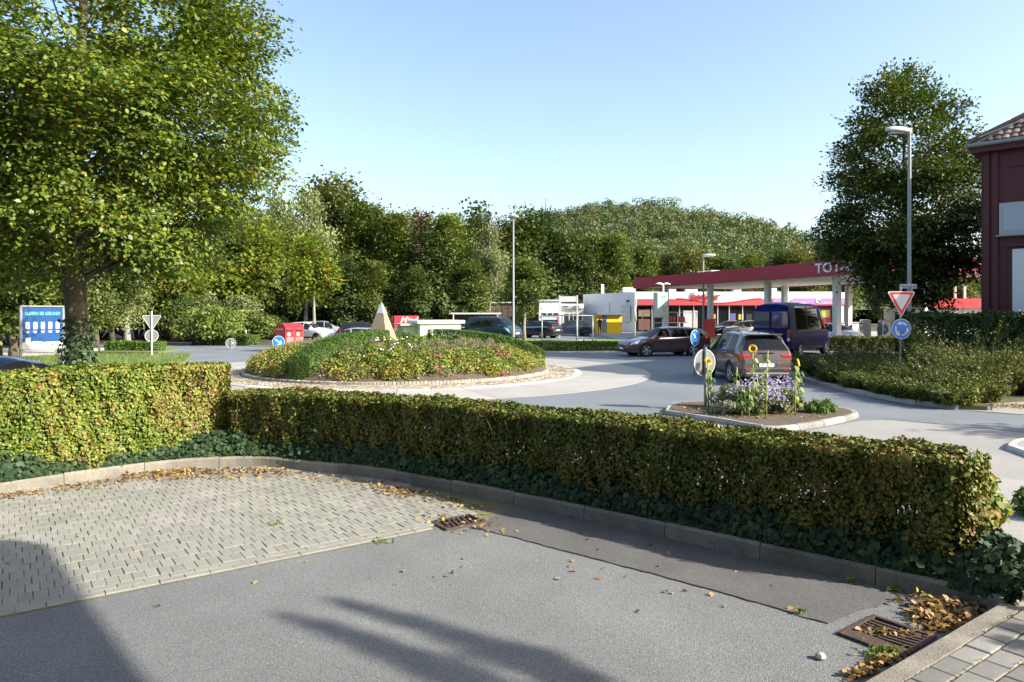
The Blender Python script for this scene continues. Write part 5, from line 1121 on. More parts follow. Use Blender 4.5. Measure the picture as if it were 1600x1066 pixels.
CF = dict(L=6.0, W=2.06, roofw=.86, r=.36, xf=1.95, xr=-1.65, tw=.24, nx=90, ker=.07,
    top=[(-3, 1.2), (-2.985, 2.4), (-2.9, 2.70), (-2.4, 2.76), (.9, 2.76), (1.35, 2.62), (1.7, 2.3), (2.3, 1.42), (2.55, 1.25), (2.92, .98), (3, .7)], belt=[(-3, 1.32), (1.6, 1.32), (2.3, 1.2), (3, .65)], bot=[(-3, .45), (2.7, .3), (3, .36)], wid=[(-3, .95), (-2.85, .99), (2.1, .99), (2.6, .92), (3, .7)],
    win=[(.95, 2.05, .98, 1.5), (-.6, .8, -.6, .8), (-2.1, -.7, -2.1, -.7)], wind=(2.25, 1.4, 6.5), gaps=[2.0, .88, -.65], mirror=(1.9, 1.45), mirrorm=M_BLACK,
    boxes=[((-3.0, .48, 1.92), (.03, .86, .86), mat('blue_rear_glass', (.008, .012, .12), rough=.05, coat=1, spec=.8), 'rear_window', .04), ((-3.0, -.48, 1.92), (.03, .86, .86), MATS['blue_rear_glass'], 'rear_window', .04), ((-2.98, .93, 1.22), (.1, .14, .42), M_RED, 'tail_light', .03), ((-2.98, -.93, 1.22), (.1, .14, .42), M_RED, 'tail_light', .03), ((-2.98, -.93, .92), (.09, .13, .16), M_HEAD, 'reversing_light', .02), ((-3.02, 0, .52), (.12, 1.9, .2), M_BLACK, 'bumper', .03), ((-3.0, 0, 1.3), (.035, .012, 1.9), M_DULL, 'rear_door_gap', 0),
        ((-1.4, 0, 2.80), (1.4, 1.2, .09), P_SILVER, 'roof_air_unit', .03)], plates=[])
vh = math.degrees(math.atan2(.72, .69)); vc = Vector((14.1, 36.0, 0))+Vector((-.72, .69, 0))*1.03+Vector((.69, .72, 0))*3.0
car('panel_van', 'tall royal blue van with dark windows standing behind the brown suv', (vc.x, vc.y, .002), vh, CF, P_BLUE, 'van', glass=M_GLASSD, cut=False)
SEDAN = dict(L=4.85, W=1.86, roofw=.58, r=.34, xf=1.45, xr=-1.38, tw=.24, nx=80,
    top=[(-2.42, .75), (-2.36, 1.0), (-2.0, 1.06), (-1.65, 1.12), (-.95, 1.40), (-.4, 1.46), (.1, 1.45), (.45, 1.38), (1.2, .97), (1.6, .92), (2.2, .8), (2.42, .6)], belt=[(-2.42, .95), (0, .95), (1.5, .88), (2.42, .58)], bot=[(-2.42, .36), (-2.2, .22), (2.2, .2), (2.42, .28)], wid=[(-2.42, .74), (-2.2, .9), (-1.5, .98), (1.5, .98), (2.1, .88), (2.42, .62)],
    win=[(.05, .9, .1, .45), (-.95, -.02, -.75, .02)], wind=(1.15, .42, 6.5), rear=(-1.6, -.9, 6.5), gaps=[.98, .02, -.95], mirror=(.85, 1.0), heads=[(1.95, 2.3, 1.8, 2.2, 4.3, 5.2)], tails=[(-2.38, -2.05, -2.36, -2.1, 4.2, 5.2)], boxes=[((2.42, 0, .52), (.05, .7, .22), M_BLACK, 'grille', .02)], plates=[(2.45, .45, 1)])
HATCH = dict(L=4.25, W=1.78, roofw=.60, r=.32, xf=1.30, xr=-1.25, tw=.21, nx=80,
    top=[(-2.12, .72), (-2.08, .95), (-1.98, 1.05), (-1.70, 1.36), (-1.2, 1.46), (-.2, 1.5), (.15, 1.47), (.5, 1.36), (1.1, 1.0), (1.5, .93), (1.95, .82), (2.12, .6)], belt=[(-2.12, .95), (0, .93), (1.4, .88), (2.12, .56)], bot=[(-2.12, .36), (-1.95, .23), (1.95, .2), (2.12, .28)], wid=[(-2.12, .78), (-1.95, .91), (-1.4, .98), (1.3, .98), (1.85, .88), (2.12, .62)],
    win=[(.05, .88, .1, .45), (-.8, -.02, -.72, .02), (-1.65, -.87, -1.45, -.8)], wind=(1.05, .42, 6.5), rear=(-1.97, -1.72, 6.7), gaps=[.95, .02, -.82], mirror=(.8, .98), heads=[(1.7, 2.0, 1.55, 1.92, 4.3, 5.2)], tails=[(-2.09, -1.8, -2.06, -1.85, 4.1, 5.2)], boxes=[((-2.11, 0, .48), (.06, 1.3, .2), M_BLACK, 'bumper', .03)], plates=[(-2.145, .62, -1)])
def simple(nm, lb, px, d, hdg, spec, p, group=None, z=.004):
    q = atd(px, 487, d); return car(nm, lb, (q.x, q.y, z), hdg, spec, p, glass=M_GLASSD, cut=False, group=group)
simple('estate_car', 'dark estate car with red tail lights parked left of the teal minivan', 735, 62.5, 15, ES, P_BLACKP)
simple('estate_car', 'black estate car seen from behind beside the small lawn tree', 838, 64, 140, ES, P_BLACKP)
simple('hatchback', 'dark blue car parked in front of the white workshop', 893, 69, 188, HATCH, P_NAVY)
simple('saloon_car', 'black saloon car parked at the petrol station shop', 1142, 69.5, 205, SEDAN, P_BLACKP)
simple('hatchback', 'grey car parked beside the black saloon at the shop', 1166, 66.5, 195, HATCH, P_SILVER)
simple('hatchback', 'white small car at the pumps behind the blue van', 1302, 52, -60, HATCH, P_WHITE)
simple('hatchback', 'pale silver car parked right of the red clothes container', 482, 58, -20, HATCH, P_WHITE)
simple('hatchback', 'dark blue car roof behind the young maple trunk', 507, 64, 10, HATCH, P_SILVER)
simple('hatchback', 'silver car roof just above the island plants left of the pyramid', 553, 37.4, 183, HATCH, P_SILVER)
simple('hatchback', 'dark car roof close to the left side of the pyramid', 571, 57, 5, HATCH, P_BLACKP)
car('hatchback', 'dark blue car roof behind the left hedge below the poster board', (-9.75, 13.5, .002), 4, HATCH, P_NAVY, glass=M_GLASSD, cut=False)

# ------------------------------------------------------------------ people
def skin_person(name, label, verts, edges, rads, loc, rz, mats, hair=None):
    me = bpy.data.meshes.new('s'); me.from_pydata(verts, edges, []); o = bpy.data.objects.new('s', me); COL.objects.link(o)
    bm = bmesh.new(); bm.from_mesh(me); ly = bm.verts.layers.skin.verify()
    for v, r_ in zip(bm.verts, rads): v[ly].radius = (r_, r_) if not isinstance(r_, tuple) else r_; v[ly].use_root = (v.index == 0)
    bm.to_mesh(me); bm.free(); o.modifiers.new('k', 'SKIN'); sd = o.modifiers.new('d', 'SUBSURF'); sd.levels = 2; sd.render_levels = 2
    dg = bpy.context.evaluated_depsgraph_get(); m2 = bpy.data.meshes.new_from_object(o.evaluated_get(dg)); bpy.data.objects.remove(o)
    for m in mats[0]: m2.materials.append(m)
    m2.polygons.foreach_set('material_index', [mats[1](p.center) for p in m2.polygons]); m2.polygons.foreach_set('use_smooth', [True]*len(m2.polygons))
    t = thing(name, label, 'person', loc, rz); link('body', m2, t)
    return t
M_SKIN = mat('skin', (.50, .27, .2), rough=.6); M_NAVYC = mat('dark_blue_cloth', (.02, .025, .05), rough=.9); M_REDC = mat('red_cloth', (.45, .05, .06), rough=.9); M_HAIR = mat('dark_hair', (.03, .02, .015), rough=.8)
V = [(0, 0, .95), (0, 0, 1.15), (0, 0, 1.38), (0, 0, 1.49), (0.01, 0, 1.58), (0.015, 0, 1.70), (0, .10, .90), (.02, .11, .5), (-.02, .12, .09), (.10, .13, .03), (0, -.10, .90), (.0, -.11, .5), (-.03, -.12, .09), (.09, -.13, .03), (0, .19, 1.40), (.03, .24, 1.13), (.22, .16, 1.10), (.30, .13, 1.12), (0, -.19, 1.40), (.02, -.25, 1.13), (.24, -.16, 1.14), (.32, -.13, 1.17)]
E = [(0, 1), (1, 2), (2, 3), (3, 4), (4, 5), (0, 6), (6, 7), (7, 8), (8, 9), (0, 10), (10, 11), (11, 12), (12, 13), (2, 14), (14, 15), (15, 16), (16, 17), (2, 18), (18, 19), (19, 20), (20, 21)]
RD = [.14, .13, .15, .06, .085, .075, .10, .07, .05, .04, .10, .07, .05, .04, .07, .055, .04, .035, .07, .055, .04, .035]
q = atd(937, 487, 75.0)
per = skin_person('person', 'person in dark clothes standing at the yellow parcel lockers', V, E, RD, (q.x, q.y, .01), R(80), ([M_NAVYC, M_SKIN], lambda c: 1 if c.z > 1.5 or (c.x > .2 and c.z > 1) else 0))
MB().lathe([(.09, -.02), (.105, .03), (.085, .08), (.03, .105), (.002, .107)], 12, Matrix.Translation((0, 0, 1.66))).build('hair', M_HAIR, per, smooth=True)
V = [(-.05, 0, .62), (-.10, 0, .85), (-.14, 0, 1.05), (-.12, 0, 1.14), (-.09, 0, 1.22), (-.08, 0, 1.32), (.35, .12, .62), (.35, -.12, .62), (-.12, .20, 1.03), (.05, .30, .90), (.26, .30, .99), (-.12, -.2, 1.03), (.1, -.24, .88), (.36, -.1, .96)]
E = [(0, 1), (1, 2), (2, 3), (3, 4), (4, 5), (0, 6), (0, 7), (2, 8), (8, 9), (9, 10), (2, 11), (11, 12), (12, 13)]
RD = [.15, .14, .15, .06, .085, .08, .09, .09, .07, .05, .035, .07, .05, .035]
# driver on the left-hand seat
t_ = Matrix.Rotation(R(hd), 4, 'Z') @ Vector((.28, .40, 0)); drv = skin_person('person', 'driver in a red shirt seen through the open window of the estate car', V, E, RD, (8.15+t_.x, 38.2+t_.y, .05), R(hd), ([M_REDC, M_SKIN], lambda c: 1 if c.z > 1.14 or c.x > .17 and c.z > .8 else 0))
MB().lathe([(.09, -.02), (.105, .03), (.085, .08), (.03, .105), (.002, .107)], 12, Matrix.Translation((-.10, 0, 1.29))).build('hair', M_HAIR, drv, smooth=True)
# ------------------------------------------------------------------ signs, lamps, buildings
M_GALV = mat('galvanised_steel', (.26, .27, .27), rough=.45, metal=.4, var=.1, vs=3); M_SIGNW = mat('sign_white', (.56, .56, .55), rough=.4); M_SIGNR = mat('sign_red', (.55, .02, .03), rough=.4); M_SIGNB = mat('sign_blue', (.012, .16, .62), rough=.35); M_SIGNG = mat('sign_back_grey', (.17, .18, .18), rough=.5, metal=.2, var=.06)
M_WHITE = mat('white_render', (.72, .72, .70), rough=.8, var=.05, vs=.4); M_LAMPG = mat('lamp_grey', (.24, .255, .25), rough=.5, metal=.3, var=.06); M_DARKW = mat('dark_window', (.03, .035, .04), rough=.1, coat=.6)
FX = (R(90), 0, R(90))
def face_cam(loc, off=0.0): return math.atan2(-loc[1], -loc[0])+R(off)
def flat(mb, pts, x, th=.004):
    """Outline in the sign plane (right, up) as a thin plate facing +X."""
    n = len(pts); b = len(mb.v)
    for q in (x-th, x): mb.v += [(q, a, z) for a, z in pts]
    mb.f.append(tuple(range(b+n, b+2*n))); mb.f.append(tuple(reversed(range(b, b+n)))); mb.mi += [0, 0]
    for i in range(n): j = (i+1) % n; mb.f.append((b+i, b+j, b+n+j, b+n+i)); mb.mi.append(0)
    return mb
def circ(r, z, n=28): return [(r*math.cos(2*math.pi*k/n), z+r*math.sin(2*math.pi*k/n)) for k in range(n)]
def tri(s, z, n=4):
    out_ = []; h = s*.866; cs = [(-s/2, h/3), (s/2, h/3), (0, -2*h/3)]; rc_ = s*.05
    for i, (a, b) in enumerate(cs):
        d = Vector((a, b)).normalized(); c0 = Vector((a, b))-d*rc_*2; base = math.atan2(d.y, d.x)
        for k in range(-n, n+1): an = base-k*R(60)/n; out_.append((c0.x+rc_*math.cos(an), z+c0.y+rc_*math.sin(an)))
    return out_[::-1] if False else out_
def sign_disc(name, label, loc, rz, zc, r, ptop, kind, post_r=.03, base=0.0):
    t = thing(name, label, 'traffic sign', (loc[0], loc[1], base), rz); MB().tube([(-.05, 0, -.03), (-.05, 0, ptop)], post_r, 10).build('post', M_GALV, t, smooth=True, angle=50)
    pl = flat(MB(), circ(r, zc), .0, .02).build('plate', M_SIGNG if kind == 'back' else M_SIGNW, t)
    if kind == 'back':
        MB().lathe([(r*.95, 0), (r*1.01, 0), (r*1.01, .03), (r*.95, .03)], 32, Matrix.Translation((-.03, 0, zc)) @ Matrix.Rotation(math.pi/2, 4, 'Y'), ring=True).build('rim', M_SIGNW, pl)
        MB().box((-.035, 0, zc), (.03, .05, r*1.5)).build('bracket', M_GALV, t); MB().box((-.0215, -.12, zc), (.003, .07, .12)).build('sticker', M_SIGNW, pl)
    return t, pl
def arrow_keep(pl, r, zc, ang):
    """White slanting arrow on a blue keep-right disc."""
    flat(MB(), circ(r*.93, zc), .004).build('blue_field', M_SIGNB, pl); mb = MB(); c, s = math.cos(ang), math.sin(ang)
    def T(p): return (p[0]*c-p[1]*s, zc+p[0]*s+p[1]*c)
    L_ = r*.62; w_ = r*.11; flat(mb, [T(p) for p in ((-L_, -w_), (L_*.35, -w_), (L_*.35, w_), (-L_, w_))], .008)
    flat(mb, [T(p) for p in ((L_*.2, -r*.42), (L_*.45, -r*.42), (L_*1.05, 0), (L_*.45, r*.42), (L_*.2, r*.42), (L_*.62, 0))], .0085); mb.build('arrow', M_SIGNW, pl)
# give-way sign over the blue roundabout sign
loc = (12.05, 22.0); t = thing('give_way_sign', 'white and red give-way triangle above a blue roundabout disc on the right verge', 'traffic sign', (*loc, .09), face_cam(loc, 33))
MB().tube([(-.05, 0, -.03), (-.05, 0, 3.0)], .032, 10).build('post', M_GALV, t, smooth=True, angle=50)
pl = flat(MB(), tri(.92, 2.62), 0, .02).build('triangle_plate', M_SIGNW, t); flat(MB(), tri(.84, 2.62), .004).build('red_border', M_SIGNR, pl); flat(MB(), tri(.58, 2.62), .008).build('white_field', M_SIGNW, pl)
pl = flat(MB(), circ(.315, 1.72), 0, .02).build('round_plate', M_SIGNW, t); flat(MB(), circ(.295, 1.72), .004).build('blue_field', M_SIGNB, pl)
for k in range(3):
    mb = MB(); a0 = R(35+120*k); pts = []
    for j in range(7): a = a0+R(68)*j/6; pts.append((math.cos(a)*.215, 1.72+math.sin(a)*.215))
    for j in range(6, -1, -1): a = a0+R(68)*j/6; pts.append((math.cos(a)*.16, 1.72+math.sin(a)*.16))
    flat(mb, pts, .008); a = a0+R(68); tg = (-math.sin(a), math.cos(a)); rd = (math.cos(a), math.sin(a)); q = lambda r_, f: (rd[0]*r_+tg[0]*f, 1.72+rd[1]*r_+tg[1]*f)
    flat(mb, [q(.265, -.03), q(.187, .115), q(.105, -.03), q(.16, .0), q(.21, .0)][::1], .0085); mb.build('arrow', M_SIGNW, pl)
# grey back of the sign on the splitter island
loc = isld(1100, 17.1); sign_disc('traffic_sign_back', 'grey back of a round sign on the splitter island', loc, face_cam(loc)+math.pi+R(42), 1.02-.0, .325, 1.4, 'back', .038, .1)
l2 = at(1087, 600); l2 = (6.65, 25.8); t, pl = sign_disc('keep_right_sign', 'blue keep-right disc partly in front of the estate car', l2, face_cam(l2, 56), 1.40, .29, 1.6, 'front'); arrow_keep(pl, .29, 1.40, R(-55))
l3 = (-12.15, 37.0); t, pl = sign_disc('keep_right_sign', 'blue keep-right disc in front of the red clothes container', l3, face_cam(l3, 5), .78, .31, 1.0, 'front'); arrow_keep(pl, .31, .78, R(-38))
l4 = (-17.4, 44.0); sign_disc('traffic_sign_back', 'pale back of a round sign behind the left of the island', l4, face_cam(l4)+math.pi, .40, .3, .68, 'back')
l5 = (21.9, 42.0); sign_disc('traffic_sign_back', 'dark back of a round sign left of the tall hedge', l5, face_cam(l5)+math.pi, 1.3, .32, 1.65, 'back')
l6 = (-18.7, 36.9); t = thing('give_way_sign', 'grey backs of a triangle and a round sign on the left verge', 'traffic sign', (*l6, .08), face_cam(l6)+math.pi)
MB().tube([(-.05, 0, -.03), (-.05, 0, 2.3)], .04, 10).build('post', M_SIGNW, t, smooth=True, angle=50)
p_ = flat(MB(), tri(.92, 1.80), 0, .02).build('triangle_plate', M_SIGNG, t); rim = MB(); tp_ = [(-.03, a, b) for a, b in tri(.90, 1.80)]; rim.tube(tp_+[tp_[0]], .016, 4).build('rim', M_SIGNW, p_)
p_ = flat(MB(), circ(.31, 1.02), 0, .02).build('round_plate', M_SIGNG, t); MB().lathe([(.295, 0), (.32, 0), (.32, .03), (.295, .03)], 32, Matrix.Translation((-.03, 0, 1.02)) @ Matrix.Rotation(math.pi/2, 4, 'Y'), ring=True).build('rim', M_SIGNW, p_)
mp_ = thing('marker_post', 'white roadside marker post left of the red container', 'post', (-19.3, 51.5, 0)); MB().box((0, 0, .5), (.12, .1, 1.05)).build('post', M_SIGNW, mp_, bevel=.02); MB().box((0, -.052, .8), (.125, .008, .12)).build('dark_band', M_BLACK, mp_)

def lamp_post(label, loc, H, r0, arm, head, az, streetname=False):
    """arm 0: mushroom head on top, else a side head of that length pointing to az."""
    t = thing('street_lamp', label, 'street lamp', loc, R(az)); MB().tube([(0, 0, -.03), (0, 0, 1.2), (0, 0, 1.25), (0, 0, H)], [r0, r0, r0*.8, r0*.6], 12).build('pole', M_LAMPG, t, smooth=True, angle=50)
    if arm == 0:
        MB().lathe([(.05, H-.1), (.10, H+.02), (.36, H+.08), (.40, H+.15), (.33, H+.24), (.12, H+.29), (.01, H+.30)], 20).build('lamp_head', mat('lamp_white', (.44, .44, .43), rough=.5), t, smooth=True)
        MB().lathe([(.30, H+.03), (.33, H+.085), (.1, H+.088)], 20).build('lens', M_GALV, t, smooth=True)
    else:
        rows = []
        for i in range(13):
            u_ = i/12; x = .02+arm*u_; w_ = head*.5*(.28+.72*math.sin(math.pi*min(1, .12+.78*u_))**.8)*(1 if u_ < .97 else .6); hgt = .17*(.35+.65*math.sin(math.pi*min(1, .2+.7*u_))); zc = H+.06*u_
            rows.append([(x, w_*math.cos(a), zc+(hgt if math.sin(a) > 0 else hgt*.55)*math.sin(a)) for a in np.linspace(0, 2*math.pi, 17)])
        mb = MB().grid(rows); mb.poly(rows[0][:-1]); mb.poly(rows[-1][:-1]); mb.build('lamp_head', mat('lamp_white', (.44, .44, .43), rough=.5), t, smooth=True)
        MB().box((arm*.58, 0, H-.055), (arm*.6, head*.55, .09)).build('lens', M_GALV, t, bevel=.03)
        MB().box((0, 0, H+.02), (.14, .14, .22)).build('collar', MATS['lamp_white'], t, bevel=.02)
    return t
loc = ((1421-800)*25.5/FPX, 25.5, .05); lp = lamp_post('tall street lamp with a flat head beside the give-way sign', loc, 8.75, .095, .82, .36, 180)
sg = MB().box((-.12, -.13, 3.2), (.62, .012, .16)).build('street_name_plate', M_SIGNW, lp); sg.rotation_euler = (0, 0, 0)
ax_ = text('street_name', 'Werkstraße', .125, M_BLACK, sg, (-.12, .0, 3.2), (R(90), 0, R(180)), .002); ax_.location = (-.12, -.12, 3.2); ax_.rotation_euler = (R(-90), R(180), 0)
sg.rotation_euler = (0, 0, math.pi); ax_.rotation_euler = (R(90), 0, 0); ax_.location = (-.12, -.137, 3.2)
b2 = MB().box((.02, -.18, 3.12), (.012, .5, .16)).build('street_name_plate', M_SIGNW, lp); b2.rotation_euler = (0, 0, math.pi*.9)
lamp_post('tall slim street lamp with a round head behind the roundabout', (0.1, 53.0, .1), 9.2, .11, 0, .4, 0)
lamp_post('forecourt street lamp with a side head in front of the canopy', ((1099-800)*62/FPX, 62, .0), 7.2, .1, 1.0, .5, -8)

# ------------------------------------------------------------------ poster board on the left
t = thing('poster_board', 'blue poster board on two metal posts behind the left hedge', 'sign', (-15.85, 24.0, 0), R(-28))
for y in (-.68, .68): MB().box((0, y, 1.27), (.07, .07, 2.56)).build('post', M_GALV, t)
MB().box((0, 0, 1.80), (.05, 1.29, 1.44)).build('board', mat('poster_blue', (.01, .065, .22), rough=.35, coat=.3), t); MB().box((.03, 0, 2.53), (.06, 1.43, .05)).build('rail', M_GALV, t); MB().box((.03, 0, 1.08), (.06, 1.29, .045)).build('rail', M_GALV, t)
MB().box((.0262, 0, 1.215), (.004, 1.28, .22)).build('white_band', M_SIGNW, t)
text('lettering', 'BLEIBEN SIE GESUND!', .152, mat('mint_print', (.12, .42, .33), rough=.5), t, (.027, 0, 2.28), FX, .001, bold=.004, sx=.78)
for k in range(5):
    ic = MB().prism([(-.045, -.12), (.045, -.12), (.062, -.10), (.062, .10), (.045, .12), (-.045, .12), (-.062, .10), (-.062, -.10)], 0, .004, M=Matrix.Translation((.0255, -.48+k*.24, 1.88)) @ Matrix.Rotation(math.pi/2, 4, 'Z') @ Matrix.Rotation(math.pi/2, 4, 'X')).build('icon_panel', M_SIGNW, t)
    for j in (0, 1): MB().box((.0262, -.48+k*.24, 1.69-.045*j), (.003, .13-.03*j, .022)).build('caption_line', MATS['sign_white'], ic)
MB().box((.0262, -.46, 1.40), (.0035, .17, .17)).build('emblem_panel', M_SIGNW, t); MB().box((.0262, -.2, 1.345), (.003, .3, .02)).build('caption_line', M_SIGNW, t)

# ------------------------------------------------------------------ pyramid on the island
t = thing('stone_pyramid', 'slender stone pyramid with a bright metal tip on the roundabout island', 'monument', (-5.15, 28.1, 1.0), R(-17)); h1 = 1.28
def frustum(w0, w1, z0, z1): return MB().prism([(-w0, -w0), (w0, -w0), (w0, w0), (-w0, w0)], z0, z1, inset=(w0-w1)*math.sqrt(2))
frustum(.52, .15, 0, h1).build('stone', mat('sandstone', (.25, .21, .155), rough=.9, var=.2, vs=2, var2=.15, vs2=20, bump=.4, bs=30), t); frustum(.155, .012, h1+.004, h1+.42).build('metal_tip', mat('bright_metal', (.78, .78, .78), rough=.35, metal=.6), t)

# ------------------------------------------------------------------ red clothes container, lorry box, hut
M_REDC2 = mat('container_red', (.50, .02, .03), rough=.45, var=.08)
q = atd(452, 487, 42.0); t = thing('clothes_container', 'red metal clothes collection container left behind the island', 'container', (q.x, q.y, .0), face_cam(q, 34))
mb = MB(); prof = [(-.55, 0), (.55, 0), (.55, 1.42), (.25, 1.66), (-.25, 1.66), (-.55, 1.42)]
mb.v = [(x, y, z) for y in (-.62, .62) for x, z in prof]; n = 6
mb.f = [tuple(range(5, -1, -1)), tuple(range(6, 12))]+[(i, (i+1) % 6, 6+(i+1) % 6, 6+i) for i in range(6)]; mb.mi = [0]*8; mb.build('body', M_REDC2, t)
for y in (-.31, .31):
    hx = MB().box((.55, y, 1.16), (.03, .5, .42)).build('hatch', mat('hatch_red', (.33, .012, .02), rough=.5), t, bevel=.01); MB().box((.60, y, 1.28), (.12, .5, .03)).build('flap', M_REDC2, hx); MB().lathe([(.001, 0), (.11, 0), (.11, .012), (.001, .014)], 14, Matrix.Translation((.568, y-.1, 1.02)) @ Matrix.Rotation(math.pi/2, 4, 'Y')).build('sticker', M_SIGNW, hx)
    MB().box((.553, y, .5), (.006, .48, .7)).build('print_panel', mat('pale_red_print', (.62, .16, .15), rough=.5, var=.4, vs=4), t)
for k in range(6): MB().box((-.05, -.623, 1.32-.08*k-(.03 if k else 0)), (.8 if k else .75, .006, .02 if k else .06)).build('text_line', M_SIGNW if k == 0 else mat('faint_print', (.55, .2, .2)), t)
q = atd(632, 487, 72.0); t = thing('lorry_box', 'red lorry box with white lettering right of the pyramid', 'trailer', (q.x, q.y, 0), R(-70))
MB().box((0, 0, 1.15), (2.1, 2.5, 1.55)).build('body', M_REDC2, t, bevel=.03)
for y in (-.8, .8):
    for x in (-1.0, 1.0): MB().lathe([(.02, -.09), (.32, -.09), (.34, 0), (.32, .09), (.02, .09)], 16, Matrix.Translation((x*.8, y*1.2, .34)) @ Matrix.Rotation(math.pi/2, 4, 'X')).build('wheel', M_TYRE, t)
text('lettering', 'Mind', .85, M_SIGNW, t, (1.053, .18, 1.50), FX, .003, shear=.35, bold=.01); text('lettering', 'mi', .8, M_SIGNW, t, (1.053, -.2, .82), FX, .003, shear=.35, bold=.01)
MB().box((-.0, -1.253, 1.15), (.8, .006, 1.4)).build('white_panel', mat('dull_white_print', (.5, .5, .5)), t); MB().lathe([(.2, 0), (.3, 0), (.3, .006), (.2, .006)], 18, Matrix.Translation((0, -1.262, 1.2)) @ Matrix.Rotation(math.pi/2, 4, 'X'), ring=True).build('emblem_ring', M_BLACK, t)
q = atd(693, 487, 50.5); t = thing('transformer_hut', 'low white flat-roofed hut left of the teal minivan', 'hut', (q.x, q.y, 0), R(24))
MB().box((-.2, 1.2, .75), (3.0, 2.4, 1.5)).build('wall', M_WHITE, t); MB().box((-.2, 1.2, 1.62), (3.5, 2.8, .22)).build('roof', M_WHITE, t); MB().box((-2.2, 1.6, .68), (1.0, 1.7, 1.36)).build('annex', mat('shade_and_plinth_grey', (.45, .45, .40), rough=.9), t); MB().box((-2.3, 1.5, 1.43), (1.4, 2.1, .12)).build('annex_roof', mat('grey_roof', (.4, .41, .4), rough=.7), t); MB().box((.2, -.006, .85), (.22, .012, .2)).build('notice', mat('yellow_notice', (.6, .5, .1)), t)  # annex grey stands in for the shading on the hut's left part

# ------------------------------------------------------------------ brown hall, white workshop
t = thing('brown_hall', 'dark brown flat-roofed hall behind the teal minivan', 'building', (-3.9, 88, 0)); MB().box((4.6, 4, 1.7), (9.2, 8, 3.4)).build('wall', mat('brown_cladding', (.11, .085, .055), rough=.85, var=.08, vs=2), t); MB().box((4.6, 4, 3.47), (9.6, 8.4, .14)).build('roof', mat('pale_metal', (.6, .6, .58), rough=.5), t); MB().box((-.05, -.05, 1.7), (.12, .12, 3.3)).build('downpipe', MATS['pale_metal'], t)
for k in range(12): MB().box((.5+k*.74, -.02, 1.7), (.03, .03, 3.2)).build('batten', MATS['brown_cladding'], t)
ca = thing('carport', 'low carport roof beside the teal minivan', 'building', (-6.2, 74, 0)); MB().box((2.4, 1.5, 2.15), (5.2, 3, .16)).build('roof', MATS['pale_metal'], ca)
for x in (.1, 4.7): MB().box((x, .1, 1.03), (.12, .12, 2.06)).build('post', MATS['pale_metal'], ca)
MB().box((2.4, 2.95, 1.03), (4.6, .06, 2.04)).build('back_wall', MATS['brown_cladding'], ca)
t = thing('workshop', 'white flat-roofed workshop with grey doors behind the lawn', 'building', (3.2, 84, 0)); MB().box((1.3, 4, 1.8), (2.6, 8, 3.6)).build('wall', M_WHITE, t); MB().box((4.0, 5, 1.6), (2.75, 7, 3.2)).build('wall', mat('grey_workshop', (.42, .40, .36), rough=.85, var=.06), t)
MB().box((4.0, 4.9, 3.02), (2.8, 7.3, .55)).build('fascia', M_WHITE, t); MB().box((1.3, 4, 3.68), (2.9, 8.3, .16)).build('roof', MATS['pale_metal'], t)
for x, z, w_, h_ in ((.6, 2.0, .55, .35), (1.3, 2.0, .5, .35), (2.0, 2.0, .55, .35), (1.3, .95, 1.9, .9)): f = MB().box((x, -.015, z), (w_, .05, h_)).build('window', M_DARKW, t); MB().box((x, -.03, z-h_/2-.03), (w_+.08, .09, .05)).build('sill', M_WHITE, f)
MB().box((2.35, -.02, .95), (.3, .05, 1.7)).build('door', mat('pink_door', (.5, .12, .16)), t)
for x, w_ in ((3.3, .5), (3.9, .3), (4.5, .5), (5.0, .3)): f = MB().box((x, 1.47, 1.45), (w_, .06, 1.2)).build('window', M_DARKW, t); MB().box((x-w_/2-.06, 1.45, 1.45), (.1, .1, 1.3)).build('frame', M_SIGNW, f)
for x in (3.2, 4.5): MB().box((x, 1.2, 2.95), (.75, .1, .18)).build('window', M_DARKW, t)
t = thing('sign_gantry', 'tall white sign gantry in front of the workshop', 'sign', (5.0, 63.0, 0)); 
for x in (-.78, .78): MB().box((x, 0, 1.9), (.13, .13, 3.8)).build('post', M_SIGNW, t)
MB().box((0, 0, 3.45), (1.44, .1, .5)).build('panel', M_SIGNW, t); MB().box((0, 0, 2.75), (1.43, .06, .1)).build('rail', M_GALV, t)
t = thing('banner_stand', 'empty silver tube frame on the lawn', 'frame', (3.9, 48.5, .1))
for x in (-1.86, .52, 1.6): MB().tube([(x, 0, -.05), (x, 0, 2.05)], .045, 8).build('post', M_GALV, t, smooth=True)
for z in (.28, 1.98): MB().tube([(-1.86, .0, z), (1.6, 0, z)], .03, 8).build('rail', M_GALV, t, smooth=True)

# ------------------------------------------------------------------ petrol station shop
M_MAROON = mat('fascia_red', (.36, .012, .04), rough=.45); M_SOFF = mat('soffit_white', (.62, .60, .55), rough=.7); M_SHOPG = glassmat('shop_glass', (.55, .6, .58), .5)
SX0, SX1, SY, SZ = 13.9, 37.8, 80.0, 4.58
t = thing('petrol_station_shop', 'long white flat-roofed petrol station shop with red fascia', 'building', (SX0, SY, 0)); W_ = SX1-SX0
MB().prism([(0, 0.25), (W_, .25), (W_, 10), (-4.9, 10)], 0, SZ-.05).build('wall', mat('shop_white', (.80, .81, .82), rough=.8, var=.04, vs=.3), t)
MB().box((W_/2, .1, 4.17), (W_+.1, .5, .82)).build('fascia', mat('fascia_white', (.78, .78, .76), rough=.5), t)
MB().box((7.7, .02, 3.40), (15.4, .5, .68)).build('red_fascia', mat('fascia_rose', (.52, .08, .09), rough=.5), t)
wv = MB(); rows = []
for k in range(41):
    x = 4.5+9.6*k/40; z = 3.74-.50*math.sin(math.pi*k/40)**2+.05; rows.append([(x, -.235, z-.07), (x, -.255, z-.07), (x, -.255, z+.07), (x, -.235, z+.07)])
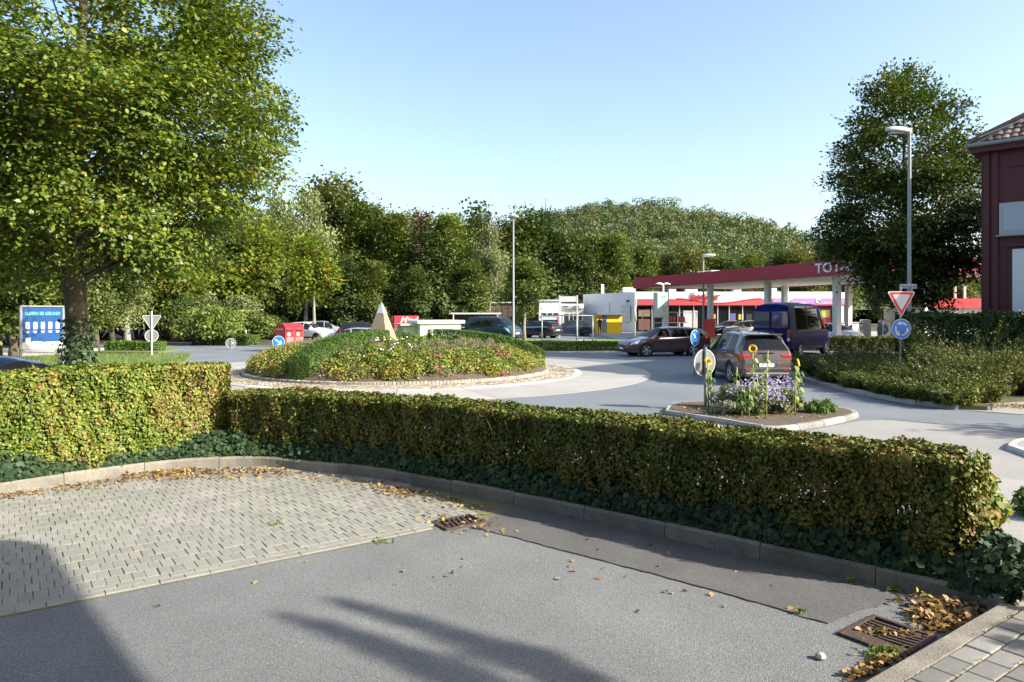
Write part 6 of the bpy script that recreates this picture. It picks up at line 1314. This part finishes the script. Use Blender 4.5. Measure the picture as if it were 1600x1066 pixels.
wv.grid(rows).build('wave_stripe', M_SIGNR, t)
wh = MB(); rows = []
for k in range(41):
    x = 4.5+9.6*k/40; z = 3.74-.50*math.sin(math.pi*k/40)**2+.05; rows.append([(x, -.2325, 3.765), (x, -.2325, min(z, 3.764))])
wh.grid(rows).build('fascia_swoop', MATS['fascia_white'], t, flip=False)
text('lettering', 'bonjour', 1.25, M_SIGNR, t, (7.75, -.26, 4.02), (R(90), 0, 0), .05, shear=.2, bold=.02, sx=.78)
MB().box((8.2, -.25, 3.62), (1.0, .03, .16)).build('yellow_flash', mat('flash_yellow', (.75, .5, .05), rough=.5), t)
for k, (z, c) in enumerate(((3.73, (.62, .22, .34)), (3.50, (.52, .24, .55)), (3.27, (.20, .28, .68)))): MB().box((15.4+4.25, .02, z), (8.5, .5, .226)).build('stripe', mat('stripe_%d' % k, c, rough=.5), t)
MB().box((15.4+4.25, .0, 3.09), (8.52, .54, .13)).build('red_edge', M_SIGNR, t)
for x in (17.3, 20.45):
    lg = MB().lathe([(.12, 0), (.30, 0), (.30, .02), (.12, .02)], 16, Matrix.Translation((x, -.24, 3.55)) @ Matrix.Rotation(math.pi/2, 4, 'X'), ring=True).build('emblem', M_SIGNW, t); MB().box((x+.2, -.25, 3.36), (.18, .02, .3)).build('emblem_foot', M_SIGNW, lg)
    for k in range(7): MB().box((x+.5+k*.19+(.1 if k > 3 else 0), -.242, 3.30), (.14, .012, .17)).build('small_lettering', M_SIGNW, t)
MB().box((W_/2, .24, 1.55), (W_-.2, .06, 3.0)).build('dark_interior', mat('shop_dark', (.05, .05, .05), rough=.8), t)
xs_ = [.25, 1.9, 3.5, 5.0, 6.6, 8.2, 9.3, 10.6, 12.1, 13.6, 15.0]
for i, x in enumerate(xs_[:-1]):
    x2 = xs_[i+1]; f = MB().box(((x+x2)/2, .16, 1.62), (x2-x-.12, .05, 2.55)).build('window', M_SHOPG, t); MB().box((x2-.03, .12, 1.6), (.1, .14, 3.0)).build('frame', mat('frame_grey', (.5, .5, .49), rough=.5), f)
for x, z, w_, h_, c in ((1.0, .9, 1.3, 1.2, (.22, .09, .06)), (1.0, 2.2, 1.3, .8, (.30, .2, .12)), (8.7, 1.8, .7, .5, (.6, .35, .05)), (8.7, 1.1, .7, .6, (.12, .35, .2)), (11.0, 1.6, .6, 1.1, (.10, .12, .3)), (11.9, 1.75, .55, .6, (.6, .5, .05)), (12.8, 1.7, .65, .75, (.03, .03, .03)), (6.2, 1.5, 1.6, 1.9, (.55, .62, .58))): MB().box((x, .12, z), (w_, .02, h_)).build('poster', mat('poster_%d%d' % (int(x*10), int(z*10)), c, rough=.5), t)
MB().box((14.6, .1, 1.5), (.6, .3, 3.0)).build('pillar', mat('tan_pillar', (.55, .4, .3)), t)
for x in (18.6, 22.8): MB().box((x, .0, 1.5), (1.0, .5, 3.0)).build('pillar', M_WHITE, t)
f = MB().box((21.4, .12, 1.5), (1.2, .06, 2.3)).build('door', mat('door_red', (.35, .03, .05), rough=.5), t); MB().box((21.4, .08, 2.1), (.9, .03, .8)).build('price_board', mat('price_board', (.25, .45, .15), col2=(.6, .4, .05), vs=2), f)
for x, s_ in ((-.6, .9), (4.2, .8), (6.7, .8), (12.0, .5), (16.2, .4)): MB().box((x+.3, 3.0, SZ+.3), (s_*1.6, 1.0, .55)).build('roof_unit', MATS['pale_metal'], t)
MB().tube([(18.7, 4, SZ-.1), (18.7, 4, SZ+2.8)], .09, 8).build('chimney', M_GALV, t)
MB().box((-2.7, 8, SZ+.55), (.35, .35, 1.2)).build('chimney', MATS['pale_metal'], t)
fr = MB().box((-.10, 1.5, 1.9), (.03, 1.7, 1.9)); 
pst = fr.build('side_poster', mat('poster_pale', (.55, .58, .6), rough=.5, var=.25, vs=1.5), t); pst.rotation_euler = (0, 0, math.atan2(4.9, 9.75)); pst.location = (-.1, .2, .2)
MB().tube([(-.55, 1.2, 3.6), (-.85, 1.05, 3.5)], .1, 8).build('wall_lamp', M_BLACK, t)

# canopy
cu_ = Vector((.323, -.946, 0)).normalized(); cvv = Vector((.946, .323, 0)).normalized(); CA = Vector((12.5, 72, 0)); cz0, cz1 = 4.68, 5.72; CL, CDp = 31.0, 12.0
t = thing('petrol_canopy', 'large red-edged flat canopy over the petrol pumps', 'canopy', tuple(CA), math.atan2(cu_.y, cu_.x))   # local x along the long side, local y to the right-back
MB().box((CL/2, CDp/2, (cz0+cz1)/2), (CL-.2, CDp-.2, cz1-cz0-.14)).build('soffit', M_SOFF, t)
for nm, c, d in (('fascia', (CL/2, -.06, (cz0+cz1)/2), (CL+.24, .16, cz1-cz0)), ('fascia', (CL/2, CDp+.06, (cz0+cz1)/2), (CL+.24, .16, cz1-cz0)), ('fascia', (-.06, CDp/2, (cz0+cz1)/2), (.16, CDp-.05, cz1-cz0)), ('fascia', (CL+.06, CDp/2, (cz0+cz1)/2), (.16, CDp-.05, cz1-cz0))): MB().box(c, d).build(nm, M_MAROON, t)
MB().box((CL/2, -.09, cz0+.10), (CL+.3, .2, .18)).build('lower_trim', mat('trim_dark_red', (.30, .02, .035), rough=.5), t)
text('lettering', 'TOTAL', .88, mat('letter_silver', (.7, .7, .72), rough=.4), t, (27.0, -.16, (cz0+cz1)/2+.03), (R(90), 0, 0), .03, bold=.02, sx=1.25)
for x in (3.2, 10.6, 18.2, 25.3): MB().box((x, 1.6, (cz0-.02)/2+.02), (.4, .4, cz0+.03)).build('column', mat('column_white', (.62, .63, .64), rough=.5), t)
for x in (10.6, 18.2, 25.3): MB().box((x, 9.5, (cz0-.02)/2+.02), (.4, .4, cz0+.03)).build('column', MATS['column_white'], t)
MB().box((9.5, 2.5, cz1+.12), (2.2, 1.6, .3)).build('roof_hatch', MATS['pale_metal'], t)
def pump(px, d, lb):
    q = atd(px, 487, d); p = thing('fuel_pump', lb, 'fuel pump', (q.x, q.y, 0), R(-20)); MB().box((0, 0, .85), (.6, 1.9, 1.7)).build('body', M_WHITE, p, bevel=.03); MB().box((-.31, 0, 1.2), (.02, 1.2, .5)).build('display', M_DARKW, p)
    for y in (-.6, -.35, .35, .6): MB().tube([(-.34, y, 1.5), (-.42, y, .9), (-.36, y, .25), (-.34, y+.05, .7)], .022, 6).build('hose', M_BLACK, p)
pump(1352, 57, 'white fuel pump with black hoses right of the last canopy column'); pump(1382, 54, 'white fuel pump half hidden by the dark linden leaves'); pump(1236, 66, 'white fuel pump hidden behind the blue van')
t = thing('forecourt_wall', 'white low forecourt wall behind the last canopy column', 'wall', (*atd(1332, 487, 60)[:2], 0)); MB().box((0, 0, .7), (2.6, .3, 1.4)).build('panel', M_WHITE, t); MB().box((0, 0, 1.43), (2.7, .4, .06)).build('coping', MATS['pale_metal'], t)
# gas bottle cage, ad panel, red pillar, flag pole
q = atd(1046, 487, 76.5); t = thing('gas_bottle_cage', 'white wire cage with red gas bottles in front of the shop', 'cage', (q.x, q.y, 0)); 
for x in (-2.9, -1.7, -.3, .9, 2.9): MB().box((x, 0, 1.15), (.1, .1, 2.3)).build('post', M_SIGNW, t)
for z in (.12, 1.15, 2.28): MB().box((0, 0, z), (5.7, .07, .07)).build('rail', M_SIGNW, t)
for x in np.arange(-2.8, 2.9, .18): MB().box((x, .02, 1.2), (.012, .012, 2.2)).build('wire', M_GALV, t)
for i, x in enumerate((-.05, .25, .55, 1.15, 1.4, 1.65)): MB().lathe([(.13, 0), (.14, .1), (.14, .42), (.06, .52), (.05, .58), (.001, .6)], 12, Matrix.Translation((x, .4, 1.25))).build('gas_bottle', mat('bottle_red', (.55, .03, .03), rough=.4), t, smooth=True)
MB().box((.8, .4, 1.2), (2.4, .5, .05)).build('shelf', M_GALV, t)
q = atd(1036, 487, 60.0); t = thing('advertising_column', 'pale green advertising panel on a white post with a small lamp head', 'sign', (q.x, q.y, 0), R(-68)); MB().tube([(0, 0, -.03), (0, 0, 4.7)], .09, 10).build('post', M_SIGNW, t, smooth=True, angle=50)
MB().box((.02, -.25, 2.9), (.62, 1.05, 2.1)).build('panel_box', M_SIGNW, t, bevel=.02); MB().box((.335, -.25, 2.9), (.02, .95, 2.0)).build('poster', mat('poster_mint', (.34, .44, .40), rough=.4), t); MB().box((.348, -.1, 2.55), (.01, .35, .5)).build('poster_picture', mat('poster_brown', (.4, .2, .12), col2=(.5, .42, .35), vs=5), t)
for k in range(2): MB().box((.348, -.2, 3.6-.12*k), (.008, .5, .05)).build('poster_line', mat('poster_ink', (.15, .22, .2)), t)
for s in (1, -1): MB().tube([(0, s*.05, 4.65), (0, s*.35, 4.72), (0, s*.72, 4.68)], [.1, .09, .05], 8).build('lamp_arm', M_SIGNW, t, smooth=True)
q = atd(1105, 487, 62.5); t = thing('red_pillar', 'plain red block beside the forecourt lamp', 'pillar', (q.x, q.y-.6, 0), R(-70)); MB().box((0, 0, .85), (.5, .95, 1.7)).build('block', mat('pillar_red', (.5, .035, .03), rough=.4), t, bevel=.01); MB().box((0, 0, .03), (.6, 1.05, .1)).build('plinth', MATS['shade_and_plinth_grey'], t)
q = atd(992, 487, 54.0); t = thing('flag_pole', 'white pole with a furled white banner left of the shop', 'flag pole', (q.x, q.y, .05)); MB().tube([(0, 0, -.03), (0, 0, 3.9)], .05, 8).build('pole', M_SIGNW, t, smooth=True); MB().tube([(.07, 0, 3.8), (.08, 0, 2.9), (.05, .02, 2.4), (.07, 0, 1.6)], [.06, .07, .05, .08], 8).build('banner', M_SIGNW, t, smooth=True)
# parcel lockers
q = atd(950, 487, 77.0); t = thing('parcel_lockers', 'yellow parcel locker cabinet at the side wall of the shop', 'lockers', (q.x, q.y, 0), R(-72)); M_YEL = mat('locker_yellow', (.78, .50, .005), rough=.45); MB().box((0, 0, 1.0), (.7, 3.0, 2.0)).build('cabinet', M_YEL, t)
for k in range(5):
    y = -1.2+k*.6
    if k == 1: MB().box((.36, y, 1.05), (.04, .56, 1.9)).build('console', mat('console_grey', (.16, .2, .24), rough=.5), t); MB().box((.385, y, 1.35), (.02, .36, .3)).build('screen', M_DARKW, t); continue
    for j in range(6): MB().box((.355, y, .24+j*.31), (.03, .56, .29)).build('locker_door', M_YEL, t, bevel=.008)
MB().box((.25, 0, 2.12), (1.4, 3.5, .1)).build('roof', mat('locker_roof', (.12, .12, .12), rough=.6), t); MB().tube([(0, .2, 2.15), (0, .2, 3.3)], .03, 6).build('aerial', M_BLACK, t)
bp = thing('planter', 'brown flower tub beside the parcel lockers', 'planter', (*atd(913, 487, 73)[:2], 0)); MB().lathe([(.22, 0), (.3, .5), (.33, .52), (.27, .52), (.25, .4), (.01, .4)], 14).build('tub', mat('terracotta', (.28, .14, .09), rough=.85), bp, smooth=True, angle=40)
# silver bus shelter like frames and red vehicle strip seen under the right linden
t = thing('distant_shed', 'grey and white shed with a red roof edge between the right linden and the house', 'building', (*atd(1500, 487, 52)[:2], 0)); MB().box((0, 2, 1.3), (7, 4, 2.6)).build('wall', M_WHITE, t); MB().box((1.0, 1.9, 2.95), (8, 4.4, .7)).build('roof_edge', mat('bright_red', (.6, .05, .05), rough=.5), t); MB().box((-2.2, -.04, 1.9), (3.0, .08, 1.5)).build('grey_panel', mat('grey_panel', (.36, .38, .4), rough=.5), t)
for x in (-.4, .3): MB().box((x, -.06, 2.1), (.16, .12, 4.2)).build('post', M_SIGNW, t)

# ------------------------------------------------------------------ red house at the right edge
HA = Vector((15.92, 24.0, 0)); t = thing('red_house', 'dark red panelled house with a tiled hip roof at the right edge', 'house', tuple(HA), R(-45))   # local x along the visible wall, local y into the house
EZ = 8.1; M_HOUSE = mat('oxblood_panel', (.066, .010, .015), rough=.6, var=.08, vs=.5); LX, LY = 9.0, 17.0
MB().box((LX/2, LY/2, EZ/2), (LX, LY, EZ)).build('wall', M_HOUSE, t)
for x in (.09, .34): MB().box((x, -.035, EZ/2), (.16, .07, EZ-.1)).build('corner_post', M_HOUSE, t)
for y in (.09,): MB().box((-.035, y+.0, EZ/2), (.07, .16, EZ-.12)).build('corner_post', M_HOUSE, t)
for z in (4.62, .6, 7.2): MB().box((LX/2+.35, -.025, z), (LX-.75, .05, .16)).build('rail', M_HOUSE, t)
wn = MB().box((1.33, -.05, 5.42), (1.75, .10, 1.05)).build('window', mat('window_frame_grey', (.33, .35, .37), rough=.5), t); MB().box((1.33, -.09, 5.42), (1.52, .04, .82)).build('pane', mat('pane_blue', (.18, .24, .32), rough=.08, coat=.8), wn); MB().box((1.33, -.1, 4.86), (1.9, .22, .05)).build('sill', M_GALV, wn)
dr = MB().box((1.67, -.05, 3.3), (1.9, .1, 2.35)).build('shutter_frame', M_HOUSE, t); MB().box((1.70, -.09, 3.3), (1.75, .05, 2.2)).build('shutter', mat('shutter_white', (.62, .63, .66), rough=.5), dr); MB().box((1.67, -.1, 4.52), (2.05, .2, .07)).build('shutter_head', M_HOUSE, dr)
ov = .36; x0, x1, y0, y1 = -ov, LX+ov, -ov, LY+ov; ry_ = (x1-x0)/2; rz_ = EZ+ry_*math.tan(R(34)); e = EZ-.12
r0 = Vector(((x0+x1)/2, y0+ry_, rz_)); r1 = Vector(((x0+x1)/2, y1-ry_, rz_)); c = [Vector((x0, y0, e)), Vector((x1, y0, e)), Vector((x1, y1, e)), Vector((x0, y1, e))]
rf_ = MB(); rf_.poly([c[0], c[1], r0]); rf_.poly([c[1], c[2], r1, r0]); rf_.poly([c[2], c[3], r1]); rf_.poly([c[3], c[0], r0, r1]); rf_.poly([c[3], c[2], c[1], c[0]])
roof = rf_.build('roof', mat('roof_underlay', (.12, .10, .09), rough=.9), t)
M_TILE = mat('roof_tile', (.15, .11, .09), rough=.8, isl=.7, var=.2, vs=1)
tl = MB()
def tile_plane(a, b, ridge_a, ridge_b):
    """Rows of curved tiles between eave a-b and ridge line."""
    ex = (b-a).normalized(); up = ((ridge_a+ridge_b)/2-(a+b)/2); up = (up-ex*up.dot(ex)); Ls = up.length; upn = up/Ls; nn = ex.cross(upn).normalized()
    if nn.z < 0: nn = -nn
    la, lb = (ridge_a-a).dot(ex), (ridge_b-a).dot(ex); Lg = (b-a).length; nr = int(Ls/.34)
    for i in range(nr):
        f = i/nr; f2 = (i+1)/nr; s0 = la*f2; s1 = Lg+(lb-Lg)*f2; s = math.ceil(s0/.23)*.23
        while s+.22 < s1:
            o = a+ex*s+upn*(f*Ls); b0 = len(tl.v)
            for k in range(5):
                h = .035+.035*math.sin(math.pi*k/4); 
                tl.v.append(tuple(o+ex*(.222*k/4)+nn*(h+.02))); tl.v.append(tuple(o+ex*(.222*k/4)+upn*(Ls/nr*1.08)+nn*(h-.02))); tl.v.append(tuple(o+ex*(.222*k/4)+nn*.0))
            for k in range(4):
                p = b0+k*3; tl.f.append((p, p+3, p+4, p+1)); tl.f.append((p+2, p+5, p+3, p)); tl.mi += [0, 0]
            s += .23
tile_plane(c[0], c[1], r0, r0); tile_plane(c[3], c[0], r1, r0)
o = tl.build('roof_tiles', M_TILE, roof, flip=False); o['kind'] = 'stuff'
for a, b in ((c[0], r0), (r0, r1)): MB().tube([tuple(a+Vector((0, 0, .07))), tuple(b+Vector((0, 0, .07)))], .09, 8).build('ridge', M_TILE, roof, smooth=True)
MB().tube([tuple(c[0]+Vector((.3, .02, .2))), tuple(c[0].lerp(r0, .5)+Vector((1.1, .0, .16)))], .018, 5).build('lightning_conductor', M_GALV, roof)
for a, b in ((c[0], c[1]), (c[0], c[3])):
    d = (b-a).normalized(); nrm = Vector((d.y, -d.x, 0)); nrm = nrm if nrm.dot(a-r0) > 0 else -nrm
    MB().tube([tuple(a+nrm*.06-Vector((0, 0, .05))), tuple(b+nrm*.06-Vector((0, 0, .05)))], .075, 8).build('gutter', M_GALV, roof, smooth=True)
MB().box(((x0+x1)/2, -.2, e-.16), (x1-x0-.1, .3, .28)).build('eave_box', M_HOUSE, t); MB().box((-.2, (y0+y1)/2+.3, e-.165), (.3, y1-y0-.8, .28)).build('eave_box', M_HOUSE, t)

# ------------------------------------------------------------------ unseen casters shaped from the shadows on the car park
shad = 6.5/math.tan(SUN_EL); sx_, sy_ = math.cos(SUN_AZ)*shad, math.sin(SUN_AZ)*shad
a_ = at(70, 853); b_ = at(232, 1066); A1 = (a_.x+sx_, a_.y+sy_); B1 = (b_.x+sx_, b_.y+sy_); dx, dy = B1[0]-A1[0], B1[1]-A1[1]
t = thing('unseen_shade_building', 'inferred unseen building behind the viewer, its flat roof shaped to shade the car park', 'building', (0, 0, 0))
MB().prism([(-9, A1[1]-.15), (-9, -14), (A1[0]+dx*6.0, -14), (A1[0]+dx*3.0, A1[1]+dy*3.0), A1][::1], 6.5, 6.75).build('roof', mat('shade_roof_dark', (.08, .06, .05), rough=.9), t)  # roof outline worked back from the lower-left shadow; building unseen
MB().box((-1, -6.5, 3.25), (17, 6, 6.498)).build('wall', M_HOUSE, t); MB().box((-1, -7.0, 11.0), (17, 5, 8.4)).build('sky_block_wall', M_HOUSE, t); MB().box((-1, -3.47, 1.3), (3, .08, 2.4)).build('window', M_DARKW, t)  # unseen upper block added to hold back sky light from behind
rng = np.random.default_rng(300); lobs = []
ux, uy = math.cos(SUN_AZ), math.sin(SUN_AZ); TB = Vector((11.2, .6, 0))
def over(px, py, z):                     # point at height z whose shadow falls on that spot of the asphalt
    q = at(px, py); k = z/math.tan(SUN_EL); return Vector((q.x+ux*k, q.y+uy*k, z))
brs = [[(560, 945, 7.2), (640, 968, 7.0), (740, 1000, 6.8), (830, 1032, 6.5), (960, 1085, 6.0)], [(480, 968, 7.2), (560, 995, 7.0), (640, 1022, 6.8), (720, 1050, 6.5), (800, 1090, 6.0)], [(850, 1020, 6.6), (900, 1040, 6.4), (960, 1085, 6.0)], [(1540, 1035, 2.9), (1600, 1050, 2.7), (1680, 1080, 2.5)], [(1560, 1015, 3.0), (1620, 1030, 2.8), (1700, 1070, 2.5)]]
mb = MB(); mb.tube([(0, 0, -.05), (0, 0, 2.4), (-.1, 0, 6.4)], [.09, .07, .03], 8)
for b in brs:
    pts = [over(*q)-TB for q in b]; mb.tube([p for p in pts]+[Vector((-.05, 0, pts[-1].z-.6))], [.012]+[.018+.006*k for k in range(len(pts)-1)]+[.05], 6)
    for k in range(len(pts)-1):
        for u_ in (.0, .33, .66):
            p = pts[k].lerp(pts[k+1], u_); lobs.append((p.x, p.y, p.z, .10+.03*(k+u_)))
P, N = crown_points(rng, lobs, 2600, .8, .1); V, F = leaves(P, N, .07, rng, OVAL); t = thing('street_tree', 'small tree just outside the right edge whose branches shade the asphalt', 'tree', (TB.x, TB.y, .1)); link('crown', npmesh('crown', V, F, LM_MID), t)
mb.build('trunk', M_BARK, t)
tm = tree_meshes('offr', 310, 7.0, .15, 2.2, 2.2, 26, .7, 5000, .2, LM_MID, M_BARK, 'egg', OVAL)
plant_tree('street_tree', 'street tree outside the right edge shading the exit lane', tm, (19.5, 10.0, .05), 0, .95)
# trees around the place outside the picture (they show in car windows and paint)
ro = random.Random(12)
for k in range(26):
    a = R(-175+k*11.0); d = ro.uniform(62, 80); x, y = math.cos(a)*d, math.sin(a)*d
    if k > 15: x, y = 60+ro.uniform(-3, 6), 2+(k-16)*7.2
    kk = ('broad', 'dark', 'olive')[k % 3]; sc_ = ro.uniform(.6, .85)
    plant_tree('park_tree', 'broadleaf tree outside the view behind the car park', KIND[kk], (x, y, 0), ro.uniform(0, 6), sc_, sc_, 'trees outside the view')
# tidy: structure roots carry no label or category
for o in bpy.data.objects:
    if o.get('kind') == 'structure':
        for k in ('label', 'category'):
            if k in o: del o[k]
